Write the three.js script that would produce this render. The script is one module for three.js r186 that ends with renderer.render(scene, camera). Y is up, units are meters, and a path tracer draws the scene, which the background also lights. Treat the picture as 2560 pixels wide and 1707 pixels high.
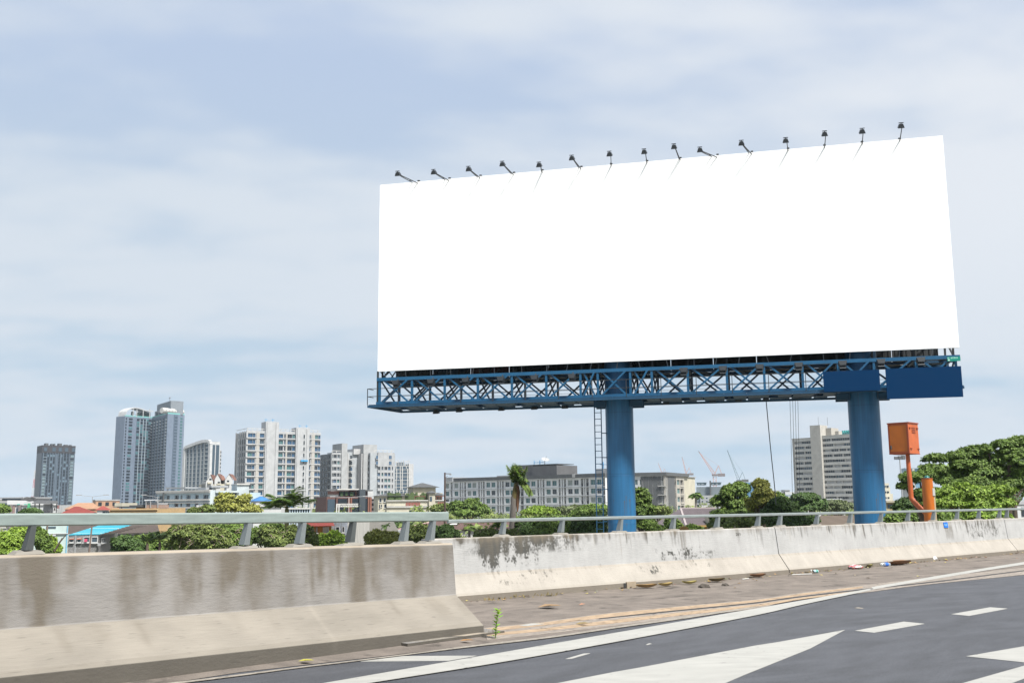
import * as THREE from 'three';
import { ImprovedNoise } from 'three/addons/math/ImprovedNoise.js';

/* ---------- camera, sky, sun, exposure ---------- */
const EXPOSURE = 1.6;
const EYE = 1.4, FOCAL = 2531, PITCH = 0.1590, ROLL = -0.0080;      // focal length in photo pixels (2560 wide)
const scene = new THREE.Scene();
const camera = new THREE.PerspectiveCamera(2 * Math.atan(853.5 / FOCAL) * 180 / Math.PI, 1024 / 682, 0.1, 12000);
camera.rotation.order = 'YXZ';
camera.rotation.set(PITCH, 0, ROLL);
camera.position.set(0, EYE, 0);
scene.add(camera);
const renderer = new THREE.WebGLRenderer({ antialias: true });
renderer.toneMapping = THREE.LinearToneMapping;
renderer.toneMappingExposure = EXPOSURE;
renderer.shadowMap.enabled = true;
const SUN = new THREE.Vector3(0.368, 0.809, 0.458).normalize();
const sun = new THREE.DirectionalLight(new THREE.Color(1, 0.965, 0.905), 5);
sun.position.copy(SUN).multiplyScalar(300).add(new THREE.Vector3(0, 0, -60));
sun.target.position.set(0, 0, -60);
sun.castShadow = true;
sun.shadow.radius = 18;                                            // veiled by thin cloud
sun.shadow.mapSize.set(2048, 2048);
Object.assign(sun.shadow.camera, { left: -160, right: 160, top: 160, bottom: -160, near: 1, far: 700 });
scene.add(sun, sun.target);

scene.fog = new THREE.FogExp2(new THREE.Color().setRGB(0.62, 0.72, 0.82), 0.00010);   // light haze over the city

const noise = new ImprovedNoise();
const N3 = (x, y, z) => noise.noise(x, y, z);
const fbm = (x, y, z, o) => { let a = 0.5, s = 0, f = 1; for (let i = 0; i < o; i++) { s += a * N3(x * f + i * 7.3, y * f + i * 3.1, z * f + i * 5.7); a *= 0.5; f *= 2.03; } return s; };
const clamp = (v, a = 0, b = 1) => Math.min(b, Math.max(a, v));
const smooth = (a, b, v) => { const t = clamp((v - a) / (b - a)); return t * t * (3 - 2 * t); };
const lerp = (a, b, t) => a + (b - a) * t;
const s2l = v => { v /= 255; return v <= 0.04045 ? v / 12.92 : Math.pow((v + 0.055) / 1.055, 2.4); };
const RGB = (r, g, b) => new THREE.Color().setRGB(r, g, b);        // linear
{
  const W = 2048, H = 1024, data = new Float32Array(W * H * 4);
  const L = (r, g, b) => [s2l(r), s2l(g), s2l(b)];
  const zen = L(186, 203, 230), mid = L(190, 208, 228), low = L(188, 211, 230), veil = L(218, 227, 237), bright = L(232, 237, 244), gnd = [0.2, 0.2, 0.19];
  for (let j = 0; j < H; j++) {
    const el = ((j + 0.5) / H - 0.5) * Math.PI, ce = Math.cos(el), y = Math.sin(el), deg = el * 57.29578;
    for (let i = 0; i < W; i++) {
      const k = (j * W + i) * 4;
      let c;
      if (deg < -1) c = gnd;
      else {
        const ph = ((i + 0.5) / W - 0.5) * 2 * Math.PI, x = Math.cos(ph) * ce, z = Math.sin(ph) * ce;
        const yy = Math.max(y, 0) + 0.16, px = x / yy, pz = z / yy;
        // thin high veil: long soft sheets with finer fibres inside
        const wx = 0.35 * N3(px * 0.7 + 3, pz * 0.7, 1.5), wz = 0.35 * N3(px * 0.7, pz * 0.7 + 9, 4.5);
        let v = 0.52 + 1.25 * fbm(px * 0.42 + wx + 11, pz * 0.85 + wz + 2.3, 0.7, 4) + 0.75 * fbm(px * 1.5 + pz * 0.6 + wx, pz * 2.7 + wz, 3.3, 5) + 0.55 * fbm(px * 4 + pz * 2.4 + wx * 2, pz * 6.5 - px + wz, 6.1, 5);
        const tl = deg + 2.2 * N3(px * 0.5 + 4, pz * 0.5, 8.1); v += 0.20 * Math.exp(-Math.pow((tl - 13) / 4.2, 2)) - 0.10 * Math.exp(-Math.pow((tl - 19.5) / 2.6, 2)) - 0.06 * smooth(8, 2, deg) + 0.16;
        v += 0.26 * x;                                             // thicker towards the sun's side
        v = smooth(0.08, 1.0, v);
        const t = smooth(2, 30, deg), base = t < 0.5 ? low.map((q, n) => lerp(q, mid[n], t * 2)) : mid.map((q, n) => lerp(q, zen[n], t * 2 - 1));
        const vb = smooth(-0.4, 0.5, x) * smooth(2, 16, deg);
        c = base.map((q, n) => lerp(q, lerp(veil[n], bright[n], vb), 0.92 * v));
        if (deg > 34) { const u = smooth(34, 80, deg) * 0.18; c = c.map(q => q * (1 - u)); }
      }
      data[k] = c[0] / EXPOSURE; data[k + 1] = c[1] / EXPOSURE; data[k + 2] = c[2] / EXPOSURE; data[k + 3] = 1;
    }
  }
  const sky = new THREE.DataTexture(data, W, H, THREE.RGBAFormat, THREE.FloatType);
  sky.mapping = THREE.EquirectangularReflectionMapping;
  sky.magFilter = sky.minFilter = THREE.LinearFilter; sky.wrapS = THREE.RepeatWrapping; sky.needsUpdate = true;
  scene.background = sky; scene.environment = sky;
}

/* ---------- helpers ---------- */
const V = (x, y, z) => new THREE.Vector3(x, y, z);
function rng(seed) { let a = seed >>> 0; return () => { a = (a + 0x6D2B79F5) | 0; let t = Math.imul(a ^ (a >>> 15), 1 | a); t = (t + Math.imul(t ^ (t >>> 7), 61 | t)) ^ t; return ((t ^ (t >>> 14)) >>> 0) / 4294967296; }; }
const CITY = -4.2;                                                   // the city lies below the raised road
// surveying: the ray through a point of the photograph, and where it meets a known distance, level or wall
function ray(px, py) {
  const u0 = px - 1280, v0 = py - 853.5, c = Math.cos(ROLL), s = Math.sin(ROLL);
  const u = c * u0 + s * v0, v = -s * u0 + c * v0, cp = Math.cos(PITCH), sp = Math.sin(PITCH);
  return V(u, -v * cp + FOCAL * sp, -v * sp - FOCAL * cp);
}
const at = (p, d) => { const r = ray(p[0], p[1]), t = d / -r.z; return V(r.x * t, EYE + r.y * t, -d); };
const ground = (p, y = 0) => { const r = ray(p[0], p[1]), t = (y - EYE) / r.y; return V(r.x * t, y, r.z * t); };
const onPlane = (p, o, n) => { const r = ray(p[0], p[1]), t = (o.x * n.x + (o.y - EYE) * n.y + o.z * n.z) / r.dot(n); return V(r.x * t, EYE + r.y * t, r.z * t); };
function project(q) {
  const cp = Math.cos(PITCH), sp = Math.sin(PITCH), Y = q.y - EYE, D = -q.z, zc = D * cp + Y * sp, yc = Y * cp - D * sp;
  const u = FOCAL * q.x / zc, v = -FOCAL * yc / zc, c = Math.cos(ROLL), s = Math.sin(ROLL);
  return [1280 + c * u - s * v, 853.5 + s * u + c * v];
}
// enlargements of the photograph used for measuring
const crop = (x, y, k) => (cx, cy) => [x + cx / k, y + cy / k];
const c1 = crop(0, 960, 3.564), c2 = crop(440, 960, 3.564), c3 = crop(780, 1050, 4.481), c4 = crop(1100, 1100, 5.226), c5 = crop(1440, 960, 3.564),
  c6 = crop(1760, 1020, 4.128), c7 = crop(2140, 900, 3.136), c8 = crop(920, 860, 3.459), d1 = crop(0, 1240, 3.357), d2 = crop(600, 1240, 3.357),
  d3 = crop(1200, 1240, 3.357), d4 = crop(1860, 1240, 3.357), d5 = crop(1500, 840, 2.502), d6 = crop(960, 380, 4.356), d7 = crop(1480, 330, 4.356),
  d8 = crop(1900, 290, 4.356), e1 = crop(280, 990, 5.807), e2 = crop(2200, 1030, 5.227), e3 = crop(1940, 1380, 6.19);

class MB {                                                         // collects faces in world space, becomes one mesh
  constructor() { this.p = []; this.n = []; this.t = []; this.c = null; this.f = null; }
  frame(m) { this.f = m; return this; }
  tri3(a, b, c, ua, ub, uc, col) {
    if (this.f) { a = a.clone().applyMatrix4(this.f); b = b.clone().applyMatrix4(this.f); c = c.clone().applyMatrix4(this.f); }
    const n = b.clone().sub(a).cross(c.clone().sub(a)).normalize();
    for (const [q, u] of [[a, ua], [b, ub], [c, uc]]) {
      this.p.push(q.x, q.y, q.z); this.n.push(n.x, n.y, n.z);
      if (u) this.t.push(u[0], u[1]);
      else { const ax = Math.abs(n.x), ay = Math.abs(n.y), az = Math.abs(n.z); if (ay > 0.8) this.t.push(q.x, q.z); else this.t.push(ax > az ? q.z : q.x, q.y); }
      if (col) { (this.c ??= []).push(col.r, col.g, col.b); }
    }
    return this;
  }
  quad(a, b, c, d, uv, col) { const u = uv || []; this.tri3(a, b, c, u[0], u[1], u[2], col); this.tri3(a, c, d, u[0], u[2], u[3], col); return this; }
  box(x0, x1, y0, y1, z0, z1) {
    const P = (i, j, k) => V(i ? x1 : x0, j ? y1 : y0, k ? z1 : z0);
    this.quad(P(0, 0, 1), P(1, 0, 1), P(1, 1, 1), P(0, 1, 1)); this.quad(P(1, 0, 0), P(0, 0, 0), P(0, 1, 0), P(1, 1, 0));
    this.quad(P(0, 0, 0), P(0, 0, 1), P(0, 1, 1), P(0, 1, 0)); this.quad(P(1, 0, 1), P(1, 0, 0), P(1, 1, 0), P(1, 1, 1));
    this.quad(P(0, 1, 1), P(1, 1, 1), P(1, 1, 0), P(0, 1, 0)); this.quad(P(0, 0, 0), P(1, 0, 0), P(1, 0, 1), P(0, 0, 1));
    return this;
  }
  bar(a, b, w = 0.1, h = w) {                                      // a straight member from a to b
    const d = b.clone().sub(a), l = d.length(); d.divideScalar(l);
    const up = Math.abs(d.y) > 0.95 ? V(0, 0, 1) : V(0, 1, 0), s = d.clone().cross(up).normalize().multiplyScalar(w / 2), u = s.clone().cross(d).normalize().multiplyScalar(h / 2);
    const q = (o, i, j) => o.clone().addScaledVector(s, i).addScaledVector(u, j);
    const A = [q(a, -1, -1), q(a, 1, -1), q(a, 1, 1), q(a, -1, 1)], B = [q(b, -1, -1), q(b, 1, -1), q(b, 1, 1), q(b, -1, 1)];
    for (let i = 0; i < 4; i++) { const k = (i + 1) % 4; this.quad(A[k], A[i], B[i], B[k]); }
    this.quad(A[0], A[1], A[2], A[3]); this.quad(B[3], B[2], B[1], B[0]);
    return this;
  }
  tube(pts, rad, seg = 8) {                                        // round member through points, radius per point
    const rr = i => Array.isArray(rad) ? rad[i] : rad, rings = [];
    for (let i = 0; i < pts.length; i++) {
      const d = pts[Math.min(i + 1, pts.length - 1)].clone().sub(pts[Math.max(i - 1, 0)]).normalize();
      const up = Math.abs(d.y) > 0.9 ? V(1, 0, 0) : V(0, 1, 0), s = d.clone().cross(up).normalize(), u = s.clone().cross(d).normalize(), ring = [];
      for (let k = 0; k < seg; k++) { const a = k / seg * 2 * Math.PI; ring.push([pts[i].clone().addScaledVector(s, Math.cos(a) * rr(i)).addScaledVector(u, Math.sin(a) * rr(i)), s.clone().multiplyScalar(Math.cos(a)).addScaledVector(u, Math.sin(a))]); }
      rings.push(ring);
    }
    let len = 0;
    for (let i = 0; i + 1 < pts.length; i++) {
      const l2 = len + pts[i].distanceTo(pts[i + 1]);
      for (let k = 0; k < seg; k++) {
        const a = rings[i][k], b = rings[i][(k + 1) % seg], c = rings[i + 1][(k + 1) % seg], d = rings[i + 1][k], u0 = k / seg * 2, u1 = (k + 1) / seg * 2;
        for (const [q, u, v] of [[a, u0, len], [c, u1, l2], [b, u1, len], [a, u0, len], [d, u0, l2], [c, u1, l2]]) {
          let pp = q[0], nn = q[1]; if (this.f) { pp = pp.clone().applyMatrix4(this.f); nn = nn.clone().transformDirection(this.f); }
          this.p.push(pp.x, pp.y, pp.z); this.n.push(nn.x, nn.y, nn.z); this.t.push(u, v);
        }
      }
      len = l2;
    }
    for (const [R, flip] of [[rings[0], 1], [rings[rings.length - 1], 0]]) for (let k = 1; k + 1 < seg; k++) flip ? this.tri3w(R[0][0], R[k + 1][0], R[k][0]) : this.tri3w(R[0][0], R[k][0], R[k + 1][0]);
    return this;
  }
  tri3w(a, b, c) { this.tri3(a, b, c); }
  poly(pts, y0, y1) {                                              // upright prism over a plan outline of [x, z]
    const tri = THREE.ShapeUtils.triangulateShape(pts.map(q => new THREE.Vector2(q[0], -q[1])), []);
    for (const [i, j, k] of tri) { this.tri3(V(pts[i][0], y1, pts[i][1]), V(pts[j][0], y1, pts[j][1]), V(pts[k][0], y1, pts[k][1])); if (y0 !== null) this.tri3(V(pts[i][0], y0, pts[i][1]), V(pts[k][0], y0, pts[k][1]), V(pts[j][0], y0, pts[j][1])); }
    if (y0 !== null) for (let i = 0; i < pts.length; i++) { const a = pts[i], b = pts[(i + 1) % pts.length]; this.quad(V(a[0], y0, a[1]), V(b[0], y0, b[1]), V(b[0], y1, b[1]), V(a[0], y1, a[1])); }
    return this;
  }
  hip(x0, x1, z0, z1, y0, y1, over = 0.3) {                        // hipped roof with eaves
    x0 -= over; x1 += over; z0 -= over; z1 += over;
    const w = x1 - x0, d = z1 - z0, r = Math.min(w, d) / 2, zc = (z0 + z1) / 2, xc = (x0 + x1) / 2;
    const R0 = w > d ? V(x0 + r, y1, zc) : V(xc, y1, z0 + r), R1 = w > d ? V(x1 - r, y1, zc) : V(xc, y1, z1 - r);
    const A = V(x0, y0, z1), B = V(x1, y0, z1), C = V(x1, y0, z0), D = V(x0, y0, z0);
    if (w > d) { this.quad(A, B, R1, R0); this.tri3(B, C, R1); this.quad(C, D, R0, R1); this.tri3(D, A, R0); }
    else { this.tri3(A, B, R1); this.quad(B, C, R0, R1); this.tri3(C, D, R0); this.quad(D, A, R1, R0); }
    this.quad(A, D, C, B);
    return this;
  }
  gable(x0, x1, z0, z1, y0, y1) {                                  // ridge along z, gable ends towards the viewer
    const xc = (x0 + x1) / 2;
    this.quad(V(x0, y0, z1), V(xc, y1, z1), V(xc, y1, z0), V(x0, y0, z0)); this.quad(V(xc, y1, z1), V(x1, y0, z1), V(x1, y0, z0), V(xc, y1, z0));
    this.tri3(V(x0, y0, z1), V(x1, y0, z1), V(xc, y1, z1)); this.tri3(V(x1, y0, z0), V(x0, y0, z0), V(xc, y1, z0));
    this.quad(V(x0, y0, z0), V(x1, y0, z0), V(x1, y0, z1), V(x0, y0, z1));
    return this;
  }
  geo(off) {
    const g = new THREE.BufferGeometry();
    g.setAttribute('position', new THREE.Float32BufferAttribute(this.p, 3)); g.setAttribute('normal', new THREE.Float32BufferAttribute(this.n, 3)); g.setAttribute('uv', new THREE.Float32BufferAttribute(this.t, 2));
    if (this.c) g.setAttribute('color', new THREE.Float32BufferAttribute(this.c, 3));
    if (off) g.translate(-off.x, -off.y, -off.z);
    return g;
  }
}
const used = new Map();
function numbered(n) { const k = used.get(n) || 0; used.set(n, k + 1); return k ? n + '_' + String(k).padStart(3, '0') : n; }
function tag(o, label, category, group, kind) { Object.assign(o.userData, { label }); if (category) o.userData.category = category; if (group) o.userData.group = group; if (kind) o.userData.kind = kind; return o; }
function thing(name, label, category, pos, group) {
  const o = new THREE.Group(); o.name = numbered(name); o.position.copy(pos); scene.add(o); o.userData.root = undefined; delete o.userData.root;
  tag(o, label, category, group); ROOT.set(o, o.position.clone()); return o;
}
const ROOT = new Map();
function part(parent, name, mb, mat, opt = {}) {
  const off = ROOT.get(parent) || V(0, 0, 0), m = new THREE.Mesh(mb instanceof MB ? mb.geo(off) : mb, mat);
  m.name = name; m.castShadow = m.receiveShadow = true; parent.add(m); ROOT.set(m, off);
  if (opt.label) m.userData.label = opt.label; if (opt.kind) m.userData.kind = opt.kind;
  return m;
}
function solo(name, label, category, mb, mat, group, pos) {        // a thing that is one mesh
  pos ??= V(0, 0, 0);
  const m = new THREE.Mesh(mb instanceof MB ? mb.geo(pos) : mb, mat); m.name = numbered(name); m.position.copy(pos); m.castShadow = m.receiveShadow = true; scene.add(m);
  tag(m, label, category, group); ROOT.set(m, pos.clone()); return m;
}
function struct(name, mb, mat) { const m = new THREE.Mesh(mb instanceof MB ? mb.geo() : mb, mat); m.name = numbered(name); m.castShadow = m.receiveShadow = true; m.userData.kind = 'structure'; scene.add(m); ROOT.set(m, V(0, 0, 0)); return m; }
// an upright face between two ground points (left and right as seen): its frame, and photo point -> [along, up]
function face(A, B, y0 = CITY) {
  const d = V(B.x - A.x, 0, B.z - A.z), len = d.length(); d.normalize();
  const n = V(-d.z, 0, d.x); n.y = 0; if (n.z < 0 && Math.abs(d.x) > 1e-6 && d.x > 0) n.negate();
  const nn = d.clone().cross(V(0, 1, 0));                          // outward = x cross y
  const m = new THREE.Matrix4().makeBasis(d, V(0, 1, 0), nn).setPosition(A.x, y0, A.z);
  const inv = m.clone().invert(), rot = Math.atan2(-d.z, d.x);
  const F = { m, inv, len, rot, d, n: nn, y0, to: (x, y, z) => V(x, y, z).applyMatrix4(m) };
  F.uv = (p, z = 0) => { const o = F.to(0, 0, z), q = onPlane(p, o, nn).applyMatrix4(inv); return [q.x, q.y]; };
  F.pt = (p, z = 0) => { const q = F.uv(p, z); return V(q[0], q[1], z); };
  F.x = (p, z = 0) => F.uv(p, z)[0]; F.y = (p, z = 0) => F.uv(p, z)[1];
  return F;
}
// a face that starts at photo point p (distance d) and turns by `deg` (positive: right end farther away)
function turned(p, d, deg, len = 30, y0 = CITY) { const A = at(p, d); const a = deg * Math.PI / 180; return face(A, V(A.x + Math.cos(a) * len, 0, A.z - Math.sin(a) * len), y0); }
const between = (p, dp, q, dq, y0 = CITY) => face(at(p, dp), at(q, dq), y0);

// the face round the right-hand corner of F, at right angles to it, as far as photo point p
function side(F, p) { const c = F.to(F.len, 0, 0), r = ray(p[0], p[1]), n = F.n, D = n.x * r.z - n.z * r.x, s = (c.x * r.z - c.z * r.x) / D; return face(c, V(c.x - n.x * s, 0, c.z - n.z * s), F.y0); }
/* ---------- textures and materials ---------- */
function tex(W, H, fn, srgb = true, rep) {
  const d = new Uint8Array(W * H * 4);
  for (let j = 0; j < H; j++) for (let i = 0; i < W; i++) { const c = fn(i, j), k = (j * W + i) * 4; d[k] = clamp(c[0]) * 255; d[k + 1] = clamp(c[1]) * 255; d[k + 2] = clamp(c[2]) * 255; d[k + 3] = 255; }
  const t = new THREE.DataTexture(d, W, H, THREE.RGBAFormat); if (srgb) t.colorSpace = THREE.SRGBColorSpace;
  t.wrapS = t.wrapT = THREE.RepeatWrapping; t.magFilter = THREE.LinearFilter; t.minFilter = THREE.LinearMipmapLinearFilter; t.generateMipmaps = true; t.needsUpdate = true;
  if (rep) t.repeat.set(rep[0], rep[1]);
  return t;
}
const l2s = v => v <= 0.0031308 ? v * 12.92 : 1.055 * Math.pow(v, 1 / 2.4) - 0.055;
const tile = (i, n, f) => { const a = i / n * 2 * Math.PI; return [Math.cos(a) * f, Math.sin(a) * f]; };
const weather = tex(512, 512, (i, j) => {                          // grime: soft patches and rain streaks, tileable
  const [a, b] = tile(i, 512, 2.2), [c, d] = tile(j, 512, 1.1);
  const n = fbm(a + c, b + d, c - d, 5), [sa, sb] = tile(i, 512, 14), st = N3(sa, sb, c * 0.6) * 0.5 + N3(sa * 2.3, sb * 2.3, d) * 0.3;
  const v = clamp(0.93 + 0.12 * n + 0.035 * st, 0.6, 1); return [v, v, v * 0.995];
});
const rep = (t, x, y = x) => { const c = t.clone(); c.repeat.set(x, y); c.needsUpdate = true; return c; };
const wBig = rep(weather, 1 / 24, 1 / 24), wMid = rep(weather, 1 / 9, 1 / 9), wSmall = rep(weather, 1 / 2.5, 1 / 2.5);
const mat = (c, roughness = 0.85, map = null, o = {}) => new THREE.MeshStandardMaterial({ color: Array.isArray(c) ? RGB(...c) : c, roughness, metalness: 0, map, ...o });
const glass = (c, r = 0.12) => new THREE.MeshPhysicalMaterial({ color: RGB(...c), roughness: r, metalness: 0, ior: 1.55, specularIntensity: 1 });

/* ---------- the ground and the raised road ---------- */
{
  const g = new THREE.PlaneGeometry(9000, 9000, 1, 1); g.rotateX(-Math.PI / 2); g.translate(0, CITY, -3000);
  const uv = g.attributes.uv; for (let i = 0; i < uv.count; i++) uv.setXY(i, uv.getX(i) * 9000, uv.getY(i) * 9000);
  struct('city_ground', g, mat([0.27, 0.265, 0.23], 0.95, rep(weather, 1 / 60)));
}
// base line of the far barrier, left to right, as a smooth curve in plan
const farLine = (() => {
  const a = ground(d3(0, 880)), b = ground(d4(395, 657)), c = ground(d4(2350, 480));
  const t0 = b.clone().sub(a).normalize(), t1 = c.clone().sub(b).normalize();
  return new THREE.CatmullRomCurve3([a.clone().addScaledVector(t0, -5), a, b, c, c.clone().addScaledVector(t1, 14)], false, 'centripetal');
})();
const nearLine = (() => {
  const a = ground([316, 1707]), b = ground(d2(2045, 1165)), t = b.clone().sub(a).normalize();
  return new THREE.LineCurve3(a.clone().addScaledVector(t, -6.5), b);
})();
const asphaltTex = tex(1024, 1024, (i, j) => {
  const r = N3(i * 0.37, j * 0.37, 0.5) * 0.5 + N3(i * 0.9, j * 0.9, 7.5) * 0.5, [a, b] = tile(i, 1024, 1.6), [c, d] = tile(j, 1024, 1.6);
  const n = fbm(a + 4, b + c, d, 5), v = clamp(0.80 + 0.30 * r + 0.22 * n, 0.35, 1); return [v * 0.985, v * 0.99, v];
});
const shoulderTex = tex(1024, 1024, (i, j) => {
  const r = N3(i * 0.41, j * 0.41, 2.5) * 0.6 + N3(i * 0.95, j * 0.95, 4.5) * 0.4, [a, b] = tile(i, 1024, 2), [c, d] = tile(j, 1024, 2);
  const n = fbm(a + 14, b + c, d, 6), dk = smooth(0.12, 0.4, fbm(a * 1.4, b + c * 1.4, d + 9, 4)); const v = clamp(0.84 + 0.12 * r + 0.24 * n - 0.22 * dk, 0.35, 1); return [v, v * 0.985, v * 0.965];
});
const paintTex = tex(1024, 1024, (i, j) => {                        // old paint: scuffs and small worn spots
  const [a, b] = tile(i, 1024, 1.5), [c, d] = tile(j, 1024, 5), n = fbm(a + 2, b + c * 0.6, d, 5), s = N3(i * 0.03, j * 0.5, 4.2), w = smooth(0.33, 0.5, fbm(a * 5, b * 5 + c * 2, d * 2 + 3, 4)), v = clamp(0.95 + 0.10 * n + 0.03 * s, 0.6, 1) * (1 - 0.45 * w); return [v, v, v * 0.985];
});
const asphaltBump = tex(512, 512, (i, j) => { const v = 0.5 + 0.5 * N3(i * 0.8, j * 0.8, 3.3); return [v, v, v]; }, false, [2.2, 2.2]);
const M = {
  asphalt: mat([0.094, 0.098, 0.111], 0.66, rep(asphaltTex, 1 / 3.1), { bumpMap: asphaltBump, bumpScale: 0.004 }),
  shoulder: mat([0.225, 0.197, 0.177], 0.92, rep(shoulderTex, 1 / 4.3), { bumpMap: asphaltBump, bumpScale: 0.004 }),
  paint: mat([0.355, 0.35, 0.338], 0.62, rep(paintTex, 1 / 3.2)),
  wornPaint: mat([0.36, 0.335, 0.30], 0.8, rep(shoulderTex, 1 / 0.9)),
  ochre: mat([0.46, 0.345, 0.235], 0.85, rep(shoulderTex, 1 / 1.3)),
  joint: mat([0.33, 0.295, 0.265], 0.9, rep(shoulderTex, 1 / 1.1)),
  groove: mat([0.03, 0.03, 0.032], 0.9),
};
{
  const along = (curve, n, off) => Array.from({ length: n + 1 }, (_, i) => { const t = i / n, q = curve.getPoint(t), d = curve.getTangent(t); return [q.x + d.z * off, q.z - d.x * off]; });   // off > 0: away from the road
  const edge = along(farLine, 24, 0.62), last = edge[edge.length - 1];
  const nb = nearLine.getPoint(0), nd = nearLine.getTangent(0);
  const outline = [[nb.x + nd.z * 1.2 - 0.5, nb.z - nd.x * 1.2], ...edge, [last[0] + 6, last[1] + 2], [60, 10], [60, 30], [-20, 30], [-12, 6]];
  const road = struct('road', new MB().poly(outline.map(q => [q[0], q[1]]), -1.1, 0), M.asphalt);
  const alongRoad = (m, sx, sz) => { const p = m.geometry.attributes.position, u = m.geometry.attributes.uv; for (let i = 0; i < p.count; i++) { const x = p.getX(i), z = p.getZ(i); u.setXY(i, (0.8 * x - 0.6 * z) * sx, (0.6 * x + 0.8 * z) * sz); } };
  alongRoad(road, 0.5, 1.5);
  const sheet = (name, px, y, m, opt) => part(road, name, new MB().poly(px.map(p => { const g = ground(p, y); return [g.x, g.z]; }), y - 0.0034, y), m, opt);
  // strips between two edges, refined along their length
  const strip = (name, top, bot, y, m, opt) => {
    const T = new THREE.CatmullRomCurve3(top.map(p => ground(p, y)), false, 'centripetal'), B = new THREE.CatmullRomCurve3(bot.map(p => ground(p, y)), false, 'centripetal'), mb = new MB(), n = 40;
    for (let i = 0; i < n; i++) { const a = B.getPoint(i / n), b = B.getPoint((i + 1) / n), c = T.getPoint((i + 1) / n), d = T.getPoint(i / n); mb.quad(a, b, c, d); const lo = q => q.clone().setY(Math.max(0.0006, y - 0.004)); mb.quad(lo(a), lo(b), b, a).quad(lo(c), lo(d), d, c); }
    return part(road, name, mb, m, opt);
  };
  const S = along(farLine, 40, 0.05), shoulderEdge = [d2(-900, 1620), d2(0, 1480), d2(900, 1380), d3(0, 1252), d3(600, 1182), d3(1140, 1103), d3(1700, 1022), d3(2350, 922), d4(400, 860), d4(900, 805), d4(1240, 762), d4(1750, 712), d4(2350, 640), d4(2900, 580), d4(3600, 512)].map(p => { const g = ground(p); return [g.x, g.z]; });
  part(road, 'shoulder', new MB().poly([[nb.x, nb.z], ...S, ...shoulderEdge.reverse()], null, 0.004), M.shoulder, { label: 'brownish worn shoulder along the concrete barriers' });
  strip('joint_strip', [d3(30, 1106), d3(500, 1058), d3(1000, 990), d3(1600, 930), d3(2350, 862), d4(400, 820), d4(1000, 748), d4(1500, 690), d4(2350, 600), d4(3400, 490)], [d3(60, 1205), d3(500, 1160), d3(1000, 1100), d3(1600, 1030), d3(2350, 935), d4(400, 872), d4(1000, 810), d4(1500, 745), d4(2350, 660), d4(3400, 545)], 0.008, M.joint);
  strip('yellow_line', [d3(30, 1112), d3(500, 1064), d3(1000, 995), d3(1600, 935), d3(2350, 868), d4(500, 815), d4(1000, 756)], [d3(30, 1136), d3(500, 1086), d3(1000, 1022), d3(1600, 961), d3(2350, 888), d4(500, 830), d4(1000, 768)], 0.012, M.ochre, { label: 'faded ochre line beside the road joint' });
  strip('yellow_line', [d3(60, 1152), d3(500, 1112), d3(1000, 1052), d3(1600, 985), d3(2350, 905), d4(500, 850), d4(1000, 792)], [d3(60, 1172), d3(500, 1132), d3(1000, 1078), d3(1600, 1008), d3(2350, 922), d4(500, 862), d4(1000, 804)], 0.012, M.ochre, { label: 'faded ochre line beside the road joint' });
  strip('groove', [d3(1000, 1025), d3(1600, 962), d3(2350, 886), d4(300, 862), d4(700, 812), d4(1100, 768), d4(1700, 703), d4(2350, 622), d4(3400, 510)], [d3(1000, 1029), d3(1600, 969), d3(2350, 894), d4(300, 869), d4(700, 820), d4(1100, 775), d4(1700, 710), d4(2350, 628), d4(3400, 515)], 0.013, M.groove);
  strip('worn_line', [d2(-800, 1590), d2(0, 1494), d2(450, 1436), d2(900, 1384), d2(1500, 1310), d3(0, 1243), d3(600, 1174), d3(1140, 1095), d3(1700, 1015), d3(2350, 918)], [d2(-800, 1602), d2(0, 1504), d2(450, 1443), d2(900, 1390), d2(1500, 1316), d3(0, 1254), d3(600, 1185), d3(1140, 1106), d3(1700, 1028), d3(2350, 928)], 0.012, M.wornPaint);
  strip('edge_line', [[500, 1760.3], [808.5, 1707], [1300, 1622.5], [1900, 1518.8], [2003, 1501], [2181.7, 1470]], [[600, 1757], [915.8, 1707], [1300, 1646], [1900, 1535], [2003, 1511.5], [2187, 1473]], 0.0135, M.paint);
  strip('edge_line', [d4(1080, 762), d4(1500, 690), d4(2000, 608), d4(2350, 553), d4(3200, 425)], [d4(1060, 786), d4(1500, 712), d4(2000, 628), d4(2350, 574), d4(3200, 445)], 0.0135, M.paint);
  sheet('painted_wedge', [d2(1010, 1386), d2(1370, 1341), d2(1985, 1338), d2(1750, 1379)], 0.004, M.paint, { label: 'small white painted wedge between edge line and barrier' });
  sheet('chevron_marking', [d4(848, 1122), d4(560, 1276), d4(0, 1500), d3(2000, 1592), d3(1400, 1800), d3(100, 1800), d3(640, 1570), d3(1120, 1476), d3(1330, 1440), d3(2320, 1252), d4(300, 1222)], 0.004, M.paint, { label: 'large white pointed gore marking in the foreground' });
  sheet('chevron_marking', [d4(1868, 1343), d4(2350, 1260), d4(2800, 1190), d4(2900, 1440), d4(2350, 1393)], 0.004, M.paint, { label: 'white pointed marking at the right edge of the road' });
  sheet('chevron_marking', [d4(1840, 1568), d4(2350, 1424), d4(2800, 1310), d4(2800, 1400), d4(2350, 1530), d4(1900, 1700), d4(1400, 1700)], 0.004, M.paint, { label: 'broad white stripe in the lower right corner' });
  sheet('lane_dash', [d4(933, 1129), d4(1090, 1145), d4(1518, 1070), d4(1345, 1052)], 0.004, M.paint, { label: 'nearer white lane dash on dark asphalt' });
  sheet('lane_dash', [d4(1742, 990), d4(1890, 1004), d4(2215, 943), d4(2070, 932)], 0.004, M.paint, { label: 'farther white lane dash on dark asphalt' });
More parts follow.
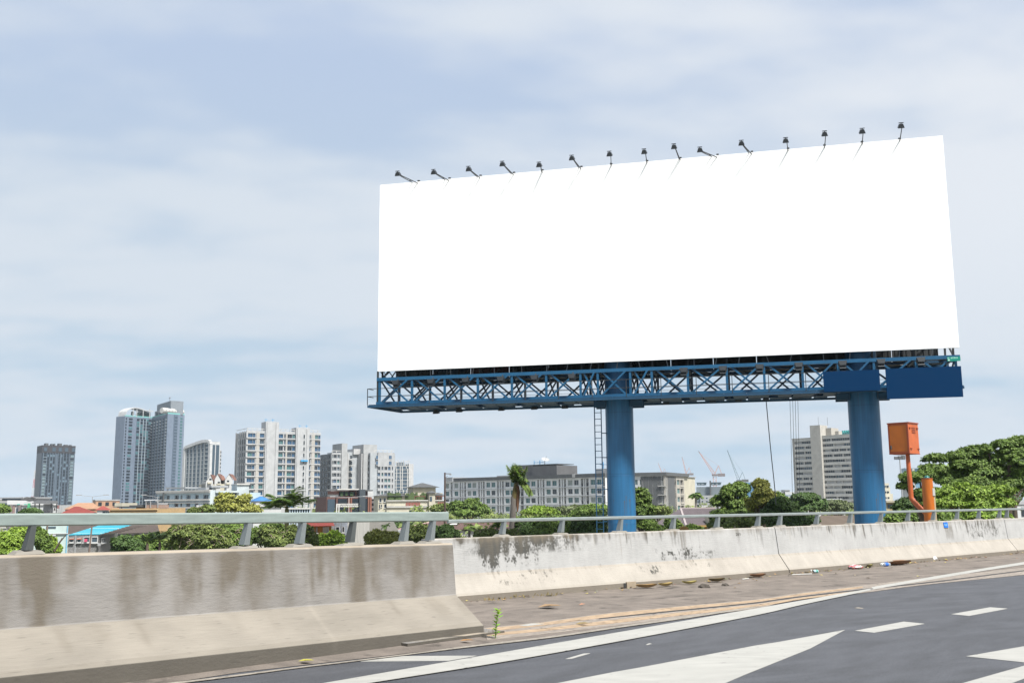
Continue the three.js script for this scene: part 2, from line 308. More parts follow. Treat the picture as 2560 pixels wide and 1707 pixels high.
  sheet('paint_scrap', [d3(720, 1364), d3(770, 1362), d3(925, 1318), d3(870, 1320)], 0.004, M.paint);
  sheet('paint_scrap', [d3(1393, 1246), d3(1405, 1247), d3(1442, 1237), d3(1420, 1234)], 0.004, M.paint);
  sheet('paint_scrap', [d3(330, 1086), d3(400, 1088), d3(540, 1070), d3(430, 1068)], 0.016, M.paint);
  sheet('paint_scrap', [d4(930, 938), d4(985, 944), d4(1010, 940), d4(960, 932)], 0.004, M.wornPaint);
}

/* ---------- concrete barriers ---------- */
const arc = (curve, n = 200) => { const L = curve.getLength(), out = []; for (let i = 0; i <= n; i++) { const q = curve.getPointAt(i / n), d = curve.getTangentAt(i / n); out.push({ s: L * i / n, q, away: V(d.z, 0, -d.x), d }); } return { L, st: out, get(s) { const f = clamp(s / L) * n, i = Math.min(n - 1, Math.floor(f)), t = f - i, a = out[i], b = out[i + 1]; return { q: a.q.clone().lerp(b.q, t), away: a.away.clone().lerp(b.away, t).normalize(), d: a.d.clone().lerp(b.d, t).normalize() }; } }; };
const FAR = arc(farLine), NEAR = arc(nearLine);
const sOfPx = (A, px, off, y) => { let best = 1e9, s = 0; for (let i = 0; i <= 2000; i++) { const ss = A.L * i / 2000, g = A.get(ss), p = project(g.q.clone().addScaledVector(g.away, off).setY(y)); if (Math.abs(p[0] - px) < best) { best = Math.abs(p[0] - px); s = ss; } } return s; };
function barrier(A, s0, s1, prof, Lu, Lv, hs = () => 0) {           // profile points [away, up]
  const mb = new MB(), n = Math.max(2, Math.ceil((s1 - s0) / 0.5)), len = [0];
  for (let i = 1; i < prof.length; i++) len.push(len[i - 1] + Math.hypot(prof[i][0] - prof[i - 1][0], prof[i][1] - prof[i - 1][1]));
  const P = (s, k) => { const g = A.get(s), q = g.q.clone().addScaledVector(g.away, prof[k][0]); q.y = prof[k][1] > 0.02 ? prof[k][1] + hs(s) : prof[k][1]; return q; };
  for (let i = 0; i < n; i++) {
    const a = lerp(s0, s1, i / n), b = lerp(s0, s1, (i + 1) / n);
    for (let k = 0; k + 1 < prof.length; k++) { const v0 = Math.min(len[k] / Lv, 0.985), v1 = Math.min(len[k + 1] / Lv, 0.99); mb.quad(P(a, k), P(b, k), P(b, k + 1), P(a, k + 1), [[a / Lu, v0], [b / Lu, v0], [b / Lu, v1], [a / Lu, v1]]); }
  }
  for (const [s, flip] of [[s0, 0], [s1, 1]]) {
    const pts = prof.map((_, k) => P(s, k)), tri = THREE.ShapeUtils.triangulateShape(prof.map(q => new THREE.Vector2(q[0], q[1])), []), u = k => [s / Lu + prof[k][0] / Lu, prof[k][1] / Lv];
    for (const [i, j, k] of tri) flip ? mb.tri3(pts[i], pts[j], pts[k], u(i), u(j), u(k)) : mb.tri3(pts[i], pts[k], pts[j], u(i), u(k), u(j));
  }
  return mb;
}
class Stains {                                                     // stains on concrete: darkness and brownness maps in metres
  constructor(W, H, Lu, Lv) { Object.assign(this, { W, H, Lu, Lv, k: new Float32Array(W * H), b: new Float32Array(W * H) }); }
  drip(u, v0, v1, w, a, brown = 0, seed = 0, clip = 0) {                     // runs down from v1 to v0
    const { W, H, Lu, Lv } = this, j0 = Math.max(0, Math.floor(Math.max(clip, v0) / Lv * H)), j1 = Math.min(H - 1, Math.ceil(v1 / Lv * H)), r = Math.ceil(w * 2.5 / Lu * W);
    for (let j = j0; j <= j1; j++) {
      const v = j / H * Lv, f = (v - v0) / (v1 - v0), fade = smooth(0, 0.35, f) * smooth(1.04, 0.85, f), cx = (u + 0.012 * N3(seed, v * 6, 1)) / Lu * W, ww = w * (0.55 + 0.45 * f) * (1 + 0.5 * N3(seed + 5, v * 14, 2));
      for (let i = Math.floor(cx - r); i <= cx + r; i++) { const du = (i - cx) / W * Lu, g = Math.exp(-du * du / (ww * ww)) * fade * a * (0.8 + 0.55 * N3(i / W * Lu * 14, v * 5, seed)); const q = j * W + ((i % W) + W) % W; this.k[q] += Math.max(0, g) * (1 - brown); this.b[q] += Math.max(0, g) * brown; }
    }
  }
  mould(u0, u1, v0, v1, a, th = 0.05, seed = 0) {
    const { W, H, Lu, Lv } = this;
    for (let j = Math.max(0, Math.floor(v0 / Lv * H)); j < Math.min(H, v1 / Lv * H); j++) for (let i = Math.floor(u0 / Lu * W); i < u1 / Lu * W; i++) {
      const u = i / W * Lu, v = j / H * Lv, ed = Math.min(smooth(0, 0.2, (u - u0) / (u1 - u0)), smooth(1, 0.8, (u - u0) / (u1 - u0))) * Math.min(smooth(0, 0.25, (v - v0) / (v1 - v0)), smooth(1, 0.75, (v - v0) / (v1 - v0)));
      const n = 0.75 * fbm(u * 6 + seed, v * 6, 3.1, 5) + 0.5 * fbm(u * 17 + seed, v * 2.6, 9.1, 4) + 0.3 * N3(u * 45, v * 24, seed); this.k[j * W + ((i % W) + W) % W] += a * ed * smooth(th, th + 0.35, n);
    }
  }
}
const farProf = [[0, 0], [0, 0.09], [0.012, 0.102], [0.205, 0.362], [0.222, 0.385], [0.285, 0.885], [0.305, 0.9], [0.47, 0.9], [0.5, 0.86], [0.55, 0]];
const nearProf = [[0, 0], [0, 0.095], [0.014, 0.108], [0.43, 0.385], [0.447, 0.408], [0.50, 0.945], [0.522, 0.965], [0.72, 0.965], [0.75, 0.93], [0.80, 0]];
const FLu = 26, FLv = 1.35, fu = s => s;                            // texture metres along and up the profile
const fS = px => sOfPx(FAR, px, 0.25, 0.6);
const farTex = (() => {
  const W = 2048, H = 256, st = new Stains(W, H, FLu, FLv), R = rng(5), vTop = 0.99, vBr = 0.46;
  for (let i = 0; i < 190; i++) { const u = R() * FLu, l = 0.1 + R() * R() * 0.45; st.drip(u, vTop - l, vTop, 0.012 + R() * 0.035, 0.16 + 0.28 * R(), R() < 0.5 ? 0.8 : 0.2, i); }
  for (let i = 0; i < 130; i++) { const u = R() * FLu, l = 0.05 + R() * R() * 0.25; st.drip(u, vBr - l, vBr + 0.02, 0.01 + R() * 0.025, 0.12 + 0.3 * R(), 0.45, i + 300); }
  const mark = (pa, pb, n, l0, l1, a, w = 0.03) => { for (let i = 0; i < n; i++) { const u = fS(lerp(pa, pb, R())); st.drip(u, vTop - lerp(l0, l1, R()), vTop, w * (0.5 + R()), a * (0.6 + 0.6 * R()), 0.12, i + 500 + pa); } };
  mark(1195, 1235, 9, 0.3, 0.52, 0.75, 0.045); mark(1235, 1390, 34, 0.12, 0.40, 0.7, 0.045); mark(1130, 1210, 8, 0.08, 0.2, 0.4); mark(1130, 1480, 30, 0.05, 0.16, 0.6, 0.05); mark(1480, 1700, 22, 0.08, 0.28, 0.5, 0.03); mark(1900, 2150, 24, 0.08, 0.32, 0.5, 0.03); mark(2190, 2420, 26, 0.1, 0.38, 0.5, 0.03); mark(1390, 1470, 6, 0.2, 0.4, 0.35, 0.03);
  st.mould(fS(1140), fS(1480), 0.68, 1.0, 0.7, -0.12, 44); st.mould(fS(1195), fS(1360), 0.48, 0.98, 1.2, -0.06, 2); st.mould(fS(1640), fS(1800), 0.44, 0.62, 0.8, -0.05, 48); st.mould(fS(2400), fS(2520), 0.46, 0.98, 0.6, -0.02, 49); st.mould(fS(1195), fS(1250), 0.42, 0.95, 1.2, -0.05, 12); st.mould(fS(1200), fS(1400), 0.18, 0.50, 0.7, 0.08, 5);
  st.mould(fS(1625), fS(1765), 0.46, 0.70, 1.5, 0.05, 8); st.mould(fS(1585), fS(1650), 0.2, 0.42, 1.1, 0.0, 21); st.mould(fS(1660), fS(1790), 0.26, 0.48, 0.7, 0.08, 25);
  mark(1680, 1730, 6, 0.3, 0.5, 0.5, 0.03); mark(1885, 1910, 3, 0.3, 0.5, 0.4); mark(2130, 2190, 9, 0.2, 0.42, 0.6, 0.03); mark(2240, 2275, 4, 0.2, 0.4, 0.5); mark(2420, 2490, 14, 0.2, 0.52, 0.75, 0.035);
  st.mould(fS(2425), fS(2500), 0.5, 0.9, 0.9, 0.05, 31);
  { const a = fS(2366), b = fS(2383); for (let i = 0; i < 9; i++) st.drip(lerp(a, b, i / 8), 0.48, 0.88, 0.04, 0.42, 0.3, 900 + i); }   // the stain under the blue plate
  return tex(W, H, (i, j) => {
    const u = i / W * FLu, v = (j + 0.5) / H * FLv, q = j * W + i;
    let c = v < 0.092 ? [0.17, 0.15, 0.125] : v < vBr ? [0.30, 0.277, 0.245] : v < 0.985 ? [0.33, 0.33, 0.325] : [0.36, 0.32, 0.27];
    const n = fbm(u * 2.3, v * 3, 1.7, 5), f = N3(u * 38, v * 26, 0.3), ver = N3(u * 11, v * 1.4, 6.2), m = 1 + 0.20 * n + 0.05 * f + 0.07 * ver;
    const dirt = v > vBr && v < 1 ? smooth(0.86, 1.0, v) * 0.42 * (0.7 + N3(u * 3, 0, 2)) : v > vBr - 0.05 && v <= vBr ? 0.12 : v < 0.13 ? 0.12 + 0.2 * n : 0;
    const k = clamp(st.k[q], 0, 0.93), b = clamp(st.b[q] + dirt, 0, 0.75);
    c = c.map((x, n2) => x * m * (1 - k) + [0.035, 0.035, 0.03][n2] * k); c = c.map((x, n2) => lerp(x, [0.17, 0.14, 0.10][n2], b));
    return c.map(l2s);
  });
})();
const NLu = 12, NLv = 1.62;
const nearTex = (() => {
  const W = 2048, H = 512, st = new Stains(W, H, NLu, NLv), R = rng(9), vTop = 1.185, vBr = 0.635, nS = px => sOfPx(NEAR, px, 0.46, 0.7);
  for (let i = 0; i < 80; i++) { const u = R() * NLu, l = 0.15 + R() * 0.42; st.drip(u, vTop - l, vTop + 0.01, 0.03 + R() * 0.09, 0.3 + 0.42 * R(), 0.8, i); }
  for (const [px, w, a] of [[105, 0.15, 0.85], [95, 0.08, 0.4], [330, 0.12, 0.5], [450, 0.09, 0.4], [560, 0.13, 0.35], [640, 0.2, 0.5], [720, 0.1, 0.35], [890, 0.13, 1.0], [905, 0.08, 0.7], [945, 0.07, 0.45], [1030, 0.14, 0.6], [1080, 0.16, 0.45], [5, 0.1, 0.4]]) st.drip(nS(px), vBr - 0.35, vTop + 0.02, w, a * 1.25, 0.7, px, vBr);
  for (let i = 0; i < 26; i++) st.drip(R() * NLu, 0.15 + 0.2 * R(), vBr, 0.03 + R() * 0.1, 0.1 + 0.2 * R(), 0.95, i + 99);
  const sj = nS(772);
  return tex(W, H, (i, j) => {
    const u = i / W * NLu, v = (j + 0.5) / H * NLv, q = j * W + i;
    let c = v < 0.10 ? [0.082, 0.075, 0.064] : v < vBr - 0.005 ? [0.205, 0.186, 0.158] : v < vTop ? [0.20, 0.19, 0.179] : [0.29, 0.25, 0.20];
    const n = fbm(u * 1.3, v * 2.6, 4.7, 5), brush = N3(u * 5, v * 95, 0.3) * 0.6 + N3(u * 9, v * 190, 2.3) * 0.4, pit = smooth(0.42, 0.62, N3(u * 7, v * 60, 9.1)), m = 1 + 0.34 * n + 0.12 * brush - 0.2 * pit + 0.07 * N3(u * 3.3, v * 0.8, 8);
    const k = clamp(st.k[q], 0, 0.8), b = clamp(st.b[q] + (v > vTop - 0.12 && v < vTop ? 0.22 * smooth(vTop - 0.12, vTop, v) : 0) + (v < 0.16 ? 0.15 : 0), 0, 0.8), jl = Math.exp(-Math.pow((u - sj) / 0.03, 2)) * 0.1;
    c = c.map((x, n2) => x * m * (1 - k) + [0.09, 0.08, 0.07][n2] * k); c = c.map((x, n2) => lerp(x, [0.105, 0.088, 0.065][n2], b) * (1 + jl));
    return c.map(l2s);
  });
})();
const concBump = tex(512, 512, (i, j) => { const v = 0.5 + 0.3 * fbm(i * 0.03, j * 0.05, 2.2, 5) + 0.15 * N3(i * 0.5, j * 0.5, 1.1); return [v, v, v]; }, false, [14, 3]);
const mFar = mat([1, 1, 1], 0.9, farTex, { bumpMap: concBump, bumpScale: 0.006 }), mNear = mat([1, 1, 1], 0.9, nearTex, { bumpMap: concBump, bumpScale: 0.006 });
const sJ1 = sOfPx(FAR, 1975, 0, 0.02), sJ2 = sOfPx(FAR, 2546, 0, 0.02), sJ0 = sOfPx(FAR, 1560, 0, 0.02);
const padMat = mat([0.24, 0.225, 0.20], 0.95, wSmall), railMat = mat([0.30, 0.34, 0.34], 0.42, wSmall, { metalness: 0.35 }), railNearMat = mat([0.27, 0.325, 0.31], 0.45, rep(weather, 1 / 3, 1 / 0.5), { metalness: 0.2 }), postMat = mat([0.25, 0.28, 0.29], 0.5, wSmall, { metalness: 0.3 }), postDark = mat([0.075, 0.085, 0.085], 0.6, wSmall);
{
  const ends = [[sOfPx(FAR, 1075, 0.25, 0.6), sJ1 - 0.012, 'pale concrete barrier with black mould streaks, left of the first joint'], [sJ1 + 0.012, sJ2 - 0.012, 'pale concrete barrier with a blue plate, between its two joints'], [sJ2 + 0.012, FAR.L - 0.2, 'pale concrete barrier section cut off by the right edge']];
  for (const [a, b, label] of ends) {
    const mid = FAR.get((a + b) / 2).q.clone().setY(0), t = thing('concrete_barrier', label, 'barrier', mid, 'far concrete barrier sections');
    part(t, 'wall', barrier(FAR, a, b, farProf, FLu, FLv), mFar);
    if (b < sJ1) {                                                   // patched kerb chip and stencilled number
      const g = FAR.get(sJ0), m = new THREE.Matrix4().makeBasis(g.d, V(0, 1, 0), g.away.clone().negate()).setPosition(g.q.x, 0, g.q.z);
      part(t, 'kerb_patch', new MB().frame(m).box(0.06, 0.28, 0.004, 0.104, -0.06, 0.022), mat([0.33, 0.27, 0.2], 0.95, wSmall));
      part(t, 'kerb_hole', new MB().frame(m).box(0.0, 0.055, 0.012, 0.09, -0.05, 0.008), mat([0.03, 0.03, 0.03], 1));
      const cv = document.createElement('canvas'); cv.width = 256; cv.height = 128; const x = cv.getContext('2d'); x.clearRect(0, 0, 256, 128); x.fillStyle = 'rgb(70,68,62)'; x.font = 'bold 104px monospace'; x.textAlign = 'center'; x.fillText('261', 128, 98);
      const ct = new THREE.CanvasTexture(cv); ct.colorSpace = THREE.SRGBColorSpace;
      const at0 = FAR.get(sOfPx(FAR, 1847, 0.27, 0.8)), q = (o, y) => { const off = 0.222 + (y - 0.385) * 0.063 / 0.5 - 0.004; return at0.q.clone().addScaledVector(at0.d, o).addScaledVector(at0.away, off).setY(y); };
      const mb = new MB().quad(q(-0.11, 0.755), q(0.11, 0.755), q(0.11, 0.835), q(-0.11, 0.835), [[0, 0], [1, 0], [1, 1], [0, 1]]);
      part(t, 'stencil_number', mb, new THREE.MeshStandardMaterial({ map: ct, transparent: true, roughness: 0.95 }));
    }
  }
  const hs = s => 0.055 * clamp((NEAR.L - s) / 4.6, 0, 1.6);
  const nt = thing('concrete_barrier', 'tan stained concrete barrier filling the lower left foreground', 'barrier', nearLine.getPoint(0.6));
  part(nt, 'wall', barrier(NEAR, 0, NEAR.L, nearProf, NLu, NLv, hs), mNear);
  { const g = NEAR.get(NEAR.L), m = new THREE.Matrix4().makeBasis(g.d, V(0, 1, 0), g.away.clone().negate()).setPosition(g.q.x, 0, g.q.z);
    part(nt, 'kerb_slab', new MB().frame(m).box(-1.15, 0.22, 0.006, 0.032, -0.3, 0.10), mNear); }
  // rails: post feet, raked posts, box rail
  function railing(label, A, off, y0, y1, posts, h, w, s0, s1, m, pw, pm, rough) {
    const mid = A.get((s0 + s1) / 2).q.clone().setY(0.9), t = thing('steel_railing', label, 'railing', mid), R = rng(31 + rough);
    const P = (s, o, y) => { const g = A.get(s); return g.q.clone().addScaledVector(g.away, o).setY(y); };
    const n = Math.ceil((s1 - s0) / 0.8), mb = new MB(), sec = [[-w / 2, 0.012], [-w / 2, h - 0.012], [-w / 2 + 0.012, h], [w / 2 - 0.012, h], [w / 2, h - 0.012], [w / 2, 0.012], [w / 2 - 0.012, 0], [-w / 2 + 0.012, 0]];
    const yr = typeof y1 === 'function' ? y1 : () => y1, yb = typeof y0 === 'function' ? y0 : () => y0;
    let pu = 0;
    for (let i = 0; i < n; i++) { const a = lerp(s0, s1, i / n), b = lerp(s0, s1, (i + 1) / n); for (let k = 0; k < 8; k++) { const p = sec[k], q = sec[(k + 1) % 8]; mb.quad(P(a, off + p[0], yr(a) - h + p[1]), P(b, off + p[0], yr(b) - h + p[1]), P(b, off + q[0], yr(b) - h + q[1]), P(a, off + q[0], yr(a) - h + q[1]), [[a, k * 0.1], [b, k * 0.1], [b, k * 0.1 + 0.1], [a, k * 0.1 + 0.1]]); } }
    for (const [s, f] of [[s0, 1], [s1, 0]]) { const c = sec.map(p => P(s, off + p[0], yr(s) - h + p[1])); for (let k = 1; k < 7; k++) f ? mb.tri3(c[0], c[k + 1], c[k]) : mb.tri3(c[0], c[k], c[k + 1]); }
    part(t, 'rail', mb, m);
    for (const [s, dark] of posts) {
      const g = A.get(s), tp = P(s, off, yr(s) - h + 0.004), bt = P(s, off + 0.03, yb(s) + 0.035), pb = new MB(), d = g.d;
      const q = (o, a, b) => o.clone().addScaledVector(d, a).addScaledVector(g.away, b);
      const w0 = pw * 0.62, w1 = pw * 0.42, z = 0.05, B = [q(bt, -w0, -z), q(bt, w0, -z), q(bt, w0, z), q(bt, -w0, z)], T = [q(tp, -w1 + 0.02, -z * 0.7), q(tp, w1 + 0.02, -z * 0.7), q(tp, w1 + 0.02, z * 0.7), q(tp, -w1 + 0.02, z * 0.7)];
      for (let k = 0; k < 4; k++) { const j = (k + 1) % 4; pb.quad(B[k], B[j], T[j], T[k]); }
      pb.quad(T[0], T[1], T[2], T[3]);
      part(t, 'post', pb, dark ? postDark : pm, dark ? { label: 'darker wide post' } : {});
      const fb = new MB(), c = bt.clone().setY(yb(s) + 0.002), L = 0.11 + 0.04 * R(), D = 0.08, hh = 0.02 + 0.01 * R(), jit = () => (R() - 0.5) * 0.03;
      const b4 = [q(c, -L, -D), q(c, L, -D), q(c, L, D), q(c, -L, D)], t4 = [q(c, -L * 0.72 + jit(), -D * 0.7), q(c, L * 0.7 + jit(), -D * 0.7), q(c, L * 0.7 + jit(), D * 0.7), q(c, -L * 0.7 + jit(), D * 0.7)]; t4.forEach(p => { p.y += hh + jit() * 0.5; });
      for (let k = 0; k < 4; k++) { const j = (k + 1) % 4; fb.quad(b4[k], b4[j], t4[j], t4[k]); }
      fb.quad(t4[0], t4[1], t4[2], t4[3]);
      part(t, 'post_foot', fb, padMat);
    }
    return t;
  }
  const pn = [70, 614, 752, 878, 1012, 1078], pf = [...[190, 685, 1180, 1625, 1995].map(x => d3(x, 0)[0]), ...[120, 305, 615, 895, 1155, 1383, 1597, 1795, 1978, 2150, 2215].map(x => d4(x, 0)[0]), 2580, 2640];
  const sEnd = sOfPx(NEAR, 1134, 0.56, 1.25);
  railing('pale green-grey steel hand rail on the near stained barrier', NEAR, 0.60, s => 0.965 + hs(s), s => 1.315 + 0.7 * hs(s), pn.map(p => [sOfPx(NEAR, p, 0.6, 1.05), p === 70 || p === 878]), 0.105, 0.06, 0, sEnd, railNearMat, 0.05, postMat, 1);
  railing('thin grey steel hand rail along the far pale barrier', FAR, 0.385, () => 0.9, () => 1.175, pf.map(p => [sOfPx(FAR, p, 0.39, 0.98), false]), 0.056, 0.05, sOfPx(FAR, 1118, 0.39, 1.15), FAR.L - 0.3, railMat, 0.055, postMat, 2);
  // blue plate on the barrier
  const s = fS(2369), g = FAR.get(s), cv = document.createElement('canvas'); cv.width = 128; cv.height = 96; const x = cv.getContext('2d'); x.fillStyle = 'rgb(20,100,190)'; x.fillRect(0, 0, 128, 96); x.fillStyle = 'rgb(150,190,230)'; x.font = 'bold 44px sans-serif'; x.fillText('1', 12, 62); x.font = 'bold 36px sans-serif'; x.fillText('220', 44, 60);
  const ct = new THREE.CanvasTexture(cv); ct.colorSpace = THREE.SRGBColorSpace;
  const q = (o, y, e) => { const off = 0.222 + (y - 0.385) * 0.063 / 0.5 - e; return g.q.clone().addScaledVector(g.d, o).addScaledVector(g.away, off).setY(y); };
  const w = 0.105, y0 = 0.745, y1 = 0.872, uv = [[0, 0], [1, 0], [1, 1], [0, 1]], mb = new MB().quad(q(-w, y0, 0.016), q(w, y0, 0.016), q(w, y1, 0.016), q(-w, y1, 0.016), uv), z4 = [[0, 0], [0.02, 0], [0.02, 0.02], [0, 0.02]];
  mb.quad(q(-w, y0, 0.003), q(w, y0, 0.003), q(w, y0, 0.016), q(-w, y0, 0.016), z4).quad(q(-w, y1, 0.016), q(w, y1, 0.016), q(w, y1, 0.003), q(-w, y1, 0.003), z4).quad(q(w, y0, 0.016), q(w, y0, 0.003), q(w, y1, 0.003), q(w, y1, 0.016), z4).quad(q(-w, y0, 0.003), q(-w, y0, 0.016), q(-w, y1, 0.016), q(-w, y1, 0.003), z4);
  solo('marker_plate', 'small blue number plate fixed to the pale concrete barrier', 'plate', mb, new THREE.MeshStandardMaterial({ map: ct, roughness: 0.5 }), undefined, g.q.clone());
}

/* ---------- the billboard ---------- */
{
  const A = V(-8.40, 0, -62.6), B = V(24.37, 0, -54.49), F = face(A, B), L = F.len, mb = () => new MB().frame(F.m);
  const yb = F.y([945.3, 928.4]), yt = F.y([948, 462.6]), yTop = F.y(c8(1100, 268)), yBot = F.y(c8(1100, 478)) - 0.02, BACK = -3.5;
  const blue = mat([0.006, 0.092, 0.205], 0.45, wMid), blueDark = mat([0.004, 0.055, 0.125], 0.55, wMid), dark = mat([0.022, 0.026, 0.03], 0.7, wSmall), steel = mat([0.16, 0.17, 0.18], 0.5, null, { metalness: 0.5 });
  const pillarTex = (() => {
    const W = 512, H = 1024, R = rng(77), k = new Float32Array(W * H);
    for (let n = 0; n < 60; n++) { const x = R() * W, y = H * (0.08 + 0.8 * R()), l = 10 + R() * 60, w = 0.9 + R() * 2.2; for (let j = 0; j < l; j++) for (let i = -5; i <= 5; i++) { const yy = Math.floor(y - j), xx = (Math.floor(x + i) + W) % W; if (yy > 0) k[yy * W + xx] += Math.exp(-i * i / (w * w)) * (1 - j / l) * (j < 4 ? 1 : 0.55); } }
    return tex(W, H, (i, j) => {
      const [a, b] = tile(i, W, 1.8), n = fbm(a, b, j * 0.006, 5), s = N3(a * 9, b * 9, j * 0.012), m = 1 + 0.42 * n + 0.18 * s, r = clamp(k[j * W + i], 0, 0.9), seam = (j % 146) < 2 ? 0.82 : 1;
      return [0.018, 0.115, 0.25].map((c, q) => l2s(lerp(c * m * seam, [0.10, 0.06, 0.03][q], r)));
    });
  })();
  const pillarMat = new THREE.MeshStandardMaterial({ map: pillarTex, roughness: 0.42 });
  const t = thing('billboard', 'huge blank white billboard on two thick blue pillars with a lattice walkway', 'billboard', F.to(L / 2, 0, -1.75));
  part(t, 'panel', mb().box(0, L, yb, yt, -0.16, 0), mat([0.95, 0.95, 0.945], 0.9), { label: 'blank white front panel' });
  // rear sheets seen in the gap below the front panel
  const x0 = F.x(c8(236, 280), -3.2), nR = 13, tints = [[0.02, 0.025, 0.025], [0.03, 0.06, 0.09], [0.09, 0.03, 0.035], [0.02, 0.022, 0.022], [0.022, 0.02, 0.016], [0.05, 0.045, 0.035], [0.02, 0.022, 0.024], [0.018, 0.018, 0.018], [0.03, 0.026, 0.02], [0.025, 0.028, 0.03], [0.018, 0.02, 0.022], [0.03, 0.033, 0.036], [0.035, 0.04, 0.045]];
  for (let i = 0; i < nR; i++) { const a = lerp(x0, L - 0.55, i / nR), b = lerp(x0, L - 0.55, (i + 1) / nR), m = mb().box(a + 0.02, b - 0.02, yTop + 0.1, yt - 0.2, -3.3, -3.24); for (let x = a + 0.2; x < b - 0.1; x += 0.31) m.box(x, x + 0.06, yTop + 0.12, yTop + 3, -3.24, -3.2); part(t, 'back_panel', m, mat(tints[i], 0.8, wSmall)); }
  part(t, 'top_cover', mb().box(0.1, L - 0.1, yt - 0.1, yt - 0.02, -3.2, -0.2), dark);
  // frame members behind the panel
  const posts = [...[100, 380, 663, 950, 1245, 1543, 1840, 1990].map(x => F.x(c8(x, 400))), ...[190, 325, 550, 795, 1030, 1270, 1495, 1720, 1985, 2235].map(x => F.x(d5(x, 260)))];
  const inner = mb();
  for (const x of posts) { inner.bar(V(x, yTop, -0.45), V(x, yt - 0.3, -0.45), 0.1); inner.bar(V(x, yTop, -3.0), V(x, yt - 0.3, -3.0), 0.1); inner.bar(V(x, yTop + 0.1, -0.45), V(x, yTop + 1.6, -3.0), 0.08); inner.bar(V(x, yTop + 0.15, -3.0), V(Math.min(L - 0.2, x + 1.3), yTop + 1.5, -3.0), 0.08); }
  for (let y = yTop + 1.2; y < yt; y += 2.1) inner.bar(V(0.1, y, -0.3), V(L - 0.1, y, -0.3), 0.08);
  part(t, 'inner_frame', inner, dark);
  const struts = mb(), RS = rng(3);
  for (let x = posts[0]; x < L - 0.3; x += 1.45) struts.bar(V(x + RS() * 0.5, yTop, -0.2), V(x + RS() * 0.6, yTop + 1.1, -0.2), 0.035);
  part(t, 'hanger_rod', struts, steel);
  // lattice girder: chords
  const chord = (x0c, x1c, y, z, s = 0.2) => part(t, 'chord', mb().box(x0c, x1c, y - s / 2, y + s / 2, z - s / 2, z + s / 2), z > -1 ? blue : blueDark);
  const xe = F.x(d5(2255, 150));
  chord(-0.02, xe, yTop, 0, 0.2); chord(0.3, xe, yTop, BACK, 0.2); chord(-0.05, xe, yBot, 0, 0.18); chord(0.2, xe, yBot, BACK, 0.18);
  chord(0.2, xe, yTop, -1.75, 0.14);
  // posts and crossed braces of each bay, front and back
  posts.forEach((x, i) => {
    for (const z of [0, BACK]) {
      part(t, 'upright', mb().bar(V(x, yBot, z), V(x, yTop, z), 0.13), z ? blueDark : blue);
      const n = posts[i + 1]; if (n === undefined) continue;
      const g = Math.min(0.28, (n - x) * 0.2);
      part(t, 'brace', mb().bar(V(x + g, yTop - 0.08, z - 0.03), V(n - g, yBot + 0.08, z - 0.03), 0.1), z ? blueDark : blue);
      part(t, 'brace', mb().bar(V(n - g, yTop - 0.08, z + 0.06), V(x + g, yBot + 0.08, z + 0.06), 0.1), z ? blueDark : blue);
    }
    const k = mb();                                                 // members across the girder, and the horizontal bracing
    for (const y of [yTop, yBot]) { k.bar(V(x, y, 0), V(x, y, BACK), 0.12); const n = posts[i + 1]; if (n !== undefined) { k.bar(V(x, y - 0.02, 0), V((x + n) / 2, y - 0.02, BACK), 0.07); k.bar(V((x + n) / 2, y + 0.03, BACK), V(n, y + 0.03, 0), 0.07); } }
    k.bar(V(x, yBot, -0.1), V(x, yTop, BACK + 0.1), 0.08); k.bar(V(x, yTop, -0.1), V(x, yBot, BACK + 0.1), 0.08);
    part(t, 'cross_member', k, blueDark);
  });
  for (const x of [0.02]) for (const z of [0]) part(t, 'upright', mb().bar(V(x, yBot - 0.1, z), V(x, yb, z), 0.1), dark);
  { const k = mb(); for (const [a, b] of [[0.1, 0.7], [0.7, 1.1], [1.1, 1.5]]) k.bar(V(a, yTop, -0.3), V(b, yb, -0.3), 0.06); for (let i = 0; i < 3; i++) k.bar(V(0.1 + i * 0.55, yb, -0.25), V(0.5 + i * 0.55, yTop, -0.25), 0.05); part(t, 'end_lattice', k, dark); }
  // walkway under the girder: plates with gaps between them
  const plates = mb(); const nP = 27;
  for (let i = 0; i < nP; i++) { const a = lerp(-0.35, xe, i / nP), b = lerp(-0.35, xe, (i + 1) / nP); plates.box(a + 0.03, b - 0.03, yBot - 0.16, yBot - 0.12, -1.05, 0.62); plates.box(a + 0.05 + (i % 2 ? 0.42 : 0), b - 0.05, yBot - 0.165, yBot - 0.125, -2.25, -1.12); plates.box(a, b - (i % 3 ? 0.12 : 0.5), yBot - 0.16, yBot - 0.12, -3.45, -2.5); }
  part(t, 'walkway', plates, blueDark);
  const topPl = mb(); for (let i = 0; i < nP; i++) { const a = lerp(0.9, xe, i / nP), b = lerp(0.9, xe, (i + 1) / nP); topPl.box(a + 0.1, b - 0.28, yTop + 0.02, yTop + 0.05, -3.3, -1.9); topPl.box(a + 0.35, b - 0.3, yTop + 0.02, yTop + 0.05, -1.6, -0.9); } part(t, 'upper_walkway', topPl, dark);
  part(t, 'edge_beam', mb().box(-0.4, xe, yBot - 0.30, yBot - 0.17, 0.5, 0.64), blueDark); part(t, 'edge_beam', mb().box(0.3, xe, yBot - 0.30, yBot - 0.17, -3.5, -3.36), blueDark); part(t, 'edge_beam', mb().bar(V(-0.35, yBot - 0.24, 0.55), V(0.35, yBot - 0.24, -3.45), 0.12), blueDark);
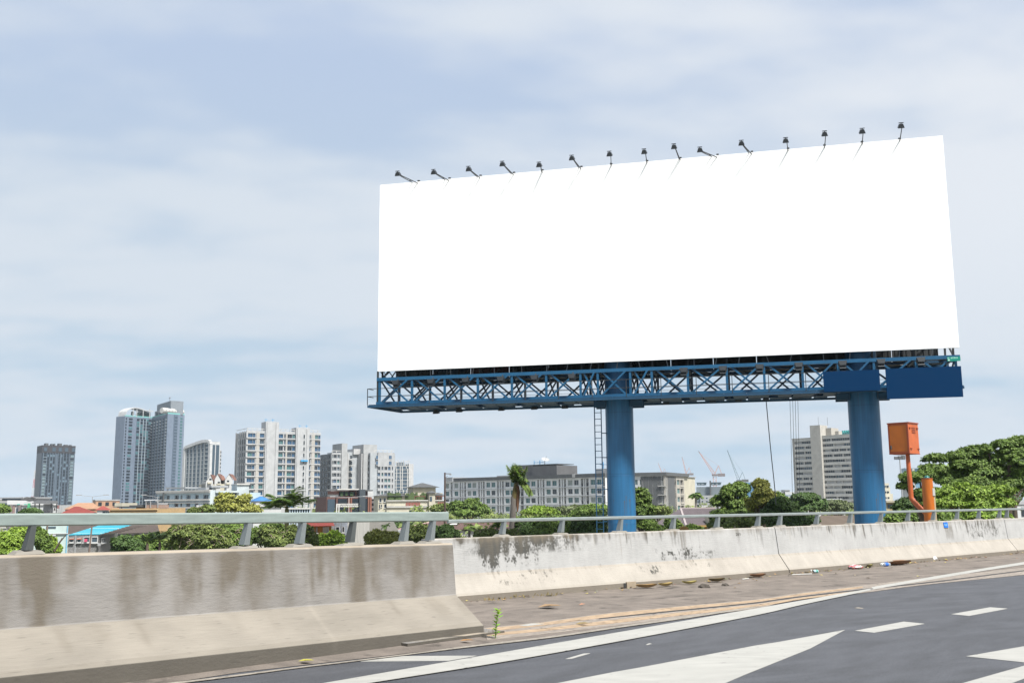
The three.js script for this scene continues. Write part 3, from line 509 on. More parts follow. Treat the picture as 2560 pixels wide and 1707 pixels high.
  const rail = mb(); for (const h of [0.5, 0.98]) rail.bar(V(-0.4, yBot - 0.12 + h, 0.62), V(F.x([2055, 960], 0.62), yBot - 0.12 + h, 0.62), 0.035); for (let i = 0; i < 15; i++) rail.bar(V(-0.4 + i * 2, yBot - 0.15, 0.62), V(-0.4 + i * 2, yBot + 0.86, 0.62), 0.04);
  for (const h of [0.5, 0.98]) rail.bar(V(-0.4, yBot - 0.12 + h, 0.62), V(-0.3, yBot - 0.12 + h, -0.1), 0.035);
  for (const h of [0.2, 0.4, 0.6, 0.8]) rail.bar(V(0.3, yBot + h, -3.55), V(xe, yBot + h, -3.55), 0.018);
  part(t, 'handrail', rail, dark);
  // pillars
  const pillar = (pa, pb) => {
    const z = -1.75, xa = F.x(pa, z), xb = F.x(pb, z), x = (xa + xb) / 2, r = (xb - xa) / 2 * 1.0;
    const g = new THREE.CylinderGeometry(r, r, yt - 0.4, 72, 1); g.translate(0, (yt - 0.4) / 2, 0);
    const m4 = F.m.clone().multiply(new THREE.Matrix4().makeTranslation(x, 0, z)); g.applyMatrix4(m4); const o = ROOT.get(t); g.translate(-o.x, -o.y, -o.z);
    const p = part(t, 'pillar', g, pillarMat);
    for (const y of [1.6, 4.4, 7.2, 10]) { const s = new THREE.TorusGeometry(r + 0.001, 0.012, 6, 64); s.rotateX(Math.PI / 2); s.translate(0, y, 0); s.applyMatrix4(m4); s.translate(-o.x, -o.y, -o.z); part(p, 'weld_seam', s, pillarMat); }
    for (const s of [-1, 1]) for (const zz of [-1, 1]) { const c = mb(); c.box(x + s * r * 0.9 - (s < 0 ? 0.7 : 0), x + s * r * 0.9 + (s > 0 ? 0.7 : 0), yBot - 0.55, yBot - 0.17, z + zz * 0.5 - 0.08, z + zz * 0.5 + 0.08); part(p, 'bracket', c, blueDark); }
    return [x, r, p];
  };
  const [xp1, rp1] = pillar([1515.5, 1100], [1585, 1100]), [xp2, rp2] = pillar([2125.5, 1100], [2205.5, 1100]);
  // ladder on the left pillar
  const lx = F.x(c5(198, 400), -1.2), lad = mb(); for (const s of [-0.2, 0.2]) lad.bar(V(lx + s, -0.0, -1.2), V(lx + s, yBot - 0.1, -1.2), 0.055); for (const p of [437, 654, 937, 1225]) { const y = F.y(c5(230, p), -1.2); lad.bar(V(lx + 0.2, y, -1.2), V(xp1 - rp1 * 0.8, y, -1.45), 0.05); }
  const ladder = part(t, 'ladder', lad, blueDark); for (let y = 0.3; y < yBot - 0.3; y += 0.38) part(ladder, 'rung', mb().bar(V(lx - 0.19, y, -1.2), V(lx + 0.19, y, -1.2), 0.035), blueDark);
  // floodlights on raking arms above the panel
  const heads = [[d6(150, 242), d6(375, 318), d6(315, 325)], [d6(542, 224), d6(712, 290), d6(670, 295)], [d6(922, 190), d6(1050, 258), d6(1020, 264)], [d6(1290, 135), d6(1415, 230), d6(1390, 232)], [d6(1690, 145), d6(1725, 204), d6(1715, 204)], [d6(2047, 70), d6(2150, 165), d6(2127, 167)],
    [d7(192, 245), d7(210, 355), d7(207, 355)], [d7(570, 220), d7(602, 322), d7(597, 322)], [d7(895, 165), d7(965, 290), d7(953, 290)], [d7(1178, 200), d7(1370, 255), d7(1312, 260)], [d7(1630, 127), d7(1745, 222), d7(1718, 224)], [d7(2113, 98), d7(2140, 188), d7(2137, 188)], [d8(708, 200), d8(707, 328), d8(706, 328)], [d8(1117, 172), d8(1116, 292), d8(1114, 292)], [d8(1541, 112), d8(1526, 257), d8(1528, 257)]];
  const lampMat = mat([0.035, 0.04, 0.045], 0.45, null, { metalness: 0.4 }), lens = glass([0.25, 0.28, 0.3], 0.1);
  function lamp(x, y, z, tilt, arm, name = 'floodlight', s = 1) {
    const a = part(t, name, arm, dark);
    const R = new THREE.Matrix4().makeTranslation(x, y, z).multiply(new THREE.Matrix4().makeRotationX(tilt)).multiply(new THREE.Matrix4().makeScale(s, s, s)), fm = F.m.clone().multiply(R), h = new MB().frame(fm);
    const T = [V(-0.13, 0.12, 0.12), V(0.13, 0.12, 0.12), V(0.13, 0.12, -0.12), V(-0.13, 0.12, -0.12)], D = [V(-0.2, -0.09, 0.19), V(0.2, -0.09, 0.19), V(0.2, -0.09, -0.19), V(-0.2, -0.09, -0.19)];
    for (let k = 0; k < 4; k++) { const j = (k + 1) % 4; h.quad(D[k], D[j], T[j], T[k]); } h.quad(T[0], T[1], T[2], T[3]);
    part(a, 'lamp_housing', h, lampMat); part(a, 'lens', new MB().frame(fm).box(-0.18, 0.18, -0.1, -0.085, -0.17, 0.17), lens);
    part(a, 'gear_bracket', new MB().frame(fm).box(-0.15, 0.15, 0.20, 0.25, -0.03, 0.03).box(-0.025, 0.025, 0.12, 0.20, -0.02, 0.02).box(-0.12, 0.12, 0.121, 0.15, -0.08, 0.08), lampMat);
  }
  for (const [h, b, b2] of heads) {
    const z = 1.9, [hx, hy] = F.uv(h, z), bx = F.x(b, -0.08), bx2 = F.x(b2, -0.08), arm = mb();
    arm.bar(V(bx, yt - 0.1, -0.1), V(hx + 0.06, hy, z - 0.1), 0.042); arm.bar(V(bx2, yt - 0.03, -0.13), V(hx + 0.06, hy - 0.04, z - 0.12), 0.034);
    arm.bar(V(lerp(bx, hx, 0.3), lerp(yt - 0.1, hy, 0.3), lerp(-0.1, z, 0.3)), V(lerp(bx2, hx, 0.3), lerp(yt - 0.03, hy, 0.3), lerp(-0.1, z, 0.3)), 0.03);
    arm.box(bx - 0.07, bx + 0.07, yt, yt + 0.12, -0.2, -0.05);
    lamp(hx, hy, z, 0.5, arm, 'floodlight', 0.86);
  }
  // lamps that light the panel from below, hung on the front chord
  for (const p of [...[240, 545, 845, 1150, 1440, 1765].map((x, i) => c8(x, 345 - i * 11)), ...[525, 770, 1000, 1245, 1520, 1760, 2010].map((x, i) => d5(x, 222 - i * 11))]) {
    const z = 0.5, [x, y] = F.uv(p, z), arm = mb().bar(V(x, yTop, 0.05), V(x, y, z), 0.05); lamp(x, y, z, 2.6, arm, 'uplight', 1.15);
  }
  for (const p of [...[[590, 590], [790, 577], [1155, 564], [1440, 554], [1705, 545]].map(q => c8(...q)), ...[[415, 416], [705, 403], [868, 400], [1040, 393], [1235, 381], [1770, 360]].map(q => d5(...q))]) {
    const z = -3.4, [x, y] = F.uv(p, z), arm = mb().bar(V(x, yBot - 0.2, z), V(x, y, z), 0.06); lamp(x, y + 0.02, z, 0.2, arm, 'downlight', 1.0);
  }
  // blue sign boards and the green plate hung on the front of the girder
  const k = 1 / 0.91875, board = (a, b, z, name, label, c) => { const p = F.uv([a[0] * k, a[1] * k], z), q = F.uv([b[0] * k, b[1] * k], z); return solo(name, label, 'sign', mb().box(p[0], q[0], q[1], p[1], z - 0.08, z), new THREE.MeshPhysicalMaterial({ color: RGB(...c), roughness: 0.9, specularIntensity: 0.25 }), undefined, F.to((p[0] + q[0]) / 2, p[1], z)); };
  board([1891, 853.5], [2023.5, 896], 0.82, 'sign_board', 'plain dark blue board in front of the right pillar', [0.0006, 0.026, 0.082]);
  board([2034.5, 847], [2214, 911], 0.86, 'sign_board', 'larger plain dark blue board at the right end of the girder', [0.0006, 0.026, 0.082]);
  const cv = document.createElement('canvas'); cv.width = 256; cv.height = 96; const x = cv.getContext('2d'); x.fillStyle = 'rgb(0,128,110)'; x.fillRect(0, 0, 256, 96); x.fillStyle = 'rgb(190,225,215)'; x.font = 'bold 40px sans-serif'; x.fillText('II - 017012', 8, 40); x.beginPath(); x.arc(32, 70, 17, 0, 7); x.fill(); x.fillStyle = 'rgb(180,140,110)'; x.beginPath(); x.arc(32, 70, 6, 0, 7); x.fill();
  const ct = new THREE.CanvasTexture(cv); ct.colorSpace = THREE.SRGBColorSpace;
  const p = F.uv(d5(2176, 158), 0.2), q = F.uv(d5(2257, 127), 0.2), u4 = [[0, 0], [1, 0], [1, 1], [0, 1]];
  const gp = mb().quad(V(p[0], p[1], 0.2), V(q[0], p[1], 0.2), V(q[0], q[1], 0.2), V(p[0], q[1], 0.2), u4).quad(V(q[0], p[1], 0.17), V(p[0], p[1], 0.17), V(p[0], q[1], 0.17), V(q[0], q[1], 0.17), [[0.9, 0.1], [0.91, 0.1], [0.91, 0.11], [0.9, 0.11]]);
  solo('number_plate', 'small green plate with white number at the right end of the girder', 'plate', gp, new THREE.MeshStandardMaterial({ map: ct, roughness: 0.5 }), undefined, F.to(p[0], p[1], 0.2));
  // loose cables hanging from the girder
  const cm = mat([0.05, 0.055, 0.06], 0.7), hang = (pts, z, w, label, group) => { const P = pts.map((u, i) => { const s = F.uv(u, z); return F.to(s[0], i ? s[1] : yBot - 0.2, z); }); const c = new THREE.CatmullRomCurve3(P, false, 'centripetal'); solo('hanging_cable', label, 'cable', new MB().tube(c.getPoints(10), w, 5), cm, group, P[0].clone()); };
  hang([d5(1040, 392), c6(690, 420), c6(735, 850), c6(745, 1000)], -3.4, 0.028, 'dark cable running from the girder down into the trees');
  for (const [a, b, w] of [[893, 925, 'leftmost'], [922, 950, 'second from left'], [948, 975, 'third from left'], [975, 1000, 'rightmost']]) hang([c6(a, -25), c6((a + b) / 2 - 4, 460), c6(b - 8, 960)], -3.4, 0.012, w + ' of four thin cables hanging before the beige tower block', 'four thin hanging cables');
}

/* ---------- the city: buildings ---------- */
const C = {
  white: mat([0.49, 0.50, 0.51], 0.85, wBig), offwhite: mat([0.45, 0.45, 0.455], 0.88, wBig), grey: mat([0.34, 0.35, 0.365], 0.88, wBig), dgrey: mat([0.10, 0.105, 0.11], 0.85, wBig), beige: mat([0.42, 0.395, 0.355], 0.88, wBig),
  cream: mat([0.50, 0.47, 0.38], 0.88, wBig), paleblue: mat([0.42, 0.53, 0.60], 0.85, wBig), slab: mat([0.52, 0.515, 0.50], 0.85, wBig), roofgrey: mat([0.085, 0.088, 0.092], 0.85, wMid), red: mat([0.26, 0.055, 0.045], 0.8, wMid), peach: mat([0.42, 0.25, 0.16], 0.85, wMid),
  brownroof: mat([0.13, 0.105, 0.095], 0.9, wMid), mauve: mat([0.19, 0.165, 0.17], 0.85, wMid), turq: mat([0.03, 0.32, 0.40], 0.6, wMid), brick: mat([0.22, 0.095, 0.065], 0.88, wMid), frame: mat([0.42, 0.43, 0.43], 0.7), black: mat([0.03, 0.032, 0.035], 0.8), steelblue: mat([0.03, 0.25, 0.48], 0.6),
};
const G = { dark: glass([0.015, 0.022, 0.03]), teal: glass([0.05, 0.13, 0.135], 0.2), blue: glass([0.022, 0.07, 0.14]), curtain: mat([0.22, 0.25, 0.23], 0.35), slate: glass([0.05, 0.075, 0.10]) };
const pick = (R, a) => a[Math.floor(R() * a.length)];
// a wall of piers and spandrels round real openings; cols [x0,x1], rows [y0,y1]
function gridWall(m, x0, x1, y0, y1, cols, rows, z0, z1) {
  cols = [...cols].sort((a, b) => a[0] - b[0]); rows = [...rows].sort((a, b) => a[0] - b[0]);
  let x = x0; for (const c of cols) { if (c[0] > x + 1e-3) m.box(x, c[0], y0, y1, z0, z1); let y = y0; for (const r of rows) { if (r[0] > y + 1e-3) m.box(c[0], c[1], y, r[0], z0, z1 - 0.02); y = r[1]; } if (y1 > y + 1e-3) m.box(c[0], c[1], y, y1, z0, z1 - 0.02); x = c[1]; }
  if (x1 > x + 1e-3) m.box(x, x1, y0, y1, z0, z1);
}
const winGeo = new Map();
// one window: a frame with mullions, and its pane as a sub-part
function windowAt(parent, F, x0, x1, y0, y1, z, fm, gm, mull = 2, tr = 0) {
  const w = +(x1 - x0).toFixed(2), h = +(y1 - y0).toFixed(2), key = [w, h, mull, tr].join(), o = ROOT.get(parent);
  if (!winGeo.has(key)) {
    const f = new MB(), t = Math.min(0.075, w * 0.1); f.box(0, w, 0, t, 0, 0.08).box(0, w, h - t, h, 0, 0.08).box(0, t, t, h - t, 0, 0.08).box(w - t, w, t, h - t, 0, 0.08);
    for (let i = 1; i < mull; i++) f.box(w * i / mull - t * 0.4, w * i / mull + t * 0.4, t, h - t, 0, 0.07);
    if (tr) f.box(t, w - t, h * tr - t * 0.3, h * tr + t * 0.3, 0, 0.065);
    f.box(-0.06, w + 0.06, -0.08, -0.002, 0, 0.2);
    winGeo.set(key, [f.geo(), new MB().box(t * 0.5, w - t * 0.5, t * 0.5, h - t * 0.5, -0.02, 0.02).geo()]);
  }
  const [fg, pg] = winGeo.get(key), m = new THREE.Mesh(fg, fm), p = F.to(x0, y0, z).sub(o); m.name = 'window'; m.position.copy(p); m.rotation.y = F.rot; m.castShadow = m.receiveShadow = true;
  const pane = new THREE.Mesh(pg, gm); pane.name = 'pane'; m.add(pane); parent.add(m); return m;
}
const rowsAt = (y, fh, n, h) => Array.from({ length: n }, (_, i) => [y - i * fh - h / 2, y - i * fh + h / 2]);
const colsAt = (xs, w) => xs.map(x => [x - w / 2, x + w / 2]);
const stuff = { kind: 'stuff' };

/* the white slab towers left of the billboard */
{
  const F = turned(c2(625, 700), 493, 32, 40), mb = () => new MB().frame(F.m), R = rng(21);
  const X = x => F.x(c2(x, 460)), yT = F.y(c2(640, 412)), y1 = F.y(c2(662, 455)), fh = 3.1, n = 15, W = X(1286);
  const t = thing('apartment_tower', 'white apartment tower with two tall lift shafts and rows of blue windows', 'tower', F.to(0, 0, 0));
  part(t, 'wall', mb().box(0, W, 0, yT - 0.6, -18, -0.9), C.offwhite);
  const rows = rowsAt(y1, fh, n, 2.0);
  // bays: [from, to, window columns as [centre, width]]
  const bays = [[625, 795, [[660, 42], [694, 24], [765, 38]]], [880, 1072, [[890, 41], [933, 41], [968, 12], [1012, 41], [1055, 41]]], [1178, 1286, [[1190, 18], [1251, 26], [1277, 22]]]];
  const wall = mb();
  for (const [a, b, cs] of bays) gridWall(wall, X(a), X(b), 0, yT, cs.map(([c, w]) => [X(c - w / 2), X(c + w / 2)]), rows, -0.9, 0);
  const tf = mat([0.24, 0.26, 0.29], 0.6), tw = mat([0.41, 0.42, 0.435], 0.88, wBig), tp = mat([0.40, 0.385, 0.36], 0.88, wBig); part(t, 'front_wall', wall, tw);
  const piers = mb(); for (const [a, b] of [[714, 740], [976, 990], [1207, 1235]]) piers.box(X(a), X(b), 0, yT - 0.9, 0, 0.35); part(t, 'pier', piers, tp);
  for (const [a, b, cs] of bays) for (let i = 0; i < n; i++) {
    const sl = mb().box(X(a) + 0.05, X(b) - 0.05, rows[i][0] - 0.5, rows[i][0] - 0.12, 0, 0.45); part(t, 'sill_band', sl, C.offwhite);
    for (const [c, w] of cs) windowAt(t, F, X(c - w / 2), X(c + w / 2), rows[i][0], rows[i][1], -0.45, tf, pick(R, [G.dark, G.blue, G.blue, G.blue, G.teal, G.slate]), 2);
  }
  for (const [a, b, top, slot] of [[790, 908, 335, 848], [1062, 1183, 388, 1135]]) {
    const yy = F.y(c2(a + 40, top), 1.2), xa = X(a), xb = X(b), k = mb().box(xa, xb, 0, yy, -6, 1.0); k.box(xa + 0.6, xa + 1.6, 0, yy - 0.5, 1.0, 1.35).box(xb - 1.6, xb - 0.5, 0, yy - 0.5, 1.0, 1.35); part(t, 'lift_shaft', k, tw);
    for (let i = 0; i < n; i++) windowAt(t, F, X(slot === 848 ? 806 : 1127), X(slot === 848 ? 806 : 1127) + 0.85, rows[i][0], rows[i][1], 1.02, C.frame, G.dark, 1);
  }
  const par = mb(); for (let x = 0; x < W; x += 2.4) par.box(x, x + 0.25, yT - 0.6, yT + 1.1, -0.5, -0.25); par.box(0, W, yT + 0.85, yT + 1.1, -0.5, -0.25).box(-0.05, 0.2, yT + 0.85, yT + 1.1, -18, -0.5); part(t, 'roof_railing', par, C.slab);
  const Lw = mb(), Lr = rowsAt(y1, fh, n, 1.9); for (const r of Lr) for (const z of [-2.6, -6, -9.2, -13]) Lw.box(-0.12, -0.02, r[0], r[1], z - 0.8, z + 0.8); part(t, 'side_window', Lw, G.dark, stuff);
  const Ls = mb(); for (const z of [-0.6, -4.2, -7.5, -11, -17.4]) Ls.box(-0.4, 0, 0, yT - 0.2, z - 0.5, z + 0.5); part(t, 'side_pier', Ls, C.grey);
  const ant = mb(); for (const px of [800, 862, 1105, 1165, 1017]) { const x = X(px), y = px < 900 ? F.y(c2(830, 335)) : px > 1050 ? F.y(c2(1100, 388)) : yT; ant.bar(V(x, y, -1), V(x, y + 1.6, -1), 0.14).bar(V(x - 0.9, y + 1, -1), V(x + 0.9, y + 1, -1), 0.14); } part(t, 'roof_antenna', ant, C.steelblue);
  const cr = F.to(X(1130), F.y(c2(1130, 683), 1.6), 1.8); part(t, 'cleaning_cradle', new MB().frame(F.m).box(X(1103), X(1165), F.y(c2(1130, 690), 2), F.y(c2(1130, 676), 2), 1.4, 2.2), C.steelblue);
}
{
  const F = turned(c3(215, 600), 515, 32, 40), mb = () => new MB().frame(F.m), R = rng(22);
  const X = (x, z = 0) => F.x(c3(x, 560), z), Y = (y, x = 280, z = 0) => F.y(c3(x, y), z), fh = 3.1;
  const t = thing('apartment_tower', 'lower white apartment block with stepped balconies right of the taller white tower', 'tower', F.to(0, 0, 0));
  const yA = Y(366), y1 = Y(407), rows = rowsAt(y1, fh, 9, 1.8), front = (m, a, b, top, cs, z, rw = rows) => { gridWall(m, X(a, z), X(b, z), 0, top, cs.map(([c, w]) => [X(c - w / 2, z), X(c + w / 2, z)]), rw, z - 0.9, z); for (const [c, w] of cs) for (const r of rw) windowAt(t, F, X(c - w / 2, z), X(c + w / 2, z), r[0], r[1], z - 0.6, C.frame, pick(R, [G.dark, G.blue, G.teal, G.slate]), w > 20 ? 2 : 1); };
  const core = mb().box(X(215), X(330), 0, yA - 0.5, -22, -0.9).box(X(330), X(640), 0, Y(352, 450), -20, -6.2).box(X(640), X(918), 0, Y(362, 820) - 0.5, -14, 1.1); part(t, 'wall', core, mat([0.36, 0.385, 0.41], 0.88, wBig));
  const w1 = mb(), w1b = mb(); front(w1, 215, 330, yA, [[228, 10], [255, 36], [294, 28], [320, 10]], 0); front(w1b, 738, 918, Y(362, 820, 2), [[750, 26], [788, 20], [826, 32], [864, 28], [900, 12]], 2, rowsAt(Y(407, 820, 2) - 6.2, fh, 7, 1.8)); const sw2 = mat([0.37, 0.38, 0.395], 0.88, wBig); part(t, 'front_wall', w1, sw2); part(t, 'front_wall', w1b, sw2);
  for (const y of [416, 480]) windowAt(t, F, X(858, 2), X(890, 2), Y(y + 22, 870, 2), Y(y - 20, 870, 2), 2.01, C.frame, G.blue, 2);
  for (const y of [416, 480]) windowAt(t, F, X(715, 2.2), X(738, 2.2), Y(y + 22, 730, 2), Y(y - 20, 730, 2), 2.03, C.frame, G.blue, 1);
  for (const [a, b, top, z0, z1] of [[322, 385, 262, -12, 0.6], [585, 738, 273, -16, -1.5]]) part(t, 'lift_shaft', mb().box(X(a), X(b), 0, Y(top, (a + b) / 2), z0, z1), mat([0.36, 0.37, 0.38], 0.88, wBig));
  part(t, 'roof_box', mb().box(X(505), X(590), Y(380, 550), Y(318, 550), -14, -5), C.offwhite);
  // recessed middle with balcony slabs
  for (let i = 0; i < 9; i++) { const y = rows[i][0] - 0.3; part(t, 'balcony_slab', mb().box(X(392), X(492), y - 0.22, y, -5.9, -1.2 - 0.4 * (i % 2)), C.slab); part(t, 'balcony_slab', mb().box(X(565), X(640), y - 0.22, y, -5.9, -2.2), C.slab); for (const [c, w] of [[435, 28], [528, 20], [602, 32]]) windowAt(t, F, X(c - w / 2, -6.1), X(c + w / 2, -6.1), rows[i][0], rows[i][1] + 0.2, -6.15, C.frame, pick(R, [G.dark, G.blue, G.dark]), 2); }
  const fins = mb(); for (const x of [392, 405, 560, 645]) fins.box(X(x), X(x) + 0.5, 0, Y(372, 450), -6.2, -1); part(t, 'fin_wall', fins, C.offwhite);
  const sw = mb(); for (const r of rowsAt(y1, fh, 10, 1.9)) { for (const z of [-3, -6.5, -10, -14, -18]) sw.box(X(215) - 0.15, X(215) - 0.02, r[0], r[1], z - 0.9, z + 0.9); for (const z of [-1, -3.6, -6]) sw.box(X(640) - 0.15, X(640) - 0.02, r[0], r[1], z - 0.7, z + 0.7); } part(t, 'side_window', sw, G.dark, stuff);
  const par = mb(); for (const [a, b, y, z] of [[215, 325, yA, -0.6], [695, 918, Y(362, 820, 2), 1.2]]) { par.box(X(a, z), X(b, z), y + 0.9, y + 1.15, z - 0.2, z); for (let x = X(a, z); x < X(b, z); x += 2.4) par.box(x, x + 0.25, y - 0.1, y + 0.9, z - 0.2, z); } part(t, 'roof_railing', par, C.slab);
}
/* the grid-patterned glass tower */
{
  const F = between(c3(922, 640), 900, c3(1085, 640), 905), mb = () => new MB().frame(F.m), R = rng(8), H = F.y(c3(1000, 515)), L = F.len;
  const t = thing('office_tower', 'slate glass tower with an irregular white grid, small behind the cream building', 'tower', F.to(0, 0, 0));
  part(t, 'wall', mb().box(0, L, 0, H, -14, 0).box(L * 0.3, L * 0.68, H, F.y(c3(1010, 472)), -10, -0.5), G.slate);
  const w = mb(); let y = H; while (y > 2) { w.box(0, L, y - 0.22, y + 0.1, 0, 0.35); y -= 3.1; } for (const f of [0, 0.14, 0.42, 0.58, 0.86, 1]) for (let yy = 0; yy < H; yy += 9.3) { const o = (R() - 0.5) * 0.12 * L * (f > 0 && f < 1 ? 1 : 0); w.box(f * L + o - 0.3, f * L + o + 0.3, yy, Math.min(H, yy + 9.3), 0, 0.5); } part(t, 'white_grid', w, C.slab);
  const c = mb(); for (let i = 0; i <= 8; i++) c.box(i / 8 * L - 0.2, i / 8 * L + 0.2, H, H + 3.6 + (i % 3), -0.6, 0); c.box(0, L * 0.25, H + 3, H + 3.5, -0.6, 0).box(L * 0.72, L, H + 4, H + 4.5, -0.6, 0); part(t, 'crown_frame', c, C.slab);
  part(t, 'side_band', mb().box(L, L + 4.2, 0, H + 2, -14, -0.3), C.offwhite);
}
/* the dark tower at far left */
{
  const F = between(c1(362, 700), 985, c1(655, 700), 1003), mb = () => new MB().frame(F.m), H = F.y(c1(520, 615)), T = F.y(c1(520, 548)), L = F.len, X = x => F.x(c1(x - 15, 640)), fh = 3.05, R = rng(4);
  const t = thing('apartment_tower', 'dark slate tower with brown crown, leftmost of the high towers', 'tower', F.to(0, 0, 0));
  part(t, 'wall', mb().box(0, L + 0.5, 0, H, -22, 0), mat([0.022, 0.036, 0.055], 0.45, wBig));
  part(t, 'crown', mb().box(0, L + 0.5, H, T, -22, 0.6), mat([0.036, 0.032, 0.036], 0.8, wBig));
  const gl = mb(); for (const x of [410, 487, 543, 598, 662]) gl.box(X(x - 15), X(x + 15), H + 1.5, T - 2, 0.6, 0.9); part(t, 'crown_glass', gl, G.slate);
  const fin = mb(); for (const [x, w, h] of [[425, 26, 17], [470, 10, 14], [495, 10, 15], [545, 30, 18], [600, 30, 10], [640, 14, 9]]) fin.box(X(x - w / 2), X(x + w / 2), T, T + h * 0.12, -8, -1); part(t, 'roof_fin', fin, C.dgrey);
  const rows = rowsAt(F.y(c1(520, 640)), fh, 23, 1.9), win = { a: mb(), b: mb(), c: mb() };
  for (const r of rows) for (const [x, w] of [[412, 30], [440, 10], [468, 20], [492, 14], [516, 12], [538, 12], [560, 12], [590, 18], [612, 14], [655, 28]]) { const k = x === 655 || x === 412 ? (R() < 0.7 ? 'c' : 'a') : R() < 0.35 ? 'b' : 'a'; win[k].box(X(x - w / 2), X(x + w / 2), r[0], r[1], 0, 0.25); }
  part(t, 'dark_window', win.a, G.dark, stuff); part(t, 'pale_window', win.b, mat([0.10, 0.15, 0.19], 0.3), stuff); part(t, 'balcony_window', win.c, mat([0.15, 0.21, 0.23], 0.3), stuff);
  const v = mb(); for (const x of [395, 428, 455, 480, 504, 527, 549, 575, 602, 630, 672]) v.box(X(x) - 0.35, X(x) + 0.35, 0, H, 0, 0.6); for (const x of [515, 552]) v.box(X(x) - 0.6, X(x) + 0.6, 0, H - 1, 0.3, 0.75); part(t, 'facade_fin', v, mat([0.07, 0.10, 0.135], 0.7));
  const b = mb(); for (const r of rows) { b.box(X(395), X(428), r[0] - 0.75, r[0] - 0.2, 0, 0.8).box(X(632), X(674), r[0] - 0.75, r[0] - 0.2, 0, 0.8); } part(t, 'balcony_slab', b, mat([0.15, 0.19, 0.22], 0.7), stuff);
}
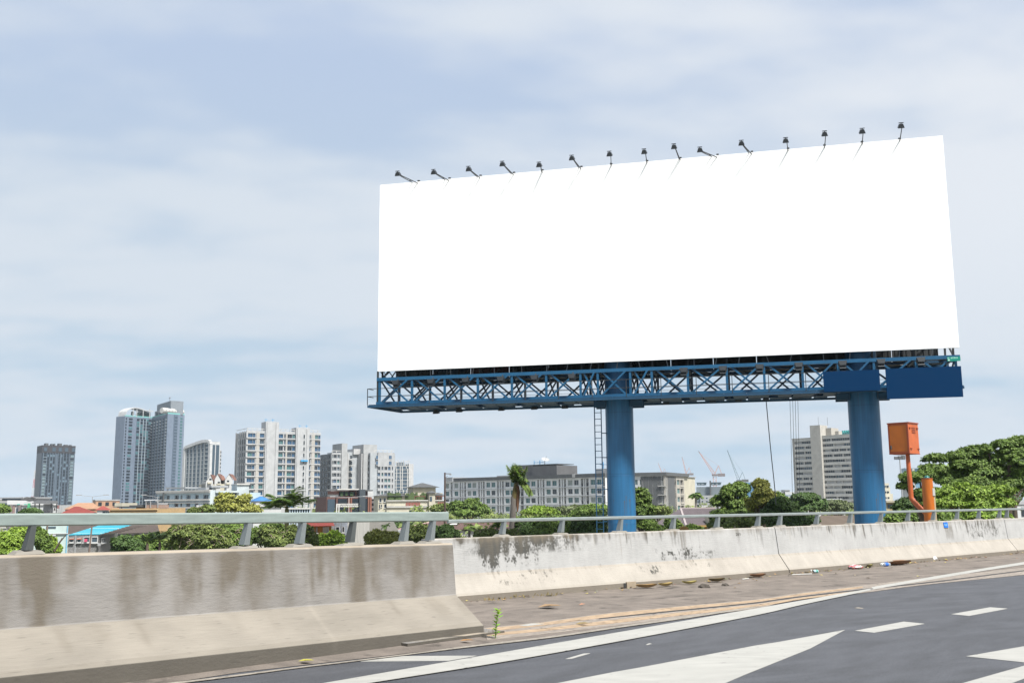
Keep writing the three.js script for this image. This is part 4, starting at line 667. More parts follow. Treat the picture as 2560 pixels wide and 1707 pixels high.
/* the two-winged tower */
{
  const P0 = at(c1(1108, 300), 975), P1 = at(c1(1352, 300), 1000), P2 = at(c1(1490, 300), 955), P3 = at(c1(1641, 300), 972), FL = face(P0, P1), FM = face(P1, P2), FR = face(P2, P3), R = rng(14), fh = 2.95;
  const HL = FL.y(c1(1110, 285)), HR = FR.y(c1(1495, 264)), t = thing('apartment_tower', 'tallest blue-grey tower of two wings with a curved white roof canopy', 'tower', FL.to(0, 0, 0));
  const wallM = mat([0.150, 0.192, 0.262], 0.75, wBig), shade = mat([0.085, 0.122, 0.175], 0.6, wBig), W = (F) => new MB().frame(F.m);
  const cx = FR.to(FR.len, 0, -28), c0 = FL.to(0, 0, -14);
  part(t, 'wall', new MB().poly([P0, P1, FL.to(FL.len, 0, -14), c0].map(q => [q.x, q.z]), CITY, HL + CITY), wallM);
  part(t, 'wall', new MB().poly([P1, P2, P3, cx, FM.to(-6, 0, -26)].map(q => [q.x, q.z]), CITY, HR + CITY), wallM);
  const xl = x => FL.x(c1(x, 330)), xm = x => FM.x(c1(x, 330)), xr = x => FR.x(c1(x, 330)), rows = rowsAt(FL.y(c1(1250, 318)), fh, 32, 1.7);
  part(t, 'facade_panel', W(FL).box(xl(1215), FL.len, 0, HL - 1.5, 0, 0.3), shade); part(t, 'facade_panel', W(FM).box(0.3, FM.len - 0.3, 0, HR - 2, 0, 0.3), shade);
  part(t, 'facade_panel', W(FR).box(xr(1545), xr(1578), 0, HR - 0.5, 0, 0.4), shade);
  const wd = W(FL), wt = W(FL), band = W(FL); for (const r of rows) { wd.box(xl(1120) - 0.6, xl(1120) + 0.6, r[0], r[1], 0, 0.2); (R() < 0.35 ? wt : wd).box(xl(1160) - 1.9, xl(1160) + 1.9, r[0], r[1], 0, 0.25); for (const x of [1228, 1254, 1280, 1306, 1330]) { const m = R() < 0.3 ? wt : wd; m.box(xl(x) - 1.7, xl(x) + 1.7, r[0], r[1], 0.3, 0.55); } }
  for (const x of [1240, 1270, 1296]) band.box(xl(x) - 0.35, xl(x) + 0.35, 0, HL - 2, 0.3, 0.85);
  part(t, 'dark_window', wd, G.dark, stuff); part(t, 'teal_window', wt, mat([0.07, 0.17, 0.19], 0.25), stuff); part(t, 'mullion', band, mat([0.25, 0.30, 0.34], 0.7));
  const md = W(FM), ms = W(FM); const mr = rowsAt(FM.y(c1(1430, 318)), fh, 33, 1.6); for (const r of mr) for (let k = 0; k < 6; k++) { const x = lerp(2, FM.len - 2, k / 5); md.box(x - 1.6, x + 1.6, r[0], r[1], 0.3, 0.5); ms.box(x - 2, x + 0.6, r[0] - 0.8, r[0] - 0.1, 0.3, 1.5); } part(t, 'dark_window', md, G.dark, stuff); part(t, 'balcony', ms, mat([0.26, 0.29, 0.32], 0.75), stuff);
  const rw = W(FR); for (const r of rowsAt(FR.y(c1(1612, 308)), fh, 33, 1.7)) rw.box(xr(1602), xr(1622), r[0], r[1], 0, 0.2); part(t, 'end_window', rw, pick(R, [G.teal]), stuff);
  const rb = W(FR); for (const r of rowsAt(FR.y(c1(1560, 300)), fh, 33, 1.4)) rb.box(xr(1550), xr(1574), r[0] + 0.3, r[1], 0.4, 0.6); part(t, 'recess_window', rb, G.slate, stuff);
  // roof: glass balustrade, curved canopy on posts, tube roof, plant room
  part(t, 'balustrade', new MB().frame(FL.m).box(0, FL.len, HL, HL + 1.1, -0.3, -0.1).frame(FR.m).box(0, FR.len, HR, HR + 1.2, -0.3, -0.1).frame(FM.m).box(0, FM.len, HR, HR + 1.2, -0.3, -0.1), mat([0.16, 0.40, 0.38], 0.2));
  const can = W(FL), cp = [[1115, 275], [1122, 245], [1140, 225], [1170, 213], [1205, 207], [1245, 216], [1290, 232], [1345, 240], [1362, 238]].map(([x, y]) => [FL.x(c1(x, y)), FL.y(c1(x, y))]);
  for (let i = 0; i + 1 < cp.length; i++) { const a = cp[i], b = cp[i + 1]; for (const dz of [0]) can.quad(V(a[0], a[1], 0.3), V(b[0], b[1], 0.3), V(b[0], b[1], -12), V(a[0], a[1], -12)); can.quad(V(a[0], a[1] - 0.8, 0.3), V(b[0], b[1] - 0.8, 0.3), V(b[0], b[1], 0.3), V(a[0], a[1], 0.3)); can.quad(V(b[0], b[1] - 0.8, 0.3), V(a[0], a[1] - 0.8, 0.3), V(a[0], a[1] - 0.8, -12), V(b[0], b[1] - 0.8, -12)); }
  for (const x of [1182, 1215, 1272, 1330]) can.box(FL.x(c1(x, 260)) - 0.3, FL.x(c1(x, 260)) + 0.3, HL, FL.y(c1(x, 222)), -0.4, 0.2);
  part(t, 'roof_canopy', can, C.white);
  const ga = W(FL); for (const x of [1195, 1240]) { for (let k = 0; k < 12; k++) { const a = R() * 6.28, b = R() * 1.4; ga.box(FL.x(c1(x, 270)) + Math.cos(a) * b - 0.5, FL.x(c1(x, 270)) + Math.cos(a) * b + 0.5, HL + 1 + R() * 3, HL + 2 + R() * 3.6, -4 + R(), -3 + R()); } } ga.box(FL.x(c1(1280, 260)), FL.len, HL, HL + 5.5, -9, -3); part(t, 'roof_garden', ga, mat([0.03, 0.06, 0.05], 0.9));
  const tb = new MB().frame(FR.m); for (let k = 0; k < 7; k++) { const a = FR.x(c1(1462, 240)) + k * 3.6, pts = [V(a, HR + 3.1, -4), V(a + 3.3, HR + 3.1, -4)]; tb.tube(pts, 2.7 - (k > 4 ? 0.5 : 0), 14); } part(t, 'tube_roof', tb, C.slab);
  part(t, 'plant_room', new MB().frame(FM.m).box(1, FM.len - 6, HR, FM.y(c1(1410, 188), -6), -16, -4), mat([0.20, 0.225, 0.255], 0.85, wBig)); part(t, 'glass_room', new MB().frame(FM.m).box(3, FM.len - 4, HR, HR + 6, -4, -1.5), G.slate);
  const an = new MB().frame(FM.m); { const y = FM.y(c1(1410, 188), -6), x = FM.len * 0.55; an.bar(V(x, y, -8), V(x, y + 4, -8), 0.3).bar(V(x - 3, y + 4, -8), V(x + 3, y + 4.6, -8), 0.3).bar(V(x - 1, y + 4.8, -8), V(x + 2, y + 5, -8), 0.5); } part(t, 'roof_antenna', an, C.grey);
}
/* radio mast */
{
  const b = at(c1(298, 1035), 1100), tp = at(c1(322, 770), 1100), m1 = new MB(), m2 = new MB(), H = tp.y - CITY, w = y => lerp(5.2, 1.6, y / H); b.y = CITY;
  for (let y = 0, k = 0; y < H; y += 3, k++) { const m = Math.floor(k / 3) % 2 ? m1 : m2, a = w(y) / 2, c = w(Math.min(H, y + 3)) / 2, y1 = Math.min(H, y + 3), P = (s, q, yy, i) => V(b.x + s * (i ? c : a) + (tp.x - b.x) * 0, CITY + yy, b.z + q * (i ? c : a)); for (const s of [-1, 1]) for (const q of [-1, 1]) m.bar(P(s, q, y, 0), P(s, q, y1, 1), 0.28); for (const q of [-1, 1]) { m.bar(P(-1, q, y, 0), P(1, q, y1, 1), 0.16).bar(P(1, q, y, 0), P(-1, q, y1, 1), 0.16); } }
  const t = thing('radio_mast', 'thin red and white lattice mast beside the dark tower', 'mast', b); part(t, 'red_section', m1, mat([0.42, 0.08, 0.07], 0.8)); part(t, 'white_section', m2, C.slab);
  const an = new MB(); for (const y of [H - 2, H - 6, H - 12]) an.box(b.x - 1.4, b.x - 0.8, CITY + y - 1, CITY + y + 1, b.z + 0.5, b.z + 1).box(b.x + 0.9, b.x + 1.5, CITY + y - 1, CITY + y + 1, b.z + 0.5, b.z + 1); part(t, 'panel_antenna', an, C.slab);
}
/* curved-top glass tower */
{
  const F = between(e1(1062, 800), 822, e1(1428, 800), 802), FR = side(F, e1(1562, 800)), mb = () => new MB().frame(F.m), L = F.len, P = (x, y) => F.uv(e1(x, y));
  const t = thing('office_tower', 'grey glass tower with sloping white curved roof edge and dark side stripes', 'tower', F.to(0, 0, 0));
  const prof = [[1062, 830], [1062, 790], [1066, 765], [1085, 745], [1130, 727], [1200, 700], [1270, 675], [1330, 658], [1385, 652], [1412, 655], [1426, 672], [1432, 700], [1432, 830]].map(q => P(...q));
  const body = mb(); for (let i = 1; i + 2 < prof.length; i++) { const a = prof[i], b = prof[i + 1]; if (b[0] - a[0] > 0.01) { body.quad(V(a[0], 0, 0), V(b[0], 0, 0), V(b[0], b[1], 0), V(a[0], a[1], 0)); } body.quad(V(a[0], a[1], 0), V(b[0], b[1], 0), V(b[0], b[1], -FR.len), V(a[0], a[1], -FR.len)); } body.box(0, 0.1, 0, prof[1][1], -FR.len, -0.1);
  part(t, 'glass_wall', body, glass([0.10, 0.13, 0.155], 0.2));
  const rim = mb(); for (let i = 0; i + 1 < prof.length; i++) { const a = prof[i], b = prof[i + 1]; rim.bar(V(a[0], i ? a[1] : 0, 0.5), V(b[0], i + 2 < prof.length ? b[1] : 0, 0.5), 2.6, 2.2); } part(t, 'roof_edge', rim, C.white);
  const fins = mb(), top = x => { for (let i = 0; i + 1 < prof.length; i++) if (prof[i][0] <= x && x <= prof[i + 1][0]) return lerp(prof[i][1], prof[i + 1][1], (x - prof[i][0]) / Math.max(1e-3, prof[i + 1][0] - prof[i][0])); return 0; };
  for (const x of [1085, 1130, 1180, 1238, 1295, 1345]) { const u = P(x, 800)[0]; fins.box(u - 0.7, u + 0.7, 0, top(u) - 1, 0, 0.9); } part(t, 'facade_fin', fins, mat([0.22, 0.24, 0.25], 0.7));
  const bl = mb(); for (const x of [1106, 1155, 1205, 1266, 1318]) { const u = P(x, 800)[0]; bl.box(u - 2.2, u + 2.2, 0, top(u) - 2, 0, 0.25); } bl.box(P(1355, 800)[0], P(1408, 800)[0], 0, P(1380, 690)[1], 0, 0.25); part(t, 'glass_strip', bl, G.slate);
  const fl = mb(); for (let y = 3; y < P(1400, 690)[1]; y += 3.2) fl.box(P(1355, 800)[0], P(1408, 800)[0], y, y + 0.9, 0.25, 0.7); for (let y = 3; y < P(1100, 760)[1]; y += 3.2) fl.box(1, P(1345, 800)[0], y, y + 0.35, 0.25, 0.4); part(t, 'floor_band', fl, mat([0.30, 0.33, 0.34], 0.7));
  const sb = new MB().frame(FR.m), hR = F.y(e1(1428, 660)), sd = new MB().frame(FR.m); sb.box(0, FR.len, 0, hR, -0.5, 0); part(t, 'side_wall', sb, C.white); for (const [a, b] of [[0.08, 0.44], [0.56, 0.9]]) sd.box(FR.len * a, FR.len * b, 0, hR - 2.5, 0, 0.3); part(t, 'dark_stripe', sd, mat([0.035, 0.06, 0.085], 0.4));
  const cv = new MB().frame(FR.m); cv.tube([V(0.05 * FR.len, hR - 0.6, -8), V(0.95 * FR.len, hR - 0.6, -8)], 1.2, 8); part(t, 'roof_edge', cv, C.white);
  const bk = between(e1(1560, 900), 850, e1(1580, 900), 852); part(t, 'rear_wing', new MB().frame(bk.m).box(0, bk.len, 0, bk.y(e1(1570, 785)), -12, 0), C.offwhite);
  const bw = new MB().frame(bk.m); for (let y = 6; y < bk.y(e1(1570, 800)); y += 3.1) bw.box(bk.len * 0.35, bk.len * 0.85, y, y + 1.6, 0, 0.2); part(t, 'rear_window', bw, G.dark, stuff);
}
/* light-blue hospital-like block and its neighbours */
{
  const F = between(c1(1395, 1040), 226, c2(300, 1000), 214), mb = () => new MB().frame(F.m), L = F.len, Y = y => F.y(c1(1500, y)), R = rng(33);
  const t = thing('apartment_block', 'pale blue four-storey block with horizontal bands and dark shuttered windows', 'building', F.to(0, 0, 0));
  const top = Y(965), fh = (Y(1015) - Y(1082)), rows = rowsAt(Y(1018), fh, 4, 1.3), X = p => F.x(p);
  const cols = [[1430, 36], [1492, 30], [1570, 36], [1613, 16], [1675, 36]].map(([x, w]) => [X(c1(x - w / 2, 1015)), X(c1(x + w / 2, 1015))]).concat([[8, 16], [44, 16], [107, 32], [182, 32], [264, 48]].slice(3).map(([x, w]) => [X(c2(x - w / 2, 1000)), X(c2(x + w / 2, 1000))])), wall = mb();
  gridWall(wall, 0, L, 0, top, cols, rows, -0.4, 0); part(t, 'front_wall', wall, C.paleblue); part(t, 'wall', mb().box(0, L, 0, top - 0.2, -13, -0.4), C.paleblue);
  for (const c of cols) for (const r of rows) windowAt(t, F, c[0], c[1], r[0], r[1], -0.28, C.frame, pick(R, [mat([0.09, 0.10, 0.12], 0.5), G.slate, G.dark]), c[1] - c[0] > 2.4 ? 3 : 2);
  for (const r of rows) { part(t, 'white_band', mb().box(-0.1, L + 0.1, r[1] + 0.35, r[1] + 0.75, 0, 0.3), C.slab); part(t, 'white_band', mb().box(-0.1, L + 0.1, r[0] - 0.5, r[0] - 0.25, 0, 0.2), C.slab); }
  part(t, 'parapet', mb().box(-0.2, L + 0.2, top, top + 0.35, -0.6, 0.35), C.slab); part(t, 'drain_pipe', mb().box(X(c1(1462, 1000)), X(c1(1470, 1000)), 0, top, 0.3, 0.5), C.dgrey);
  const rf = mb(); rf.box(1.5, 9, top + 0.8, top + 1.1, -5, -1).box(2, 2.2, top, top + 0.8, -1.3, -1.1).box(8.4, 8.6, top, top + 0.8, -1.3, -1.1).box(12, 15, top, top + 0.9, -4, -2); part(t, 'roof_shed', rf, C.grey);
  const FE = between(c2(300, 1000), 214, c2(640, 1000), 217); const eb = new MB().frame(FE.m), et = FE.y(c2(300, 945)), ex = x => FE.x(c2(x, 960));
  eb.box(0, ex(348), 0, et, -10, 0.2).box(ex(348), ex(545), 0, FE.y(c2(450, 985)), -10, -0.6).box(ex(348), ex(560), FE.y(c2(450, 968)), FE.y(c2(450, 950)), -4, 0.5).box(ex(540), ex(648), 0, FE.y(c2(600, 895)), -9, 0); part(t, 'stair_tower', eb, mat([0.47, 0.53, 0.56], 0.85, wBig));
  part(t, 'window', new MB().frame(FE.m).box(ex(415), ex(440), FE.y(c2(430, 1008)), FE.y(c2(430, 992)), -0.6, -0.5), G.dark); part(t, 'window', new MB().frame(FE.m).box(ex(462), ex(478), FE.y(c2(430, 1012)), FE.y(c2(430, 992)), -0.6, -0.5), G.dark); part(t, 'cornice', new MB().frame(FE.m).box(ex(535), ex(652), FE.y(c2(600, 897)), FE.y(c2(600, 886)), -9.2, 0.3), C.slab);
  part(t, 'roof_slab', new MB().frame(FE.m).box(ex(320), ex(470), FE.y(c2(400, 918)), FE.y(c2(400, 903)), -7, -2).box(ex(330), ex(345), FE.y(c2(340, 945)), FE.y(c2(340, 918)), -3, -2.6).box(ex(445), ex(460), FE.y(c2(340, 945)), FE.y(c2(340, 918)), -3, -2.6), C.grey);
}
{ // gabled cream houses with brown roofs behind it
  const F = between(c2(250, 900), 300, c2(505, 900), 304), mb = () => new MB().frame(F.m), X = x => F.x(c2(x, 880)), Y = y => F.y(c2(400, y)), t = thing('town_house', 'cream gabled house row with brown tiled roofs behind the pale blue block', 'house', F.to(0, 0, 0));
  part(t, 'wall', mb().box(X(262), X(500), 0, Y(890), -9, 0), C.cream);
  for (const [a, b, y, p, c] of [[262, 325, 868, 806, 300], [338, 392, 850, 799, 362], [432, 500, 850, 798, 465]]) { const g = mb(); g.quad(V(X(a), 0, 0.3), V(X(b), 0, 0.3), V(X(b), Y(y), 0.3), V(X(a), Y(y), 0.3)).tri3(V(X(a), Y(y), 0.3), V(X(b), Y(y), 0.3), V(X(c), Y(p), 0.3)); g.box(X(a), X(b), 0, Y(y), -6, 0.28); part(t, 'gable', g, C.white); const r = mb(); r.quad(V(X(c), Y(p), 0.5), V(X(b) + 0.3, Y(y) - 0.3, 0.5), V(X(b) + 3, Y(y), -7), V(X(c) + 3, Y(p), -7)).quad(V(X(a) - 0.2, Y(y) - 0.2, 0.5), V(X(c), Y(p), 0.5), V(X(c) + 3, Y(p), -7), V(X(a) + 3, Y(y), -7)); part(t, 'roof', r, mat([0.20, 0.10, 0.075], 0.85, wMid)); }
  part(t, 'roof', mb().quad(V(X(385), Y(856), -1), V(X(450), Y(856), -1), V(X(455), Y(812), -5), V(X(390), Y(812), -5)), mat([0.20, 0.10, 0.075], 0.85, wMid));
  for (const [x, y] of [[375, 890], [455, 885], [340, 905], [290, 880]]) part(t, 'balcony', mb().box(X(x - 18), X(x + 18), Y(y + 8), Y(y - 4), 0.3, 1.1), C.cream); for (const [x, y] of [[376, 878], [458, 866], [300, 850]]) part(t, 'window', mb().box(X(x - 10), X(x + 10), Y(y + 6), Y(y - 8), 0.28, 0.36), G.dark);
}

/* low buildings along the left */
const simpleWindows = (t, F, list, fn, z = 0.02, gm = G.dark, fm = C.frame) => { for (const [a, b] of list) { const p = F.uv(fn(...a)), q = F.uv(fn(...b)); windowAt(t, F, p[0], q[0], q[1], p[1], z, fm, gm, q[0] - p[0] > 1.4 ? 2 : 1); } };
{
  const F = between(c1(-60, 1100), 330, c1(170, 1100), 326), mb = () => new MB().frame(F.m), Y = y => F.y(c1(60, y)), t = thing('office_block', 'flat-roofed grey office block at the far left edge', 'building', F.to(0, 0, 0));
  part(t, 'wall', mb().box(0, F.len, 0, Y(1040), -14, 0).box(0, F.len - 2, Y(1040), Y(1012), -14, -3), C.offwhite); part(t, 'window_band', mb().box(0, F.len - 3, Y(1034), Y(1020), -3, -2.9).box(0, F.len, Y(1085), Y(1060), 0, 0.05), G.slate); part(t, 'roof_edge', mb().box(-0.5, F.len - 1, Y(1018), Y(1008), -14, -2), C.grey);
}
{
  const F = between(c1(30, 1100), 260, c1(510, 1100), 262), mb = () => new MB().frame(F.m), X = x => F.x(c1(x, 1100)), Y = y => F.y(c1(250, y)), t = thing('market_hall', 'white hall with pale sheet roof and slim green posts', 'building', F.to(0, 0, 0));
  part(t, 'wall', mb().box(X(120), X(510), 0, Y(1080), -20, 0), C.white); part(t, 'side_wall', mb().box(X(60), X(120), 0, Y(1085), -18, -0.5), C.grey);
  part(t, 'roof', mb().quad(V(X(60), Y(1068), 0.4), V(X(515), Y(1076), 0.4), F.pt(c1(470, 1040), -20), F.pt(c1(60, 1036), -20)).quad(V(X(60), Y(1074), 0.4), V(X(515), Y(1082), 0.4), V(X(515), Y(1076), 0.4), V(X(60), Y(1068), 0.4)), mat([0.40, 0.40, 0.40], 0.7, wMid));
  for (const x of [100, 255, 175]) part(t, 'post', mb().box(X(x) - 0.3, X(x) + 0.3, 0, Y(x === 255 ? 1062 : 1076), 0, 0.5), x === 255 ? mat([0.05, 0.30, 0.14], 0.7) : C.mauve);
  for (const x of [150, 185, 215]) part(t, 'window', mb().box(X(x - 10), X(x + 10), Y(1150), Y(1105), 0.01, 0.08), G.slate); part(t, 'coloured_panel', mb().box(X(110), X(130), 0, Y(1080), 0.02, 0.2), mat([0.22, 0.15, 0.14], 0.8)); for (const x of [165, 225]) part(t, 'teal_strip', mb().box(X(x - 12), X(x + 12), Y(1074), Y(1068), 0.4, 0.6), mat([0.05, 0.38, 0.30], 0.7));
  for (const x of [145, 190]) { const o = F.to(X(x), Y(1054), -8); const g = new THREE.SphereGeometry(1.5, 18, 8, 0, 6.3, 0, 0.8); g.rotateX(-0.6); g.translate(o.x, o.y, o.z); const r = ROOT.get(t); g.translate(-r.x, -r.y, -r.z); part(t, 'satellite_dish', g, mat([0.3, 0.3, 0.3], 0.7, null, { side: THREE.DoubleSide })); }
}
{
  const F = between(c1(285, 1100), 165, c1(515, 1100), 166), mb = () => new MB().frame(F.m), X = x => F.x(c1(x, 1100)), Y = y => F.y(c1(400, y)), t = thing('roof_terrace', 'open terrace with a dark tin roof on thin posts and a water tank', 'shelter', F.to(0, 0, 0));
  part(t, 'roof', mb().quad(V(X(283), Y(1060), 0.6), V(X(518), Y(1062), 0.6), F.pt(c1(508, 1040), -4), F.pt(c1(320, 1036), -4)).quad(V(X(283), Y(1064), 0.6), V(X(518), Y(1066), 0.6), V(X(518), Y(1062), 0.6), V(X(283), Y(1060), 0.6)), C.roofgrey);
  for (const x of [305, 345, 450, 500]) part(t, 'post', mb().bar(V(X(x), 0, 0), V(X(x), Y(1060), 0), 0.14), C.dgrey); part(t, 'deck', mb().box(X(300), X(515), 0, Y(1148), -4, 0.1), mat([0.16, 0.15, 0.13], 0.9, wMid)); part(t, 'railing', mb().bar(V(X(300), Y(1122), 0), V(X(510), Y(1124), 0), 0.07).bar(V(X(300), Y(1135), 0), V(X(510), Y(1136), 0), 0.05), C.dgrey);
  const g = new THREE.CylinderGeometry(0.75, 0.75, 1.5, 20); const o = F.to(X(410), Y(1132), -1.5), r = ROOT.get(t); g.translate(o.x - r.x, o.y + 0.4 - r.y, o.z - r.z); part(t, 'water_tank', g, mat([0.35, 0.36, 0.37], 0.5)); part(t, 'laundry', mb().box(X(500), X(520), Y(1110), Y(1080), -0.5, -0.4).box(X(468), X(480), Y(1128), Y(1105), -1, -0.9), mat([0.22, 0.12, 0.12], 0.9));
}
// ribbed tile or sheet roof on a plane: courses as small steps
function ribbedRoof(mb, A, B, Cc, D, n, h = 0.04) { for (let i = 0; i < n; i++) { const a = A.clone().lerp(D, i / n), b = B.clone().lerp(Cc, i / n), c = B.clone().lerp(Cc, (i + 1) / n), d = A.clone().lerp(D, (i + 1) / n), nn = B.clone().sub(A).cross(D.clone().sub(A)).normalize().multiplyScalar(h); if (nn.y < 0) nn.negate(); const a1 = a.clone().add(nn), b1 = b.clone().add(nn); mb.quad(a, b, b1, a1).quad(a1, b1, c, d); } return mb; }
{
  const F = between(c1(512, 1140), 150, c1(890, 1140), 152), mb = () => new MB().frame(F.m), X = x => F.x(c1(x, 1130)), Y = y => F.y(c1(680, y)), t = thing('red_roof_house', 'house with a broad red hipped roof showing above the rail', 'house', F.to(0, 0, 0));
  const x0 = X(505), x1 = X(893), y0 = Y(1166), yr = F.y(c1(680, 1090), -5), r0 = F.x(c1(665, 1090), -5), r1 = F.x(c1(695, 1090), -5), rf = mb();
  part(t, 'wall', mb().box(X(520), X(880), 0, y0, -9, -0.5), C.white);
  ribbedRoof(rf, V(x0, y0, 0), V(x1, y0, 0), V(r1, yr, -5), V(r0, yr, -5), 9); rf.tri3(V(x1, y0, 0), V(x1, y0, -10), V(r1, yr, -5)).tri3(V(x0, y0, -10), V(x0, y0, 0), V(r0, yr, -5)).quad(V(x1, y0, -10), V(x0, y0, -10), V(r0, yr, -5), V(r1, yr, -5)); part(t, 'roof', rf, C.red);
  const tx0 = X(835), tx1 = X(978), tt = Y(1124); part(t, 'turret', mb().box(tx0 + 0.4, tx1 - 0.3, 0, tt, -5, 0.6), C.white); part(t, 'turret_roof', mb().hip(tx0 + 0.3, tx1 - 0.2, -5, 0.6, tt, Y(1086), 0.25), C.red);
  for (const [x, w] of [[925, 14], [950, 7], [966, 6]]) part(t, 'arched_window', mb().box(X(x - w), X(x + w), Y(1160), Y(1136), 0.6, 0.66), G.dark);
}
{
  const F = between(c1(595, 1100), 215, c1(890, 1100), 218), mb = () => new MB().frame(F.m), X = x => F.x(c1(x, 1100)), Y = y => F.y(c1(740, y)), t = thing('peach_roof_house', 'house with a pale peach hipped roof behind the red roof', 'house', F.to(0, 0, 0));
  part(t, 'wall', mb().box(X(610), X(880), 0, Y(1112), -10, 0), C.peach); const x0 = X(592), x1 = X(895), y0 = Y(1114), yr = F.y(c1(740, 1058), -5), a = F.x(c1(690, 1058), -5), b = F.x(c1(825, 1058), -5), rf = mb(); ribbedRoof(rf, V(x0, y0, 0.3), V(x1, y0, 0.3), V(b, yr, -5), V(a, yr, -5), 8); rf.tri3(V(x1, y0, 0.3), V(x1, y0, -10), V(b, yr, -5)).tri3(V(x0, y0, -10), V(x0, y0, 0.3), V(a, yr, -5)); part(t, 'roof', rf, C.peach);
}
{
  const F = between(c1(975, 1130), 190, c1(1395, 1130), 188), mb = () => new MB().frame(F.m), X = x => F.x(c1(x, 1130)), Y = y => F.y(c1(1180, y)), t = thing('shop_row', 'long low ochre building with a flat grey roof and rooftop sheds', 'building', F.to(0, 0, 0));
  part(t, 'wall', mb().box(0, F.len, 0, Y(1108), -10, 0), mat([0.42, 0.29, 0.15], 0.88, wMid)); part(t, 'cornice', mb().box(-0.2, F.len + 0.2, Y(1122), Y(1116), 0, 0.5).box(-0.2, F.len, Y(1146), Y(1141), 0, 0.3), mat([0.46, 0.34, 0.2], 0.88)); part(t, 'roof', mb().box(X(985), X(1250), Y(1096), Y(1088), -9, -0.5).box(X(1090), X(1190), Y(1088), Y(1079), -8, -2), C.roofgrey);
  part(t, 'roof_room', mb().box(X(958), X(1025), Y(1100), Y(1058), -7, -2), C.cream); part(t, 'shutter', mb().box(X(1065), X(1115), Y(1166), Y(1152), 0, 0.06).box(X(1200), X(1270), Y(1166), Y(1152), 0, 0.06), C.black); part(t, 'roof_tank', mb().tube([F.to(X(1115), Y(1108), -4).applyMatrix4(F.inv), F.to(X(1160), Y(1108), -4).applyMatrix4(F.inv)], 0.7, 12), C.black);
  const sh = mb(); sh.quad(V(X(1268), Y(1042), -0.5), V(X(1392), Y(1036), -0.5), F.pt(c1(1385, 1028), -4), F.pt(c1(1280, 1030), -4)).box(X(1275), X(1385), Y(1075), Y(1060), -4, -1); for (const x of [1278, 1320, 1385]) sh.bar(V(X(x), Y(1105), -0.6), V(X(x), Y(1040), -0.6), 0.12); part(t, 'roof_shed', sh, C.grey); part(t, 'shed_base', mb().box(X(1270), X(1395), Y(1112), Y(1078), -4, -0.8), mat([0.32, 0.22, 0.18], 0.9, wMid));
}
function lampPost(p, d, topPy, label, cat, fn) { const b = at(p, d); b.y = CITY; const tp = at([p[0], topPy], d); const t = thing('street_lamp', label, cat, b); fn(t, b, tp.y); return t; }
lampPost(c1(815, 1100), 240, c1(0, 1004)[1], 'pale double-armed street lamp behind the red roof', 'street lamp', (t, b, y) => { part(t, 'pole', new MB().bar(b, V(b.x, y, b.z), 0.12), C.grey); for (const s of [-1, 1]) { part(t, 'arm', new MB().bar(V(b.x, y, b.z), V(b.x + s * 3.2, y + 0.4, b.z), 0.09), C.grey); part(t, 'lamp_head', new MB().box(b.x + s * 3.2 - 0.6, b.x + s * 3.2 + 0.6, y + 0.3, y + 0.5, b.z - 0.2, b.z + 0.2), C.grey); } });
lampPost(c1(1395, 1100), 225, c1(0, 1008)[1], 'pale double-armed street lamp in front of the pale blue block', 'street lamp', (t, b, y) => { part(t, 'pole', new MB().bar(b, V(b.x, y, b.z), 0.11), C.grey); for (const s of [-1, 1]) { part(t, 'arm', new MB().bar(V(b.x, y, b.z), V(b.x + s * 3, y + 0.5, b.z), 0.08), C.grey); part(t, 'lamp_head', new MB().box(b.x + s * 3 - 0.5, b.x + s * 3 + 0.5, y + 0.4, y + 0.6, b.z - 0.2, b.z + 0.2), C.grey); } });
lampPost(c3(1487, 900), 78, c3(0, 588)[1], 'rusty brown lamp pole with a short arm beside the long grey block', 'street lamp', (t, b, y) => { const rust = mat([0.085, 0.055, 0.045], 0.8, wSmall); part(t, 'pole', new MB().tube([b, V(b.x, y, b.z)], [0.1, 0.06], 8), rust); part(t, 'arm', new MB().bar(V(b.x, y - 0.08, b.z), V(b.x + 0.47, y - 0.1, b.z), 0.05).bar(V(b.x, y - 0.45, b.z), V(b.x + 0.2, y - 0.25, b.z), 0.02), rust); part(t, 'lamp_head', new MB().box(b.x + 0.36, b.x + 0.5, y - 0.2, y - 0.1, b.z - 0.06, b.z + 0.06), C.grey); });

/* houses under the rail */
{
  const F = between(c1(302, 1380), 82, c1(598, 1380), 83), mb = () => new MB().frame(F.m), X = x => F.x(c1(x, 1370)), Y = y => F.y(c1(450, y)), t = thing('house', 'pale turquoise-white house wall with a small awning at lower left', 'house', F.to(0, 0, 0)), m = mat([0.45, 0.55, 0.54], 0.85, wMid);
  part(t, 'wall', mb().box(0, F.len, 0, Y(1268), -6, 0), m); part(t, 'corner_pipe', mb().box(F.len - 0.1, F.len - 0.02, 0, Y(1266), 0, 0.08), mat([0.12, 0.32, 0.45], 0.7)); part(t, 'ledge', mb().box(0.2, F.len, Y(1336), Y(1330), 0, 0.15), C.white); part(t, 'awning', mb().quad(V(X(395), Y(1352), 0.8), V(X(492), Y(1350), 0.8), V(X(488), Y(1338), 0), V(X(400), Y(1338), 0)), C.grey); simpleWindows(t, F, [[[410, 1352], [480, 1392]]], c1); part(t, 'window', mb().box(X(400), X(488), Y(1284), Y(1270), 0, 0.05), G.slate);
}
